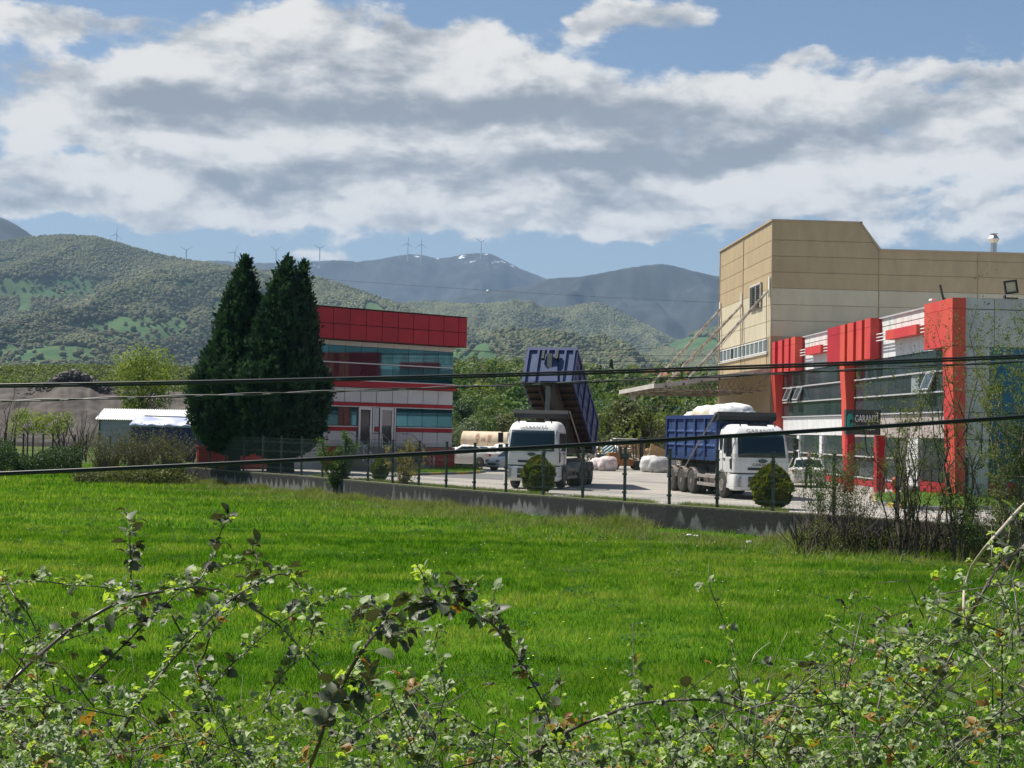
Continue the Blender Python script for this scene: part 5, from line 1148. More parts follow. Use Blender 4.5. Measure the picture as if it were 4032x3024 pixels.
# ---- site cabin and covered skip on the left
m_cabg = mat('pale_green_cabin_wall', (0.42, 0.47, 0.46), 0.6, var=.15); m_gbl = mat('dark_green_trim', (0.03, 0.10, 0.06), 0.5); m_cwall = mat('grey_violet_cabin_side', (0.36, 0.36, 0.42), 0.65, var=.15)
m_sheet = mat('white_corrugated_sheet', (0.80, 0.80, 0.78), 0.4, var=.06)
q = gd(397, 1830) ; q = at(397, 1800, 122); cb = thing('site_cabin', 'long grey site cabin with white corrugated gable roof and green trim', 'cabin', (q.x, q.y, 0), -(R(12) + YAW))
g = Geo(); g.box(0, 0, 0, 7.4, 2.6, 2.95); part(cb, 'wall', g, m_cwall)
g = Geo(); g.prism([(0, 0), (2.6, 0), (2.6, 2.95), (1.3, 3.7), (0, 2.95)], 'x', -.03, .0); part(cb, 'gable_wall', g, m_cabg)
g = Geo(); g.prism([(-.1, 2.9), (2.7, 2.9), (1.3, 3.72)], 'x', -.06, -.031); g.box(-.06, -.06, 0, .06, .0, 2.95); g.box(-.06, 2.6, 0, .06, 2.66, 2.95); part(cb, 'trim', g, m_gbl)
g = Geo(); g.box(-.07, .9, 1.2, -.031, 1.6, 2.2); part(cb, 'window', g, m_pane)
for s in (0, 1):
    g = Geo(); nn = 40; vs = []
    for k in range(nn * 4 + 1):
        x = -.35 + k * (8.1 / (nn * 4)); dz = .03 * (1 if k % 4 in (1, 2) else -1)
        ya, yb = ((-.25, 1.3) if s == 0 else (2.85, 1.3)); vs += [(x, ya, 2.86 + dz), (x, yb, 3.76 + dz)]
    g.add(vs, [(2 * k, 2 * k + 2, 2 * k + 3, 2 * k + 1) for k in range(nn * 4)]); o = part(cb, 'roof', g, m_sheet); o.modifiers.new('s', 'SOLIDIFY').thickness = .02
m_tarpb = mat('pale_blue_tarpaulin', (0.42, 0.46, 0.62), 0.5, col2=(0.30, 0.34, 0.58), vscale=1.5, bump=.4, bscale=4); m_navy = mat('navy_side', (0.02, 0.035, 0.14), 0.6, var=.3)
q = at(520, 1810, 99); sk = thing('covered_trailer', 'navy blue trailer under a pale blue tarpaulin half behind the left conifer', 'trailer', (q.x, q.y, 0), -(R(10) + YAW))
g = Geo(); g.box(0, 0, .7, 5.2, 2.3, 2.45); part(sk, 'body', g, m_navy)
for k in range(7): g = Geo(); g.box(.1 + k * .8, -.05, .7, .2 + k * .8, -.001, 2.45); part(sk, 'side_post', g, m_navy)
g = Geo(); xs2 = np.linspace(-.1, 5.3, 14)
g.loft([[(x, -.08, 2.35), (x, .0, 2.55 + .08 * math.sin(x * 5)), (x, .9, 3.0 + .12 * math.sin(x * 3)), (x, 1.4, 3.05 + .1 * math.sin(x * 2.4 + 1)), (x, 2.35, 2.55), (x, 2.38, 2.35)] for x in xs2]); part(sk, 'tarpaulin', g, m_tarpb, True)
g = Geo(); g.bar((1.0, -.02, 3.1), (4.6, -.02, 3.05), .07); g.bar((4.6, -.02, 3.1), (4.6, -.02, 2.4), .07); part(sk, 'tarp_bar', g, m_dark)
for x in (.9, 4.2):
    g = Geo(); g.lathe([(.25, -.1), (.45, -.1), (.45, .1), (.25, .1)], c=(x, .2, .45), axis='y', seg=18); part(sk, 'wheel', g, m_tyre)

# ---- person beside the parked car
m_jkt = mat('black_jacket', (0.018, 0.018, 0.022), 0.85); m_skin = mat('skin', (0.45, 0.27, 0.20), 0.6); m_hair = mat('dark_hair', (0.02, 0.015, 0.012), 0.7)
def skin_body(name, verts, edges, rad, m, parent, sub=2, rootv=0):
    me = bpy.data.meshes.new(name); me.from_pydata(verts, edges, []); me.materials.append(m); o = link(name, me, parent)
    md = o.modifiers.new('skin', 'SKIN'); sv = me.skin_vertices[0].data if me.skin_vertices else None
    if sv is None:
        bm_ = __import__('bmesh').new(); bm_.from_mesh(me); bm_.verts.layers.skin.verify(); bm_.to_mesh(me); bm_.free(); sv = me.skin_vertices[0].data
    for k, r_ in enumerate(rad): sv[k].radius = (r_, r_) if not isinstance(r_, tuple) else r_
    sv[rootv].use_root = True
    s2 = o.modifiers.new('sub', 'SUBSURF'); s2.levels = sub; s2.render_levels = sub
    for p in me.polygons: p.use_smooth = True
    md.use_smooth_shade = True; return o
q = cw((3188 - CX) / F * 71, 71); pe = thing('person', 'person in dark clothes leaning beside the white car before the showroom', 'person', (q.x, q.y, 0), R(-25))
vs = [(0,0,.95), (0,.02,1.15), (.02,.0,1.38), (.03,-.03,1.50), (.04,-.07,1.60),      # pelvis spine neck
      (-.17,.02,1.42), (-.24,-.02,1.16), (-.20,-.22,1.02), (.20,0,1.42), (.30,-.05,1.18), (.27,-.24,1.06),
      (-.10,0,.90), (-.11,-.03,.50), (-.11,.02,.08), (-.11,-.12,.04), (.10,0,.90), (.13,-.08,.50), (.14,.04,.08), (.14,-.10,.04)]
ed = [(0,1),(1,2),(2,3),(3,4),(2,5),(5,6),(6,7),(2,8),(8,9),(9,10),(0,11),(11,12),(12,13),(13,14),(0,15),(15,16),(16,17),(17,18)]
rd = [(.16,.12), (.15,.11), (.17,.12), (.06,.06), .05, .075, .05, .038, .075, .05, .038, .10, .07, .05, .045, .10, .07, .05, .045]
skin_body('body', vs, ed, rd, m_jkt, pe)
def ellipsoid(c, r, m, name, parent): 
    g = Geo(); g.lathe([(max(.001, math.sin(math.pi * k / 10)) * 1, -math.cos(math.pi * k / 10)) for k in range(11)], seg=16); o = part(parent, name, g, m, True); o.location = c; o.scale = r; return o
ellipsoid((.05, -.10, 1.70), (.078, .095, .12), m_skin, 'head', pe); ellipsoid((.05, -.08, 1.735), (.088, .102, .10), m_hair, 'hair', pe)
g = Geo(); g.tube([(.05, -.19, 1.71), (.05, -.215, 1.68)], .012, 5); g.box(.02, -.198, 1.645, .08, -.185, 1.652); part(pe, 'face', g, m_skin)
for s, c in ((-1, Vector((-.20, -.22, 1.02))), (1, Vector((.27, -.24, 1.06)))):
    g = Geo(); g.tube([c, c + Vector((0, -.05, -.03)), c + Vector((0, -.09, -.05))], [.03, .036, .03], 8)
    for k, ln in enumerate((.055, .07, .075, .065)):
        x = -.024 + k * .016; g.tube([c + Vector((x, -.085, -.05)), c + Vector((x, -.085 - ln * .6, -.065)), c + Vector((x, -.085 - ln, -.095))], [.009, .008, .006], 5)
    g.tube([c + Vector((-s * .03, -.03, -.03)), c + Vector((-s * .05, -.075, -.05))], [.010, .008], 5); part(pe, 'hand', g, m_skin, True)
# ================================================================== vegetation and wires
def leafm(name, c1, c2, trans=.35, vs=3.0, rough=.55, spec=.3):
    return mat(name, c1, rough, coord='World', vscale=vs, col2=c2, trans=trans, spec=spec, detail=3)
m_bark = mat('grey_brown_bark', (0.10, 0.085, 0.065), 0.95, var=.4, vscale=8)
m_twig = mat('brown_twigs', (0.085, 0.065, 0.050), 0.9, var=.3, vscale=8); m_twigp = mat('pale_dry_twigs', (0.26, 0.22, 0.17), 0.9, var=.3, vscale=8)
m_twigb = mat('reddish_brown_twigs', (0.20, 0.145, 0.11), 0.9, var=.4, vscale=8)
m_con = leafm('dark_conifer_spray', (0.040, 0.085, 0.046), (0.014, 0.036, 0.024), .18, 1.8, .75, .15)
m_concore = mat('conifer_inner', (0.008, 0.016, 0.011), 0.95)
m_thuja = leafm('golden_green_thuja', (0.17, 0.17, 0.015), (0.045, 0.085, 0.014), .30, 3.5)
m_lime = leafm('fresh_spring_leaves', (0.21, 0.26, 0.05), (0.12, 0.17, 0.035), .40, .6)
m_leafa = leafm('green_leaves', (0.095, 0.155, 0.036), (0.05, 0.095, 0.024), .30, .5); m_leafb = leafm('olive_leaves', (0.115, 0.13, 0.040), (0.06, 0.075, 0.025), .30, .5)
m_leafc = leafm('deep_green_leaves', (0.040, 0.085, 0.022), (0.025, 0.05, 0.016), .25, .5); m_leafd = leafm('yellow_green_leaves', (0.13, 0.16, 0.035), (0.08, 0.11, 0.025), .35, .5)
m_leafr = leafm('reddish_young_leaves', (0.20, 0.14, 0.05), (0.14, 0.15, 0.04), .35, 4); m_leafg = leafm('silvery_willow_leaves', (0.14, 0.17, 0.10), (0.09, 0.12, 0.07), .3, .5)
m_bloss = mat('white_blossom', (0.75, 0.74, 0.66), .7)

def crown_points(n, r, nl=14, fill=.35, seed=0, squash=1.0, lob=.42):
    q = np.random.default_rng(seed); L_ = q.normal(size=(nl, 3)); L_ /= np.linalg.norm(L_, axis=1)[:, None]; L_ *= (q.uniform(.35, .72, nl) ** .7)[:, None]
    k = q.integers(0, nl, n); d = q.normal(size=(n, 3)); d /= np.linalg.norm(d, axis=1)[:, None]; rr = lob * (.65 + .45 * q.uniform(0, 1, nl)[k]) * (1 - fill * q.uniform(0, 1, n) ** 2)
    P = L_[k] + d * rr[:, None]; P[:, 2] = np.maximum(P[:, 2], -.8); nn = d * .7 + P * .5
    return P * np.array(r), nn / np.linalg.norm(nn, axis=1)[:, None]
def tree_mesh(seed, h, r, trunk, n, ls, lm, cz=None, nl=14, fill=.4, twigs=10, mats2=None):
    cz = cz or h * .6; P, Nn = crown_points(n, (r, r, h - cz), nl, fill, seed); P = P + [0, 0, cz]
    V, Fq = leaf_quads(P, ls, nrm=Nn); gc = Geo().raw(V, Fq)
    gt = Geo(); q = np.random.default_rng(seed + 1)
    gt.tube([(0, 0, -1), (.05 * h * .1, 0, h * .25), (0, .03 * h * .1, h * .5), (0, 0, h * .8)], [trunk, trunk * .8, trunk * .55, trunk * .15], 7)
    for k in range(twigs):
        z0 = h * q.uniform(.2, .55); a = q.uniform(0, 6.28); e_ = q.uniform(.5, .95) * r; z1 = z0 + q.uniform(.2, .5) * h * .7
        gt.tube([(0, 0, z0), (math.cos(a) * e_ * .4, math.sin(a) * e_ * .4, z0 + (z1 - z0) * .5), (math.cos(a) * e_, math.sin(a) * e_, z1)], [trunk * .4, trunk * .25, trunk * .07], 5)
    return gt.mesh('trunk', m_bark), gc.mesh('crown', lm)
def put_tree(mm, loc, s, rz, label, group=None, name='tree', cat='tree'):
    r = thing(name, label, cat, loc, rz, group); r.scale = (s[0], s[0], s[1]) if hasattr(s, '__len__') else (s, s, s)
    link('trunk', mm[0], r); link('crown', mm[1], r); return r

# ---- the tall conifers
def conifer(label, base, prof_, tipshift, seed, n=58000):
    r = thing('conifer_tree', label, 'conifer', base, 0, 'tall conifers before the office'); q = np.random.default_rng(seed)
    zz_ = np.array([p[0] for p in prof_][::-1]); rr = np.array([p[1] for p in prof_][::-1]); H = zz_.max()
    zs = q.uniform(zz_.min(), H, n * 2); w_ = np.interp(zs, zz_, rr); keep = q.uniform(0, rr.max(), n * 2) < w_ + .12; zs = zs[keep]; w_ = w_[keep]; th = q.uniform(0, 2 * np.pi, len(zs))
    cl = fbm(th * 2.2 + 10, zs * .55, seed, 4, .6); cl2 = vnoise(th * 7 + 3, zs * 2.1, seed + 3)
    rad = w_ * (.80 + .42 * (cl - .5) * 1.5 + .16 * (cl2 - .5)) + .10 * (cl2 - .3)
    depth = q.uniform(0, 1, len(zs)) ** 2; rad = np.maximum(rad * (1 - .22 * depth), .02)
    lean = ((zs / H) ** 2)[:, None] * np.array(tipshift)[None, :]
    out = np.stack([np.cos(th), np.sin(th), 0 * th], 1)
    P = out * rad[:, None]; P[:, :2] += lean; P[:, 2] = zs + .15 * (cl2 - .5)
    d = out * .55 + np.array([0, 0, 1]) * .9 + q.normal(size=P.shape) * .45; d /= np.linalg.norm(d, axis=1)[:, None]
    sd = np.cross(d, out + q.normal(size=P.shape) * .5); sd /= np.linalg.norm(sd, axis=1)[:, None]
    far_ = q.uniform(0, 1, len(P)) < .10; P[far_] += out[far_] * q.uniform(.05, .28, far_.sum())[:, None]; ln = (q.uniform(.10, .25, len(P)) * np.where(far_, 1.6, 1))[:, None]; wd = ln * .26
    V = np.stack([P - sd * wd * .4, P + d * ln * .5 - sd * wd, P + d * ln, P + d * ln * .45 + sd * wd], 1).reshape(-1, 3)
    part(r, 'crown', Geo().raw(V, np.arange(len(V)).reshape(-1, 4)), m_con)
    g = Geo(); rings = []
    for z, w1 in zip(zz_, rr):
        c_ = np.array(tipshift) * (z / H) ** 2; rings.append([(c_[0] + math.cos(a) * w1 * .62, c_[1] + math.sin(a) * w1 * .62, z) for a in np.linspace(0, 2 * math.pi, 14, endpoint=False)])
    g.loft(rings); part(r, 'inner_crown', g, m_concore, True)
    g = Geo(); g.tube([(0, 0, -.2), (0, 0, 1.0), (0, 0, 3)], [.42, .34, .25], 10); part(r, 'trunk', g, m_concore); return r
pf = [(12.55, .03), (12.2, .16), (11.8, .30), (10.5, .86), (8.9, 1.42), (6.6, 2.25), (5.2, 2.95), (3.95, 3.2), (2.7, 2.95), (1.9, 2.45), (1.2, 1.6), (.85, .6)]
pf = [(z * .97 if z > 6 else z, r_) for z, r_ in pf]
p1 = cw((929 - CX) / F * 82, 82, 0); p2 = cw((1085 - CX) / F * 80.5, 80.5, 0); p3 = cw((1140 - CX) / F * 81, 81, 0)
conifer('leftmost tall dark conifer with a single pointed top beside the office', p1, pf, (.35, 0), 3)
conifer('middle tall dark conifer, broad at the left of the twin tops before the office', p2, [(z * .985, r_ * (.97 if z < 9 else 1.0)) for z, r_ in pf], (.5, 0), 4)
conifer('slimmer tall dark conifer touching the red fascia of the office', p3, [(z * .975, r_ * .76) for z, r_ in pf], (.62, 0), 5, 44000)

# ---- clipped thuja balls
def ball(label, px, Z, rr, h, seed):
    b_ = cw((px - CX) / F * Z, Z, .0); r = thing('round_bush', label, 'bush', b_, 0, 'round thuja bushes behind the fence'); q = np.random.default_rng(seed); n = 9000
    d = q.normal(size=(n, 3)); d /= np.linalg.norm(d, axis=1)[:, None]; cl = fbm(np.arctan2(d[:, 1], d[:, 0]) * 2.5 + 9, d[:, 2] * 3 + 5, seed, 3, .6)
    hz_ = (d[:, 2] + 1) / 2; sh_ = np.where(hz_ > .55, 1 - .42 * ((hz_ - .55) / .45) ** 1.5, 1.0)
    rad = (.86 + .55 * (cl - .5)) * sh_; P = d * rad[:, None] * np.array([rr, rr, 1]); P[:, 2] = h * (.5 + .5 * d[:, 2] * (.92 + .25 * (cl - .5)))
    up_ = d * .7 + np.array([0, 0, .8]) + q.normal(size=d.shape) * .4; up_ /= np.linalg.norm(up_, axis=1)[:, None]; sd = np.cross(up_, d + q.normal(size=d.shape) * .6); sd /= np.linalg.norm(sd, axis=1)[:, None]
    ln = q.uniform(.05, .14, n)[:, None] * (.6 + rr * .7); wd = ln * .4
    V = np.stack([P - sd * wd * .5, P + up_ * ln * .5 - sd * wd, P + up_ * ln, P + up_ * ln * .5 + sd * wd], 1).reshape(-1, 3)
    part(r, 'foliage', Geo().raw(V, np.arange(len(V)).reshape(-1, 4)), m_thuja)
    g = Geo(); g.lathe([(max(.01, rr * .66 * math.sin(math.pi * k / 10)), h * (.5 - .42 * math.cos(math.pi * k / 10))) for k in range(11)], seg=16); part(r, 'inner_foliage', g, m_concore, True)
    g = Geo(); g.tube([(0, 0, -.1), (0, 0, .4)], .06); part(r, 'trunk', g, m_bark)
ball('smallest round thuja bush, by the office steps', 1505, 70, .42, 1.15, 1); ball('round golden thuja bush in front of the raised tipper truck', 2128, 60.5, .72, 1.55, 2); ball('round golden thuja bush in front of the truck loaded with sacks', 3046, 51.5, .74, 1.55, 3)

# ---- twiggy shrubs
def shrub_geo(seed, h, spread, nst, leaf_n, ls, thick=.02, vert=.8, sub=7, side=4, flat=(1, 1), lmin=.25):
    q = np.random.default_rng(seed); g = Geo(); tips = []
    for s in range(nst):
        a = q.uniform(0, 6.28); rr = spread * q.uniform(.25, 1) ; hh_ = h * q.uniform(.65, 1.0); b0 = np.array([math.cos(a) * spread * .15 * flat[0], math.sin(a) * spread * .15 * flat[1], 0])
        end = np.array([math.cos(a) * rr * flat[0], math.sin(a) * rr * flat[1], hh_]); pts = []
        wob_ = q.normal(size=(sub + 1, 3)) * h * .018
        for k in range(sub + 1):
            t_ = k / sub; p = b0 * (1 - t_) + end * np.array([t_ ** (1 / vert), t_ ** (1 / vert), t_]) + wob_[k] * min(1, t_ * 3); pts.append(p)
        rs = [thick * (1 - .85 * k / sub) * q.uniform(.9, 1.1) for k in range(sub + 1)]
        g.tube(pts, rs, side)
        for k in range(2, sub + 1):
            for j in range(q.integers(1, 4)):
                f_ = q.uniform(0, 1); p = pts[k - 1] * (1 - f_) + pts[k] * f_; d = q.normal(size=3); d[2] = abs(d[2]) + .8; d /= np.linalg.norm(d); ln = h * q.uniform(.06, .20)
                m1 = p + d * ln * .5 + q.normal(size=3) * ln * .08; e_ = p + d * ln + q.normal(size=3) * ln * .12
                g.tube([p, m1, e_], [rs[k] * .5, rs[k] * .35, rs[k] * .15], 3); tips += [(p, m1), (m1, e_)]
                for w_ in range(2):
                    d2 = q.normal(size=3); d2[2] = abs(d2[2]); d2 /= np.linalg.norm(d2); l2 = ln * .5; g.tube([m1, m1 + d2 * l2], [rs[k] * .25, rs[k] * .1], 3, cap=False); tips.append((m1, m1 + d2 * l2))
    T0 = np.array([t[0] for t in tips]); T1 = np.array([t[1] for t in tips]); k = q.integers(0, len(tips), leaf_n); f_ = q.uniform(0, 1, leaf_n)[:, None]
    P = T0[k] * (1 - f_) + T1[k] * f_ + q.normal(size=(leaf_n, 3)) * ls * .6; P = P[P[:, 2] > h * lmin]
    return g, P
def shrub(name, label, px, Z, z, seed, h, spread, nst, leaf_n, ls, lm, tm, cat='shrub', group=None, **k):
    r = thing(name, label, cat, cw((px - CX) / F * Z, Z, z), 0, group); g, P = shrub_geo(seed, h, spread, nst, leaf_n, ls, **k)
    part(r, 'stems', g, tm)
    V, Fq = leaf_quads(P, ls); part(r, 'leaves', Geo().raw(V, Fq), lm); return r
shrub('shrub', 'upright green leafed shrub before the wall below the office steps', 1345, 70.5, -.8, 11, 3.1, 1.15, 12, 6500, .10, m_leafa, m_twig, thick=.022, lmin=.05)
shrub('shrub', 'sparse reddish leafed shrub before the wall right of the office steps', 1590, 66, -.8, 12, 2.8, 1.25, 11, 3200, .085, m_leafr, m_twig, thick=.02, lmin=.2)
shrub('shrub', 'small reddish bush on the island at the foot of the office stair rail', 1640, 90, .05, 13, 1.7, 1.1, 10, 1800, .10, m_leafr, m_twig, lmin=.1)
shrub('shrub', 'small dark shrub growing on the left end of the concrete wall', 850, 83, -.6, 14, 1.2, .8, 9, 900, .12, m_leafc, m_twig, lmin=.05)
for k, (px, Z, h, sp_) in enumerate(((430, 84, 2.9, 2.3), (560, 83, 3.3, 2.5), (680, 82.5, 3.0, 1.9))):
    shrub('thorn_bush', ['brown thorny bush at the left of three before the site cabin', 'highest brown thorny bush in front of the navy trailer', 'brown thorny bush nearest the left conifer'][k], px, Z, -.9, 20 + k, h, sp_, 95, 3600, .09, m_leafb, m_twigb, 'bush', 'brown bushes at the left end of the wall', thick=.018, vert=.6)
def wide(name, label, px0, px1, Z0, z, h, n, lm, seed, cat='hedge', ls=.14, dz=2.0, st=90):
    g = Geo(); V_ = []; q = np.random.default_rng(seed); P = []; O_ = cw(((px0 + px1) / 2 - CX) / F * Z0, Z0, z)
    pts = []
    for k in range(n):
        px = q.uniform(px0, px1); Z = Z0 + q.uniform(-dz, dz); hh_ = h * (.55 + .6 * vnoise(px / 45., seed, 3)) * (1 - .3 * abs(Z - Z0) / dz); c_ = cw((px - CX) / F * Z, Z, z + hh_ * q.uniform(0, 1) ** .6) - O_; pts.append(c_[:])
    for k in range(st):
        px = q.uniform(px0, px1); Z = Z0 + q.uniform(-dz, dz) * .8; b_ = cw((px - CX) / F * Z, Z, z) - O_; e_ = b_ + Vector((q.normal() * h * .35, q.normal() * h * .35, h * q.uniform(.6, 1.15))); m1 = (b_ + e_) / 2 + Vector((q.normal() * .12, q.normal() * .12, h * .15))
        g.tube([b_, m1, e_], [.02, .014, .004], 3)
    r = thing(name, label, cat, O_); part(r, 'stems', g, m_twig); V, Fq = leaf_quads(np.array(pts), ls); part(r, 'leaves', Geo().raw(V, Fq), lm); return r
wide('bramble_hedge', 'dark green bramble hedge along the far left edge of the field', -150, 330, 92, -.9, 2.1, 16000, m_leafc, 31)
wide('bramble_hedge', 'dull olive bramble growth under the brown bushes at the wall end', 300, 790, 82, -.9, 1.1, 9000, m_leafb, 32)
# right hand side thicket
shrub('shrub', 'broom like bush of thin upright stems before the wall right of the last round bush', 3240, 45.0, -.9, 41, 3.4, 1.45, 42, 5200, .055, m_leafa, m_twig, thick=.010, vert=.7, lmin=.35)
shrub('shrub', 'second broom like bush, left of the bare sapling with catkins', 3380, 44.0, -.9, 42, 3.0, 1.2, 34, 3600, .055, m_leafb, m_twig, thick=.010, vert=.7, lmin=.35)
shrub('sapling', 'tall open sapling in front of the entrance sign and glass bay', 3560, 42.0, -.9, 43, 6.0, 1.9, 10, 5200, .055, m_leafd, m_twig, 'sapling', 'saplings along the wall', thick=.035, vert=.85, sub=9, lmin=.4)
shrub('sapling', 'bare dark sapling with thick forked trunk left of the red corner pillar', 3640, 41.5, -.9, 44, 4.2, 1.5, 9, 1600, .05, m_leafd, m_twig, 'sapling', 'saplings along the wall', thick=.035, vert=.8, lmin=.3)
shrub('sapling', 'tallest thin sapling rising before the grey front of the showroom', 3790, 40.5, -.9, 45, 7.3, 1.25, 8, 3600, .055, m_leafa, m_bark, 'sapling', 'saplings along the wall', thick=.035, vert=.9, sub=10, lmin=.25)
shrub('sapling', 'leafy sapling at the far right edge before the blue glass', 3990, 38.5, -.9, 46, 6.6, 1.5, 11, 10000, .06, m_leafd, m_twigp, 'sapling', 'saplings along the wall', thick=.03, vert=.8, sub=9, lmin=.1)
shrub('sapling', 'leaning leafy sapling partly outside the right edge', 4090, 37.5, -.9, 47, 7.4, 1.6, 9, 7000, .06, m_leafa, m_twigp, 'sapling', 'saplings along the wall', thick=.03, vert=.8, sub=9, lmin=.2)
shrub('shrub', 'low dense green shrub at the wall below the blue glass front', 3900, 39.8, -.9, 48, 2.4, 1.8, 34, 6000, .055, m_leafa, m_twig, thick=.012, lmin=.0)
wide('brushwood', 'tangle of dark brown twigs and leaves against the right end of the wall', 3150, 4300, 43.5, -.95, 1.25, 8500, m_leafd, 33, 'brushwood', .055, 1.2, 900)
bpy.data.objects['brushwood'].rotation_euler = (0, 0, 0)

# ---- trees left of the office
tm = tree_mesh(60, 8.6, 3.0, .16, 6500, .22, m_lime, cz=5.6, nl=26, fill=.6, twigs=26); put_tree(tm, cw((565 - CX) / F * 133, 133, 0), (1.08, 1.13), .4, 'lime green leafy tree behind the site cabin')
tm = tree_mesh(61, 4.2, 2.0, .08, 1300, .20, m_lime, cz=2.6, nl=12, fill=.5); put_tree(tm, cw((115 - CX) / F * 128, 128, -.3), 1.0, 0, 'small blossoming fruit tree at the far left fence', 'small fruit trees by the left fence'); put_tree(tm, cw((215 - CX) / F * 131, 131, -.3), .95, 2, 'small green fruit tree between the left fence and the cabin', 'small fruit trees by the left fence')
for k, (px, Z, h, lb) in enumerate(((15, 122, 6.6, 'bare grey tree cut by the left edge of the view'), (330, 118, 4.4, 'thin bare tree just left of the site cabin'), (250, 126, 3.6, 'low bare tree between the fruit trees and the cabin'))):
    r = thing('bare_tree', lb, 'tree', cw((px - CX) / F * Z, Z, -.5), 0, 'bare trees on the left'); g, P = shrub_geo(70 + k, h, h * .42, 9, 10, .1, thick=.07, vert=.8, sub=7); part(r, 'branches', g, m_twig)
# left fence
f2 = thing('wire_fence', 'line of thin dark posts and wire running behind the bramble hedge', 'fence', cw((180 - CX) / F * 128, 128, 0)); O2 = f2.location.copy(); prev = None
for px in (-40, 30, 65, 99, 137, 177, 215, 257, 302, 347, 441, 500, 560):
    p = cw((px - CX) / F * (128 - max(0, px - 300) * .06), 128 - max(0, px - 300) * .06, 0); g = Geo(); g.box(-.06, -.06, -.9, .06, .06, 1.5); part(f2, 'post', g, m_green, loc=p - O2)
    if prev is not None:
        g = Geo()
        for z in (.0, .35, .7, 1.05, 1.4): g.bar(prev - O2 + Vector((0, 0, z)), p - O2 + Vector((0, 0, z)), .02)
        part(f2, 'wire', g, m_wire)
    prev = p

# ---- wooded slope behind the yard, scrub plateau and spoil heap on the left
rW = prof([(-500, 795), (0, 797), (300, 798), (500, 800), (980, 808), (1200, 822), (1300, 830), (1560, 832), (2600, 835)])
m_slope = mat('rough_green_slope', (0.070, 0.115, 0.030), 0.95, coord='World', vscale=.06, col2=(0.045, 0.075, 0.022), spec=.1)
oW, sW = hill('wooded_slope', rW, 470, 170, -1.0, m_slope, cols=260, rows=40, amp=2.5, nx_=50, ny_=60, seed=51, x0=760)
oP, sP = hill('scrub_plateau', rW, 520, 290, 4, m_slope, cols=160, rows=30, amp=2, nx_=50, ny_=60, seed=52, x0=-600, x1=1300)
lots = []
for nm, lm, cnt, lo2, hi2 in (('light_woodland', m_leafd, 190, 2.6, 4.4), ('green_woodland', m_leafa, 190, 2.6, 4.6), ('olive_woodland', m_leafb, 90, 2.4, 4.0)):
    Vs, Fs, b = [], [], 0; p, x, y = sW(6000, tmin=.12, xlo=830, xhi=3200); p = p[:cnt]
    for k in range(len(p)):
        s_ = rng.uniform(lo2, hi2); n = 330; P, Nn = crown_points(n, (s_, s_, s_ * 1.05), 9, .3, 900 + k + int(lo2 * 10)); V, Fq = leaf_quads(P + p[k] + [0, 0, s_ * .7], .75 * s_ / 3.4, nrm=Nn); Vs.append(V); Fs.append(Fq + b); b += len(V)
    o = part(None, nm, Geo().raw(np.concatenate(Vs), np.concatenate(Fs)), lm); tag(o, {'light_woodland': 'light yellow green trees massed on the slope behind the yard', 'green_woodland': 'mid green trees massed on the slope behind the yard', 'olive_woodland': 'olive brown scrub scattered over the slope behind the yard'}[nm], 'woodland', kind='stuff')
p, x, y = sP(30000, tmin=.3, tmax=1.0, xlo=-300, xhi=1000); p = p[:2600]; V, Fq = None, None
Vs, Fs, b = [], [], 0
for k in range(len(p)):
    P, Nn = crown_points(26, (1.6, 1.6, 1.3), 4, .3, k); V, Fq = leaf_quads(P + p[k] + [0, 0, .9], .9, nrm=Nn); Vs.append(V); Fs.append(Fq + b); b += len(V)
o = part(None, 'plateau_scrub', Geo().raw(np.concatenate(Vs), np.concatenate(Fs)), m_leafd); tag(o, 'pale green scrub covering the flat land above the grey spoil bank', 'scrub', kind='stuff')
m_spoil = mat('grey_spoil', (0.115, 0.100, 0.090), 0.97, coord='World', vscale=.18, col2=(0.050, 0.045, 0.040), detail=12, bump=1.0, bscale=1.2, spec=.1)
rS = prof([(-500, 832), (-100, 834), (60, 836), (105, 826), (125, 808), (160, 799), (195, 812), (215, 826), (260, 838), (330, 842), (420, 850), (480, 905), (520, 960), (2600, 980)])
hill('spoil_bank', rS, 262, 215, -1.1, m_spoil, cols=420, rows=50, amp=1.6, nx_=9, ny_=12, seed=61, x0=-500, x1=1300, pw=.8, rough=5)
g = Geo(); q = np.random.default_rng(5)
for k in range(1500):
    px = q.normal(290, 70); Z = q.uniform(250, 262); py = np.interp(px / K, [50, 105, 125, 160, 195, 215, 300], [836, 826, 808, 799, 812, 826, 840]) * K + q.uniform(0, 30) + 2; c_ = at(px, py, Z); s_ = q.uniform(.12, .38)
    mt = Matrix.Translation(c_) @ Matrix.Rotation(q.uniform(0, 6), 4, Vector(q.normal(size=3)).normalized()); g.box(-s_, -s_ * .7, -s_ * .4, s_, s_ * .7, s_ * .4, int(k % 3), mt)
o = part(None, 'rubble', g, [mat('rubble_grey', (.11, .10, .09), .9), mat('rubble_pale', (.18, .16, .145), .9), mat('rubble_dark', (.06, .05, .045), .9)]); tag(o, 'broken rubble piled on top of the grey spoil bank', 'rubble', kind='stuff')
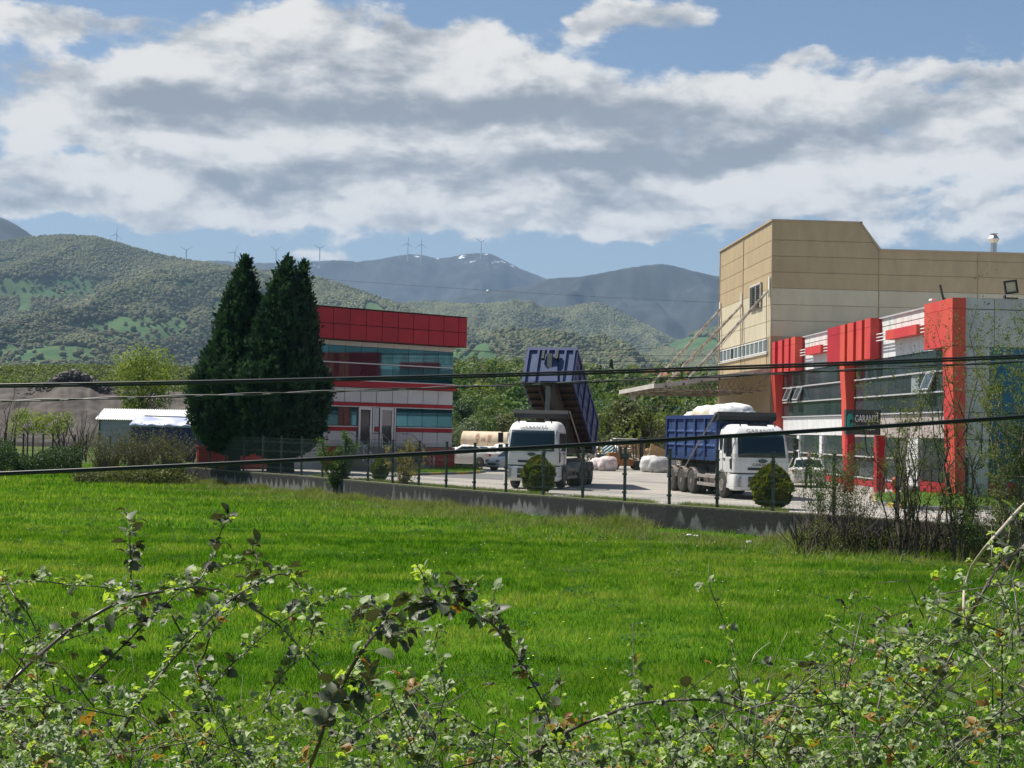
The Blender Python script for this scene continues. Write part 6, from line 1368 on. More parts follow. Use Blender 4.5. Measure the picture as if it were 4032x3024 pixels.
# individual trees along the back of the yard
kinds = [(m_leafd, 'yellow green'), (m_leafa, 'mid green'), (m_leafb, 'olive'), (m_leafc, 'deep green'), (m_leafg, 'silvery grey green')]
tmk = [tree_mesh(200 + k, 7.0, 3.0, .15, 2600, .36, m_, cz=3.6, nl=16, fill=.5, twigs=12) for k, (m_, _) in enumerate(kinds)]
row_ = [(1790, 150, 4, .62), (1850, 158, 4, .72), (1905, 165, 1, .85), (1960, 172, 3, .9), (2010, 160, 2, .8), (2060, 170, 1, 1.0), (2110, 180, 3, 1.0), (2160, 165, 1, .8), (2220, 175, 0, .9), (2300, 165, 1, 1.0), (2350, 150, 0, .92), (2400, 138, 0, .92), (2440, 142, 3, .85), (2480, 136, 2, .95), (2530, 135, 0, 1.0), (2570, 144, 1, .95), (2620, 140, 2, .8), (2670, 150, 2, .92), (2720, 142, 2, .86), (2780, 150, 1, .9), (2840, 155, 2, 1.0), (2900, 150, 1, .9),
        (1750, 200, 1, 1.0), (1820, 210, 3, 1.0), (1880, 215, 1, 1.15), (1940, 205, 0, .9), (2330, 205, 1, 1.2), (2390, 215, 3, 1.1), (2460, 200, 1, 1.1), (2540, 210, 3, 1.1), (2600, 205, 0, .9), (2660, 215, 1, 1.1), (2740, 205, 3, 1.0), (2820, 210, 1, 1.1), (900, 170, 1, .8), (1300, 170, 1, .8)]
srt = sorted(range(len(row_)), key=lambda i: (row_[i][1] >= 190, row_[i][0])); nf = sum(1 for r_ in row_ if r_[1] < 190)
where = ['left of the raised truck', 'behind the raised truck', 'above the forklift', 'under the canopy']
for k, (px, Z, kd, s_) in enumerate(row_):
    wz = where[0] if px < 2030 else where[1] if px < 2320 else where[2] if px < 2600 else where[3]
    put_tree(tmk[kd], cw((px - CX) / F * Z, Z, -1.1 + max(0, Z - 170) * .02), (s_, s_ * rng.uniform(.9, 1.1)), rng.uniform(0, 6), '%s tree, %s from left in the %s row %s' % (kinds[kd][1], ORD[srt.index(k) if Z < 190 else srt.index(k) - nf], 'front' if Z < 190 else 'rear', wz), 'trees along the back of the yard')
for k, (px, Z, h) in enumerate(((2650, 128, 5.0), (2700, 126, 4.6), (2590, 130, 4.2))):
    r = thing('bare_tree', ['bare grey tree under the canopy tip', 'bare grey tree left of the hall wall', 'thin bare tree above the grey bale'][k], 'tree', cw((px - CX) / F * Z, Z, -.5), 0, 'bare trees behind the yard'); g, P = shrub_geo(90 + k, h, h * .4, 10, 10, .1, thick=.06, vert=.8, sub=7); part(r, 'branches', g, m_bark)
# far conifers and houses on the slope
def small_conifer(px, py, Z, h, lb):
    q = at(px, py, Z); r = thing('conifer_tree', lb, 'conifer', q, 0, 'small conifers by the far houses'); g = Geo(); g.lathe([(h * .16, 0), (h * .20, h * .12), (h * .10, h * .5), (.02, h)], seg=9); P = np.array([( (1 - t_) * h * .22 * math.cos(a), (1 - t_) * h * .22 * math.sin(a), t_ * h) for t_, a in zip(rng.uniform(0, 1, 500) ** 1.3, rng.uniform(0, 6.28, 500))])
    V, Fq = leaf_quads(P, .8); g.raw(V, Fq); part(r, 'crown', g, m_con); g = Geo(); g.tube([(0, 0, -3), (0, 0, h * .3)], .3); part(r, 'trunk', g, m_bark)
small_conifer(2406, 1484, 395, 4.7, 'tallest dark conifer by the grey roofed far house'); small_conifer(2363, 1484, 395, 3.0, 'small dark conifer in the middle of the far three'); small_conifer(2335, 1486, 395, 2.8, 'leftmost of the three far conifers beside the raised box')
house(2360, 1503, 385, 7, 6, 1.6, 1.6, .2, m_grey, m_plaster, 'grey roofed house just right of the raised blue box'); house(2425, 1500, 390, 6, 6, 1.6, 1.6, -.3, m_grey, m_plaster, 'low grey roofed house under the far conifers')
house(2600, 1497, 380, 6.5, 6, 1.4, 1.5, .1, m_tile, m_plaster, 'red roofed house left of the canopy stay rods'); house(2665, 1497, 385, 5.5, 5, 1.4, 1.4, -.2, m_tile, m_plaster, 'small red roofed house between the canopy stay rods'); house(2640, 1520, 340, 4.5, 5, 1.6, 1.2, .5, m_tile, m_white, 'lower pink roofed house above the canopy edge')
house(106, 1112, 3500, 14, 9, 3.5, 2.5, .1, m_white, m_white, 'tiny white house in the high meadow at the left'); house(800, 1143, 3300, 12, 8, 3, 2, .1, m_white, m_white, 'tiny white house in the small meadow left of the conifers')

# ---- grass
def blades(name, P, h, w_, lm, label, cat='grass', lean=.35, quad=True):
    n = len(P); a = rng.uniform(0, 2 * np.pi, n); s = np.stack([np.cos(a), np.sin(a), 0 * a], 1); b_ = rng.normal(size=(n, 3)) * lean; b_[:, 2] = 0
    h = h[:, None]; w_ = w_[:, None]; t_ = P + np.array([0, 0, 1]) * h + b_ * h; m1 = P + np.array([0, 0, .55]) * h + b_ * h * .3
    if quad:
        V = np.stack([P - s * w_, P + s * w_, m1 + s * w_ * .7, t_, m1 - s * w_ * .7], 1).reshape(-1, 3); o = part(None, name, Geo().raw(V, np.arange(len(V)).reshape(-1, 5)), lm)
    else:
        V = np.stack([P - s * w_, P + s * w_, t_], 1).reshape(-1, 3); o = part(None, name, Geo().raw(V, np.arange(len(V)).reshape(-1, 3)), lm)
    return tag(o, label, cat, kind='stuff')
m_grass = bpy.data.materials.new('field_grass_blades'); m_grass.use_nodes = True; t = m_grass.node_tree; b = t.nodes['Principled BSDF']; b.inputs['Roughness'].default_value = .75; b.inputs['Specular IOR Level'].default_value = .08
gp = t.nodes.new('ShaderNodeNewGeometry'); mp = t.nodes.new('ShaderNodeMapping'); mp.inputs['Scale'].default_value = (.10, .34, 0); mp.inputs['Rotation'].default_value = (0, 0, .18); t.links.new(gp.outputs['Position'], mp.inputs[0])
n1 = t.nodes.new('ShaderNodeTexNoise'); n1.inputs['Scale'].default_value = 1.0; n1.inputs['Detail'].default_value = 5; t.links.new(mp.outputs[0], n1.inputs[0])
n2 = t.nodes.new('ShaderNodeTexNoise'); n2.inputs['Scale'].default_value = 1.5; n2.inputs['Detail'].default_value = 4; t.links.new(gp.outputs['Position'], n2.inputs[0])
s = mth('ADD', mth('MULTIPLY', n1.outputs['Fac'], 1.0, tree=t), mth('MULTIPLY', mth('SUBTRACT', n2.outputs['Fac'], .5, tree=t), .75, tree=t), tree=t)
s = mth('ADD', s, mth('MULTIPLY', mth('SUBTRACT', gp.outputs['Random Per Island'], .5, tree=t), .22, tree=t), tree=t)
r = t.nodes.new('ShaderNodeValToRGB'); t.links.new(s, r.inputs[0]); el = r.color_ramp.elements
el[0].position = .30; el[0].color = (0.032, 0.090, 0.006, 1); el[1].position = .72; el[1].color = (0.25, 0.27, 0.085, 1); q_ = el.new(.43); q_.color = (0.068, 0.160, 0.010, 1); q_ = el.new(.56); q_.color = (0.140, 0.225, 0.026, 1)
t.links.new(r.outputs[0], b.inputs['Base Color']); tr = t.nodes.new('ShaderNodeBsdfTranslucent'); g2 = t.nodes.new('ShaderNodeMix'); g2.data_type = 'RGBA'; g2.blend_type = 'MULTIPLY'; g2.inputs[0].default_value = 1; t.links.new(r.outputs[0], g2.inputs[6]); g2.inputs[7].default_value = (1.7, 1.9, .5, 1); t.links.new(g2.outputs[2], tr.inputs[0])
ms = t.nodes.new('ShaderNodeMixShader'); ms.inputs[0].default_value = .45; t.links.new(b.outputs[0], ms.inputs[1]); t.links.new(tr.outputs[0], ms.inputs[2]); t.links.new(ms.outputs[0], t.nodes['Material Output'].inputs[0])
def field_pts(n, z0, z1, wid=.43):
    Z = np.sqrt(rng.uniform(z0 ** 2, z1 ** 2, n)); X = rng.uniform(-wid, wid, n) * Z; c, s_ = math.cos(YAW), math.sin(YAW); x = X * c + Z * s_; y = -X * s_ + Z * c
    lim_ = np.where(x < FX.min(), 112, fence_y(x) - .35); k = y < lim_; x, y, Z = x[k], y[k], Z[k]; return np.stack([x, y, field_z(x, y) - .01], 1), Z
P, Z = field_pts(120000, 9, 22); hp = .06 + .10 * vnoise(P[:, 0] / 1.1, P[:, 1] / 1.1, 7) * (.5 + fbm(P[:, 0] / 6, P[:, 1] / 3, 9, 2)); blades('meadow_grass', P, hp * rng.uniform(.7, 1.3, len(P)), np.full(len(P), .0042), m_grass, 'bright green young crop grass filling the near field')
P, Z = field_pts(230000, 22, 48); hp = .06 + .10 * vnoise(P[:, 0] / 1.1, P[:, 1] / 1.1, 7) * (.5 + fbm(P[:, 0] / 6, P[:, 1] / 3, 9, 2)); blades('field_grass', P, hp * rng.uniform(.7, 1.3, len(P)), .0055 + Z * .00016, m_grass, 'bright green crop grass in the middle of the field', quad=False)
P, Z = field_pts(210000, 48, 112); hp = .10 + .12 * vnoise(P[:, 0] / 2.4, P[:, 1] / 2.4, 7); blades('distant_field_grass', P, hp * rng.uniform(.7, 1.3, len(P)), .004 + Z * .00028, m_grass, 'bright green grass of the field near the wall', quad=False)
# rough herbage along the wall
m_weed = leafm('rough_herbage', (0.15, 0.19, 0.04), (0.085, 0.13, 0.028), .4, 1.5); m_straw = mat('dry_straw', (0.34, 0.29, 0.17), .9, var=.3, trans=.3)
n = 60000; k = rng.integers(0, len(wall_line) - 1, n); f_ = rng.uniform(0, 1, n); A_ = np.array([p[:] for p in wall_line]); P = A_[k] * (1 - f_)[:, None] + A_[k + 1] * f_[:, None]; off = rng.exponential(1.3, n) + .2; off = np.minimum(off, 6.5); P[:, 1] -= off * 1.15; P[:, 0] -= off * .5
den = fbm(P[:, 0] / 1.8, P[:, 1] / 1.8, 14, 3); keep = den > .42; P, den, off = P[keep], den[keep], off[keep]; P[:, 2] = field_z(P[:, 0], P[:, 1])
blades('wall_herbage', P, (.10 + .5 * np.clip(den - .42, 0, 1) * 1.6) * rng.uniform(.5, 1.4, len(P)), np.full(len(P), .012), m_weed, 'rough yellowish weeds growing along the foot of the wall', 'weeds', .7, False)
i_ = rng.choice(len(P), 5000); blades('dry_stalks', P[i_] + rng.normal(size=(5000, 3)) * [.2, .2, 0], rng.uniform(.15, .5, 5000), np.full(5000, .007), m_straw, 'dry straw coloured stalks at the foot of the wall', 'dry grass', .6, False)
n = 26000; k = rng.integers(7, 21, n); f_ = rng.uniform(0, 1, n); P = A_[k] * (1 - f_)[:, None] + A_[k + 1] * f_[:, None]; off = rng.uniform(.14, 1.5, n); P[:, 1] += off * .8; P[:, 0] += off * .6; P = P[fbm(P[:, 0] / 1.5, P[:, 1] / 1.5, 15, 3) > .40]; P[:, 2] = .0
blades('verge_grass', P, rng.uniform(.06, .22, len(P)), np.full(len(P), .011), m_weed, 'strip of short grass between the fence and the yard', lean=.5, quad=False)
for poly, zz_, nm, lb in ((bed, .1, 'bed_grass', 'mown grass on the bed before the showroom'), (isl, .09, 'island_grass', 'grass on the small island beside the office')):
    xs2 = [p.x for p in poly]; ys2 = [p.y for p in poly]; P = np.stack([rng.uniform(min(xs2), max(xs2), 16000), rng.uniform(min(ys2), max(ys2), 16000), np.full(16000, zz_)], 1)
    ins = np.zeros(len(P), bool); j = len(poly) - 1
    for i in range(len(poly)):
        c1 = ((ys2[i] > P[:, 1]) != (ys2[j] > P[:, 1])) & (P[:, 0] < (xs2[j] - xs2[i]) * (P[:, 1] - ys2[i]) / (ys2[j] - ys2[i] + 1e-9) + xs2[i]); ins ^= c1; j = i
    blades(nm, P[ins], rng.uniform(.05, .16, ins.sum()), np.full(ins.sum(), .012), m_grass, lb, quad=False)
# small flowers and litter in the field
P, Z = field_pts(260, 16, 60); g = Geo()
for p in P: g.lathe([(.001, .0), (.018, .004), (.001, .012)], c=(p[0], p[1], p[2] + .17), seg=5, mi=int(rng.integers(0, 2)))
o = part(None, 'field_flowers', g, [m_bloss, mat('yellow_flower', (.75, .6, .05), .6)]); tag(o, 'tiny white and yellow flowers dotted over the field', 'flowers', kind='stuff')
for k, (px, py) in enumerate(((2725, 2108), (2750, 2112), (2960, 2135), (1215, 1885))):
    q = gd(px, py, -.72); lump('litter', (q.x, q.y, -.70), (.09, .06, .035), m_sack, ['crumpled white litter at the foot of the wall near the loaded truck', 'small white scrap beside the crumpled litter', 'pale litter on the bare patch by the wall', 'white scrap in the weeds below the office'][k], 'litter', None, 400 + k, amp=.4)

# ---- overhead cables
m_cab = mat('black_cable', (0.012, 0.012, 0.014), 0.38, spec=.6); m_cabt = mat('weathered_cable', (0.10, 0.105, 0.10), 0.45, spec=.6)
def cable_pts(pts, Z, n=60, x0=-2600, x1=6600, dz=0.0):
    c = np.polyfit([p[0] for p in pts], [p[1] for p in pts], 2); return [at(x, np.polyval(c, x) + dz, Z) for x in np.linspace(x0, x1, n)]
pa = [(0, 1513), (1000, 1499), (2016, 1469), (3000, 1438), (4032, 1399)]
for dz, lb in ((0, 'upper black cable of the close pair crossing the view'), (9.5, 'lower black cable of the close pair crossing the view')):
    g = Geo(); g.tube(cable_pts(pa, 14, dz=dz), .0105, 8, cap=False); single('power_cable', g, m_cab, lb, 'cable', group='overhead cables', smooth=True)
pb = [(0, 1578), (1276, 1546), (2016, 1516), (2735, 1481), (4032, 1424)]; ce = cable_pts(pb, 13.2, 260)
for s_, lb in ((0, 'pale strand of the twisted cable below the close pair'), (math.pi, 'darker strand of the twisted cable below the close pair')):
    g = Geo(); g.tube([p + Vector((0, math.cos(k * .42 + s_) * .008, math.sin(k * .42 + s_) * .0085)) for k, p in enumerate(ce)], .0065, 6, cap=False); single('power_cable', g, m_cabt if s_ == 0 else m_cab, lb, 'cable', group='overhead cables', smooth=True)
pc = [(0, 1857), (900, 1829), (2016, 1762), (3000, 1700), (4032, 1640)]
for dz, lb in ((0, 'upper strand of the lowest black cable'), (8, 'lower strand of the lowest black cable')):
    g = Geo(); g.tube(cable_pts(pc, 13, dz=dz), .0100, 8, cap=False); single('power_cable', g, m_cab, lb, 'cable', group='overhead cables', smooth=True)
def far_line(pts, Z, lb, r=.035):
    g = Geo(); g.tube(cable_pts(pts, Z, 40, -1500, 5500 if pts[-1][0] > 1500 else 2600), r * Z / 250, 4, cap=False); single('power_line', g, m_cab, lb, 'power line', group='far power lines')
far_line([(0, 1160), (400, 1213), (825, 1266)], 500, 'thin power line highest across the left hill'); far_line([(0, 1254), (400, 1302), (787, 1338)], 420, 'upper of the two close thin lines on the left hill')
far_line([(0, 1262), (400, 1311), (787, 1350)], 420, 'lower of the two close thin lines on the left hill'); far_line([(0, 1347), (466, 1398), (1300, 1470)], 400, 'lowest thin power line on the left hill')
far_line([(1300, 1100), (1912, 1142), (2800, 1190)], 900, 'very thin line carrying the marker ball', .02); far_line([(1300, 1340), (1800, 1376), (2830, 1400)], 600, 'thin power line passing behind the raised blue box', .03)
g = Geo(); g.lathe([(max(.01, math.sin(math.pi * k / 8)), -math.cos(math.pi * k / 8)) for k in range(9)], seg=14); o = single('marker_ball', g, m_white, 'small white marker ball hanging on a wire before the mountains', 'marker', at(1913, 1146, 900), smooth=True); o.scale = (.95, .95, .95)
# ---- wind turbines
m_tur = mat('turbine_white', (0.62, 0.64, 0.67), .5)
TB = [(441, 921, 953, (10, 130, 250)), (719, 983, 1025, (60, 180, 300)), (910, 992, 1045, (25, 145, 265)), (1073, 984, 1031, (55, 170, 305)), (1246, 975, 1030, (60, 175, 300)), (1594, 957, 1000, (5, 125, 245)), (1647, 960, 1000, (2, 122, 240)), (1883, 952, 996, (55, 175, 305))]
tl = ['wind turbine on the left hill, nearest of all', 'wind turbine above the slope left of the conifers', 'faint wind turbine just left of the first conifer tip', 'wind turbine between the conifer tips', 'wind turbine just right of the twin conifer tips', 'left one of the close wind turbine pair near the summit', 'right one of the close wind turbine pair near the summit', 'wind turbine on the snowy summit']
for k, (px, hyy, by, an) in enumerate(TB):
    Z = 7800 if k < 3 else 8450; hub = at(px, hyy, Z); r = thing('wind_turbine', tl[k], 'wind turbine', hub, -YAW, 'wind turbines on the ridges')
    low = (by - hyy) * Z / F + 40; g = Geo(); g.tube([(0, 6, -low), (0, 6, 0)], [3.6, 2.4], 8); part(r, 'tower', g, m_tur); g = Geo(); g.box(-2.5, -3, -2.5, 2.5, 11, 2.5); part(r, 'nacelle', g, m_tur)
    for a in an:
        a = R(a); Lb = 44; g = Geo(); d = Vector((math.sin(a), 0, math.cos(a))); s_ = Vector((math.cos(a), 0, -math.sin(a)))
        pts = [(0, 2.6), (.2, 4.2), (.6, 2.8), (1, .9)]; vs = []
        for f_, w_ in pts: c_ = d * Lb * f_ + Vector((0, -4, 0)); vs += [c_ - s_ * w_ * .35, c_ + s_ * w_ * .65, c_ + Vector((0, 1.2 * (1 - f_) + .3, 0))]
        g.add(vs, [(3*i + j, 3*i + (j + 1) % 3, 3*i + 3 + (j + 1) % 3, 3*i + 3 + j) for i in range(3) for j in range(3)] + [(0, 2, 1), (9, 10, 11)]); part(r, 'blade', g, m_tur)

# broad leafed weed clumps in the field
P, Z = field_pts(520, 13, 70); Vs, Fs, b = [], [], 0
for k in range(len(P)):
    m_ = 34; r_ = rng.uniform(.08, .30); Q = P[k] + np.stack([rng.normal(size=m_) * r_, rng.normal(size=m_) * r_, rng.uniform(.05, .20, m_)], 1); V, Fq = leaf_quads(Q, rng.uniform(.05, .10), nrm=np.tile([0, 0, 1.], (m_, 1))); Vs.append(V); Fs.append(Fq + b); b += len(V)
o = part(None, 'field_weeds', Geo().raw(np.concatenate(Vs), np.concatenate(Fs)), leafm('field_weed_leaves', (0.06, 0.13, 0.03), (0.035, 0.085, 0.03), .3, 1, .8, .03)); tag(o, 'dark broad leafed weed clumps scattered through the grass field', 'weeds', kind='stuff')
# ================================================================== brambles on the near bank
def bram(name, top, low, trans, tc_):
    m = bpy.data.materials.new(name); m.use_nodes = True; t = m.node_tree; b = t.nodes['Principled BSDF']; b.inputs['Roughness'].default_value = .5; b.inputs['Specular IOR Level'].default_value = .35
    gq = t.nodes.new('ShaderNodeNewGeometry'); x = t.nodes.new('ShaderNodeMix'); x.data_type = 'RGBA'; t.links.new(gq.outputs['Random Per Island'], x.inputs[0]); x.inputs[6].default_value = hexc(low); x.inputs[7].default_value = hexc(top)
    n = t.nodes.new('ShaderNodeTexNoise'); n.inputs['Scale'].default_value = 90; n.inputs['Detail'].default_value = 3; t.links.new(gq.outputs['Position'], n.inputs[0])
    y = t.nodes.new('ShaderNodeMix'); y.data_type = 'RGBA'; y.blend_type = 'MULTIPLY'; y.inputs[0].default_value = .6; t.links.new(x.outputs[2], y.inputs[6]); r = t.nodes.new('ShaderNodeMapRange'); t.links.new(n.outputs['Fac'], r.inputs[0]); r.inputs[1].default_value = .3; r.inputs[2].default_value = .7; r.inputs[3].default_value = .55; r.inputs[4].default_value = 1.3; t.links.new(r.outputs[0], y.inputs[7])
    t.links.new(y.outputs[2], b.inputs['Base Color']); tr = t.nodes.new('ShaderNodeBsdfTranslucent'); tr.inputs[0].default_value = hexc(tc_); ms = t.nodes.new('ShaderNodeMixShader'); ms.inputs[0].default_value = trans
    t.links.new(b.outputs[0], ms.inputs[1]); t.links.new(tr.outputs[0], ms.inputs[2]); t.links.new(ms.outputs[0], t.nodes['Material Output'].inputs[0]); return m
m_br1 = bram('dusty_green_bramble_leaf', (0.34, 0.40, 0.21), (0.11, 0.16, 0.06), .28, (0.24, 0.36, 0.05))
m_br2 = bram('fresh_lime_bramble_leaf', (0.42, 0.50, 0.16), (0.22, 0.32, 0.07), .45, (0.52, 0.70, 0.05))
m_br3 = bram('old_dark_bramble_leaf', (0.13, 0.155, 0.08), (0.050, 0.060, 0.035), .16, (0.10, 0.09, 0.03))
m_br4 = bram('yellow_brown_bramble_leaf', (0.34, 0.22, 0.05), (0.20, 0.10, 0.03), .30, (0.50, 0.28, 0.03))
m_cane = mat('purple_brown_cane', (0.085, 0.055, 0.048), 0.42, var=.45, vscale=12, spec=.6); m_canep = mat('pale_dry_cane', (0.48, 0.40, 0.30), 0.5, var=.25, vscale=10); m_thin = mat('thin_green_brown_shoot', (0.10, 0.10, 0.05), 0.6, var=.4, vscale=10)
def leaflet(L_, W_, fold, droop, base, dir_, nrm):
    """serrated oval leaflet: rows of points along the midrib; returns verts, faces"""
    d = Vector(dir_).normalized(); n = Vector(nrm); n = (n - d * n.dot(d)).normalized(); s = d.cross(n); vs = []; rows = [(0, .0), (.12, .55), (.30, .92), (.42, .84), (.55, 1.0), (.66, .80), (.78, .74), (.88, .42), (1, 0)]
    for t_, w_ in rows:
        c = Vector(base) + d * L_ * t_ - n * droop * L_ * t_ * t_; e = n * fold * W_ * w_ * .5
        vs += [c - s * W_ * w_ * .5 + e, c, c + s * W_ * w_ * .5 + e]
    fs = []
    for k in range(len(rows) - 1): fs += [(3*k, 3*k+1, 3*k+4, 3*k+3), (3*k+1, 3*k+2, 3*k+5, 3*k+4)]
    return vs, fs
def leaf_mesh(seed, sz, m, n=3):
    q = random.Random(seed); g = Geo(); pl_ = sz * q.uniform(.5, 1.0)
    p0 = Vector((0, 0, 0)); p1 = Vector((pl_, 0, pl_ * .35)); g.tube([p0, p1 * .5 + Vector((0, 0, .1 * pl_)), p1], .0011, 3, 1, cap=False)
    for k in range(n):
        a = (0, 1.15, -1.15)[k] + q.uniform(-.2, .2); d = Vector((math.cos(a), math.sin(a), q.uniform(-.5, .25))); nn = Vector((q.uniform(-.35, .35), q.uniform(-.35, .35), 1))
        s_ = sz * (1 if k == 0 else .8) * q.uniform(.85, 1.15); v, f = leaflet(s_, s_ * .78, q.uniform(.25, .6), q.uniform(.0, .5), p1, d, nn); g.add(v, f, 0)
    return g.mesh('leaf', [m, m_thin], True)
LEAF = {}
for nm, m, sizes in (('a', m_br1, (.020, .026, .032)), ('b', m_br2, (.016, .022, .032)), ('c', m_br3, (.028, .037, .046)), ('d', m_br4, (.024, .031))):
    LEAF[nm] = [leaf_mesh(i * 7 + ord(nm), s_, m, 3 if (i % 2 == 0 or nm != 'c') else 1) for i, s_ in enumerate(sizes * 2)]
def spline(P, step):
    P = [Vector(p) for p in P]; out = []
    for i in range(len(P) - 1):
        a, b_, c, d = P[max(i - 1, 0)], P[i], P[i + 1], P[min(i + 2, len(P) - 1)]; n = max(1, int((c - b_).length / step))
        for k in range(n):
            t_ = k / n; out.append(.5 * ((2 * b_) + (c - a) * t_ + (2 * a - 5 * b_ + 4 * c - d) * t_ ** 2 + (3 * b_ - a - 3 * c + d) * t_ ** 3))
    out.append(P[-1]); return out
qb = random.Random(11)
def leaf_rot(d_out): 
    e = d_out.to_track_quat('X', 'Z').to_euler(); e.rotate_axis('X', qb.uniform(-.8, .8)); return e
def cane(label, pts, Z0, Z1, r, mix, dens, m=None, off=0, lo_leaf=0.0, hi_leaf=1.0, thorns=True, base=False):
    W_ = [at(x * .9114 + off, 1900 + y * .9114, Z0 + (Z1 - Z0) * k / (len(pts) - 1) + .12 * math.sin(k * 1.7)) for k, (x, y) in enumerate(pts)]
    C_ = spline(W_, .035); O_ = C_[0].copy(); C_ = [p - O_ for p in C_]; n = len(C_); T = thing('bramble_cane', label, 'bramble', O_, 0, 'bramble canes on the near bank')
    g = Geo(); g.tube(C_, [r * (1 - .72 * k / n) + .0005 for k in range(n)], 7); part(T, 'stem', g, m or m_cane, True)
    if thorns:
        g = Geo()
        for k in range(1, n - 1):
            if qb.random() < .55:
                d = Vector((qb.gauss(0, 1), qb.gauss(0, 1), qb.gauss(0, 1))); ax = (C_[k + 1] - C_[k - 1]).normalized(); d = (d - ax * d.dot(ax)).normalized(); rr = r * (1 - .72 * k / n); b_ = C_[k]; tip = b_ + d * (rr + .006) - ax * .002
                s_ = ax * .0022; v = d.cross(ax) * .0012; g.add([b_ - s_ + d * rr * .5, b_ + v + d * rr * .5, b_ + s_ + d * rr * .5, b_ - v + d * rr * .5, tip], [(0, 1, 4), (1, 2, 4), (2, 3, 4), (3, 0, 4)])
        part(T, 'thorns', g, m or m_cane, kind='stuff')
    k = int(lo_leaf * n); cnt = 0; leaves = []
    while k < n - 1 and k < hi_leaf * n:
        ax = (C_[min(k + 1, n - 1)] - C_[k - 1 if k else 0]).normalized()
        for j in range(qb.choice((1, 2, 2, 3))):
            d = Vector((qb.gauss(0, 1), qb.gauss(0, 1), qb.gauss(0.35, .8))); d = (d * .8 + ax * .4).normalized(); u = qb.random(); acc = 0; kind = 'a'
            for key, p_ in mix:
                acc += p_
                if u < acc: kind = key; break
            leaves.append((C_[k] + d * r * .5, d, kind)); cnt += 1
        k += max(1, int(qb.uniform(.5, 1.5) / (dens * 1.5)))
    for p, d, kind in leaves:
        o = link('leaf', qb.choice(LEAF[kind]), T, p, leaf_rot(d)); s_ = qb.uniform(.7, 1.2); o.scale = (s_, s_, s_)
    return T
A = (('a', .62), ('b', .22), ('c', .14), ('d', .02)); B_ = (('c', .60), ('a', .28), ('d', .04), ('b', .08)); C3 = (('a', .45), ('b', .45), ('c', .1))
c8 = 2016
cane('thick bare bramble cane arching across the lower left of the view', [(-60, 1100), (0, 980), (60, 885), (130, 808), (235, 715), (330, 632), (430, 573), (520, 523), (600, 492), (700, 472), (800, 456), (870, 449), (950, 463), (1000, 472), (1080, 510), (1150, 560), (1240, 620), (1330, 715), (1450, 850), (1560, 970), (1660, 1050), (1760, 1140), (1850, 1240)], 4.3, 5.4, .0062, A, .36)
cane('single upright shoot standing on the thick arching cane at the far left', [(594, 492), (590, 400), (583, 300), (578, 220), (575, 150)], 4.9, 4.9, .0024, (('c', .6), ('b', .2), ('a', .2)), .62)
cane('upright leafy shoot second from the left above the arch', [(380, 880), (430, 830), (520, 745), (620, 640), (720, 545), (800, 470), (870, 435), (920, 355), (950, 270), (975, 200), (1005, 145)], 4.7, 5.1, .0036, B_[:2] + (('b', .18),), .52)
cane('slender side shoot bending right from the arch top', [(850, 450), (900, 395), (980, 360), (1030, 348), (1090, 344)], 4.95, 5.0, .0019, C3, .40)
cane('long thin cane running level from the left edge', [(-60, 460), (0, 445), (80, 432), (160, 425), (240, 427), (330, 440), (400, 442), (480, 450), (560, 468), (640, 472), (700, 470)], 5.3, 5.5, .0027, A, .50)
cane('cane falling steeply from the left edge through the bank', [(-40, 370), (0, 400), (50, 430), (100, 500), (150, 560), (200, 660), (235, 740), (265, 850), (285, 980), (290, 1100), (300, 1240)], 5.0, 4.6, .0030, A, .42)
cane('cane running parallel left of the falling one', [(-40, 430), (20, 470), (70, 560), (120, 650), (180, 745)], 5.1, 4.9, .0024, A, .45)
cane('long diagonal cane rising from the bottom to a leafy tip right of the arch', [(480, 1240), (540, 1120), (600, 1010), (640, 940), (700, 860), (760, 780), (830, 700), (900, 620), (1000, 520), (1080, 465), (1160, 420), (1240, 393), (1300, 430), (1350, 500), (1375, 560), (1378, 620), (1360, 690), (1340, 735)], 4.2, 4.9, .0044, A, .60)
cane('cane crossing behind the diagonal one with dark leaves', [(845, 935), (880, 820), (920, 720), (940, 650), (1000, 580), (1060, 500), (1110, 420), (1130, 330), (1105, 280)], 5.0, 5.3, .0034, B_, .52)
cane('cane rising to a thin level whip at the middle of the field', [(880, 1000), (950, 880), (1020, 790), (1090, 730), (1150, 670), (1240, 600), (1330, 545), (1420, 510), (1510, 490), (1615, 488)], 4.8, 5.3, .0030, A, .80)
cane('heavy dark leafed cane arching over the centre of the bank', [(1350, 1260), (1375, 1220), (1410, 1130), (1440, 1030), (1480, 940), (1510, 870), (1560, 770), (1620, 680), (1700, 590), (1780, 540), (1850, 515), (1920, 520), (2000, 530), (2070, 560), (2140, 600), (2200, 670), (2260, 750), (2320, 850), (2377, 950), (2412, 1060), (2480, 1240)], 3.5, 4.3, .0056, B_, .62, lo_leaf=.1)
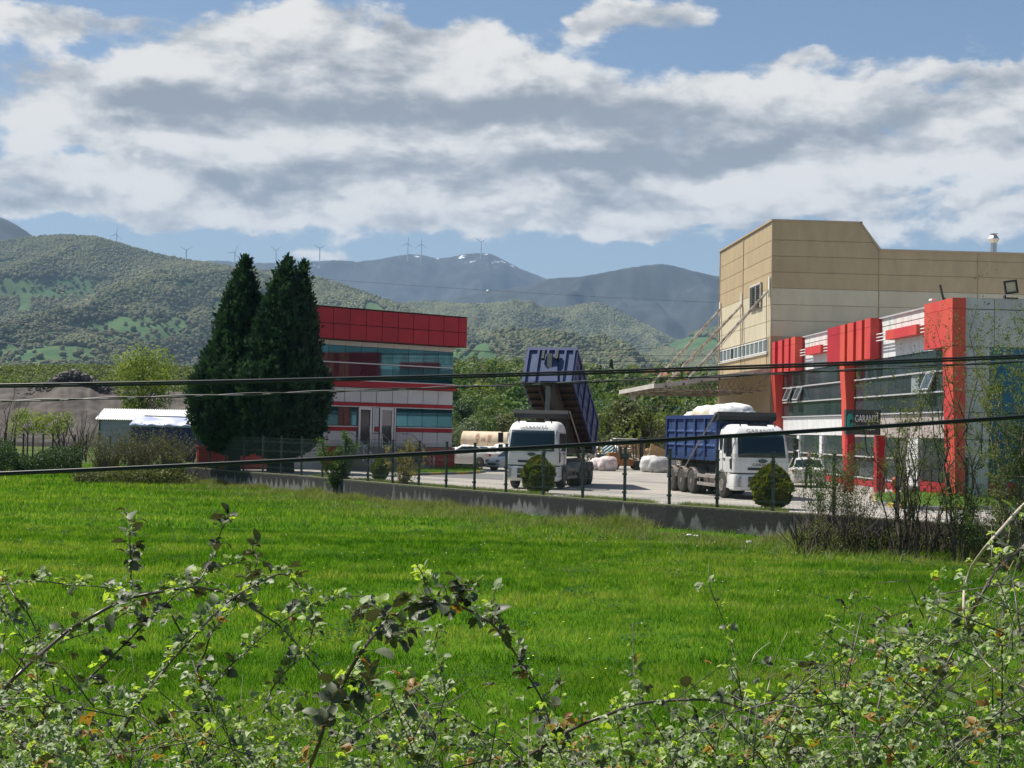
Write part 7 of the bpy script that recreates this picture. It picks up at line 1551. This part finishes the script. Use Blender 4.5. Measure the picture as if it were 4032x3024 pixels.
for k, (lb, P_, Zs, mixx) in enumerate((('short leafy side shoot at the top left of the heavy arch', [(1690, 600), (1650, 560), (1600, 560), (1540, 575)], (3.9, 3.8), B_), ('side shoot with bright lime leaf on top of the heavy arch', [(1855, 520), (1858, 450), (1840, 390), (1815, 350)], (3.9, 3.9), C3), ('side shoot of dark leaves hanging right of the heavy arch top', [(1990, 530), (2010, 480), (2040, 460), (2090, 470)], (4.0, 4.0), B_), ('leafy side shoot near the right shoulder of the heavy arch', [(2110, 590), (2130, 530), (2160, 500)], (4.0, 4.1), A), ('drooping side shoot under the left side of the heavy arch', [(1660, 640), (1720, 660), (1780, 640), (1830, 620)], (3.9, 3.8), B_), ('low side shoot under the heavy arch at the left', [(1530, 830), (1600, 860), (1640, 930)], (3.8, 3.7), B_))):
    cane(lb, P_, Zs[0], Zs[1], .0022, mixx, 1.05, thorns=False)
cane('thin nearly leafless whip right of the heavy arch', [(1912, 640), (1905, 700), (1925, 800), (1950, 900), (2000, 1000), (2060, 1100), (2130, 1230)], 5.2, 4.8, .0020, A, .30, m=m_thin)
cane('low cane crossing the diagonal one near its foot', [(560, 900), (640, 985), (740, 1060), (830, 1112)], 4.4, 4.4, .0034, A, .30)
cane('short cane looping up in the middle of the bank', [(1180, 990), (1200, 900), (1250, 830), (1300, 775), (1330, 755)], 4.9, 5.0, .0032, A, .60)
cane('cane falling left of the looping one', [(770, 570), (830, 680), (870, 780), (910, 880), (970, 1000), (1040, 1110), (1080, 1200)], 4.6, 4.4, .0026, A, .5)
cane('thin cane from the left edge under the arch', [(-30, 850), (0, 800), (40, 720), (60, 620), (70, 560)], 4.9, 5.1, .0021, A, .5)
cane('leafy cane under the heavy arch going right', [(1500, 1110), (1560, 1060), (1680, 990), (1790, 925), (1870, 855)], 4.1, 4.5, .0026, A, .55)
cane('long thin branch below the arch at the left', [(290, 690), (330, 670), (420, 640), (520, 590), (620, 530), (700, 480), (840, 400)], 4.7, 5.0, .0021, A, .50)
cane('short leafy cane near the lower left corner', [(-30, 1060), (0, 1000), (60, 940), (120, 900), (220, 825)], 4.4, 4.8, .0026, C3, .7)
cane('low arched bramble cane bare on top right of the centre', [(45, 1210), (150, 1140), (300, 1050), (450, 990), (560, 950), (680, 936), (800, 930), (880, 932), (960, 950), (1060, 985), (1150, 1030), (1240, 1090), (1290, 1160)], 4.3, 4.8, .0052, A, .42, off=c8)
cane('tall bare whip rising from the low arch', [(1005, 1120), (1010, 1000), (1008, 900), (990, 800), (960, 690), (920, 570), (870, 450), (862, 350)], 4.7, 5.1, .0022, C3, .22, m=m_thin, off=c8)
cane('leaning whip with buds right of the tall bare whip', [(1100, 1060), (1130, 1010), (1180, 970), (1260, 870), (1340, 740), (1390, 640), (1450, 550), (1535, 490)], 4.8, 5.3, .0026, A, .38, m=m_thin, off=c8)
cane('thin leafy cane left of the low arch', [(740, 1240), (700, 1130), (640, 1030), (580, 930), (545, 780), (540, 600)], 4.6, 5.0, .0022, A, .35, m=m_thin, off=c8)
cane('short pale stalk behind the low arch', [(1020, 960), (1030, 890), (1040, 820), (1065, 740), (1132, 685)], 5.2, 5.4, .0018, A, .0001, m=m_canep, off=c8, thorns=False)
cane('second pale stalk behind the low arch', [(1110, 950), (1130, 860), (1160, 740), (1206, 640)], 5.2, 5.4, .0016, A, .0001, m=m_canep, off=c8, thorns=False)
cane('thin upright shoot left of the right hand thicket', [(1460, 1040), (1440, 900), (1435, 780), (1445, 640)], 4.9, 5.1, .0019, C3, .30, m=m_thin, off=c8)
cane('shoot with leafy tip above the right hand thicket', [(1700, 900), (1760, 760), (1790, 650), (1820, 580), (1872, 478)], 4.9, 5.2, .0022, A, .40, off=c8)
cane('pale bare cane sweeping in a wide loop at the right edge', [(2330, 0), (2212, 100), (2130, 190), (2060, 270), (1990, 370), (1965, 450), (1962, 540), (1975, 620), (2000, 690), (2040, 750), (2100, 810), (2160, 850), (2212, 872), (2330, 920)], 3.6, 3.6, .0042, (('b', .8), ('a', .2)), .16, m=m_canep, off=c8, hi_leaf=.4)
cane('leafy cane slanting down from the right edge inside the loop', [(2300, 180), (2212, 280), (2100, 380), (2030, 500), (1980, 600), (1900, 760), (1830, 900), (1700, 1060), (1640, 1200)], 4.4, 4.2, .0050, A, .80, off=c8)
cane('arched leafy cane at the left shoulder of the right thicket', [(1590, 1000), (1620, 860), (1640, 740), (1700, 690), (1760, 705), (1830, 735), (1900, 790)], 4.6, 4.5, .0032, A, .75, off=c8)
cane('cane rising left to right through the right thicket', [(1540, 1240), (1600, 1090), (1680, 1010), (1790, 900), (1900, 830), (2050, 740), (2200, 640)], 4.3, 4.5, .0040, A, .80, off=c8)
cane('level cane leaving the right edge through the loop', [(1900, 700), (1960, 680), (2100, 690), (2212, 720), (2300, 750)], 4.2, 4.0, .0028, A, .5, off=c8)
cane('lower level cane at the right edge', [(1900, 1130), (2020, 1080), (2120, 1040), (2212, 1010), (2300, 1000)], 4.1, 4.0, .0034, A, .7, off=c8)
cane('slanting cane near the middle of the bottom edge', [(980, 1250), (1040, 1180), (1100, 1110), (1180, 1000), (1290, 880)], 4.4, 4.8, .0034, A, .6, off=c8)
cane('upright leafy shoot near the right edge', [(2120, 1240), (2130, 1000), (2130, 800), (2128, 600), (2140, 420)], 4.3, 4.5, .0030, A, .9, off=c8)
cane('short leafy shoot right of the heavy arch foot', [(150, 1150), (200, 1010), (240, 880), (225, 790)], 4.4, 4.7, .0026, A, .6, off=c8)
cane('hanging leafy cane at the lower left of the right thicket', [(1500, 900), (1580, 860), (1660, 880), (1720, 960), (1760, 1060)], 4.4, 4.3, .0030, A, .8, off=c8)
# the dense low thicket: leaves and stems nobody could count
def thicket(n, seed):
    q = np.random.default_rng(seed); px = q.uniform(-250, 4300, n * 3); Zq = q.uniform(3.5, 6.6, n * 3)
    topx = np.array([-300, 0, 200, 420, 640, 900, 1200, 1500, 1800, 2100, 2400, 2700, 2900, 3050, 3200, 3350, 3500, 3650, 3800, 3950, 4100, 4300]); topy = np.array([2600, 2680, 2720, 2660, 2700, 2730, 2720, 2740, 2800, 2880, 2860, 2840, 2790, 2760, 2640, 2520, 2470, 2400, 2320, 2260, 2140, 2050])
    ty = np.interp(px, topx, topy) + (vnoise(px / 70., Zq * 2, seed) - .5) * 360 + (vnoise(px / 22., Zq * 5, seed + 1) - .5) * 130
    py = 3160 - (3160 - ty) * q.uniform(0, 1, n * 3) ** .9
    keep = fbm(px / 110., py / 80. + Zq * 1.5, seed + 2, 3) > .55 - .04 * (py > 2850) - .07 * (px > 3250); px, py, Zq = px[keep][:n], py[keep][:n], Zq[keep][:n]
    X = (px - CX) / F * Zq; z = HC + (HY + ROLL * (px - CX) - py) * Zq / F; c, s_ = math.cos(YAW), math.sin(YAW); P = np.stack([X * c + Zq * s_, -X * s_ + Zq * c, z], 1)
    return P
def leaflets_np(P, sz, q):
    """three small folded leaflets per point"""
    n = len(P); Vs = []; t_ = np.array([0, .2, .45, .7, 1.0]); w_ = np.array([0, .75, 1.0, .72, 0]); base_d = q.normal(size=(n, 3)); base_d[:, 2] *= .5; base_d /= np.linalg.norm(base_d, axis=1)[:, None]
    nr = q.normal(size=(n, 3)) * .55 + [0, 0, 1]; s_ = np.cross(base_d, nr); s_ /= np.linalg.norm(s_, axis=1)[:, None]; nr = np.cross(s_, base_d)
    for a in (0, 1.15, -1.15):
        L_ = (sz * (1 if a == 0 else .8))[:, None]; d = base_d * math.cos(a) + s_ * math.sin(a) + nr * q.uniform(-.4, .2, n)[:, None]; d /= np.linalg.norm(d, axis=1)[:, None]; sd = np.cross(d, nr); sd /= np.linalg.norm(sd, axis=1)[:, None]
        dr = q.uniform(.0, .5, n)[:, None]; c0 = P + base_d * L_ * .3
        for k in range(5):
            c = c0 + d * L_ * t_[k] - nr * dr * L_ * t_[k] ** 2; e = nr * .22 * L_ * w_[k]; Vs += [c - sd * L_ * .40 * w_[k] + e, c, c + sd * L_ * .40 * w_[k] + e]
    V = np.stack(Vs, 1).reshape(-1, 3); f = []
    for l_ in range(3):
        for k in range(4): b0 = l_ * 15 + 3 * k; f += [(b0, b0 + 1, b0 + 4, b0 + 3), (b0 + 1, b0 + 2, b0 + 5, b0 + 4)]
    f = np.array(f); return V, (f[None] + (np.arange(n) * 45)[:, None, None]).reshape(-1, 4)
for nm, m, n, lo2, hi2, sd, lb in (('bramble_leaves', m_br1, 3900, .014, .028, 1, 'dusty grey green leaves of the low bramble thicket'), ('young_bramble_leaves', m_br2, 1300, .012, .027, 2, 'fresh lime green leaves of the low bramble thicket'), ('old_bramble_leaves', m_br3, 1000, .018, .033, 3, 'old dark leaves of the low bramble thicket'), ('withered_bramble_leaves', m_br4, 260, .02, .035, 4, 'withered yellow brown leaves of the low bramble thicket')):
    q = np.random.default_rng(sd); P = thicket(n, 5); P = P[q.permutation(len(P))] if sd == 1 else thicket(n, 5 + sd * 0) + q.normal(size=(min(n, 10 ** 9), 3))[:len(thicket(n, 5))] * .05
    V, Fq = leaflets_np(P, q.uniform(lo2, hi2, len(P)), q); o = part(None, nm, Geo().raw(V, Fq), m, True); tag(o, lb, 'bramble leaves', kind='stuff')
q = np.random.default_rng(9); P = thicket(820, 77)
for nm, m, a, b_, lb in (('bramble_twigs', m_cane, 0, 340, 'dark thorny twigs tangled in the low thicket'), ('dry_twigs', m_twigp, 340, 640, 'pale dead stalks standing in the low thicket'), ('green_shoots', m_thin, 640, 820, 'thin greenish shoots in the low thicket')):
    g = Geo()
    for p in P[a:b_]:
        p = Vector(p); d = Vector((q.normal() * .9, q.normal() * .5, 1.0 if nm != 'bramble_twigs' else q.uniform(.1, 1))).normalized(); ln = q.uniform(.10, .36); c1 = Vector(q.normal(size=3)) * ln * .20; st_ = p - d * ln * .6
        g.tube([st_, st_ + d * ln * .5 + c1, st_ + d * ln + c1 * .3 + Vector((q.normal(), q.normal(), -1)) * ln * .1], [.0022, .0017, .0007] if nm != 'dry_twigs' else [.0016, .0012, .0006], 5)
    o = part(None, nm, g, m, True); tag(o, lb, 'twigs', kind='stuff')
# bank vegetation behind and below the thicket
P, Z = field_pts(26000, 4.2, 10, .5); blades('bank_grass', P, rng.uniform(.12, .38, len(P)), np.full(len(P), .0035), m_weed, 'long rough grass on the near bank under the brambles', lean=.5)
# ================================================================== air
m_haze = bpy.data.materials.new('haze_air'); m_haze.use_nodes = True; t = m_haze.node_tree; t.nodes.clear()
pv = t.nodes.new('ShaderNodeVolumePrincipled'); pv.inputs['Color'].default_value = (0.47, 0.69, 1.0, 1); pv.inputs['Density'].default_value = HAZE; pv.inputs['Anisotropy'].default_value = 0.0
ou = t.nodes.new('ShaderNodeOutputMaterial'); t.links.new(pv.outputs[0], ou.inputs['Volume'])
g = Geo(); g.box(-14000, -600, -60, 14000, 13000, 1400); o = link('haze', g.mesh('haze', m_haze)); o['kind'] = 'stuff'; o['label'] = 'thin bluish haze over the valley'
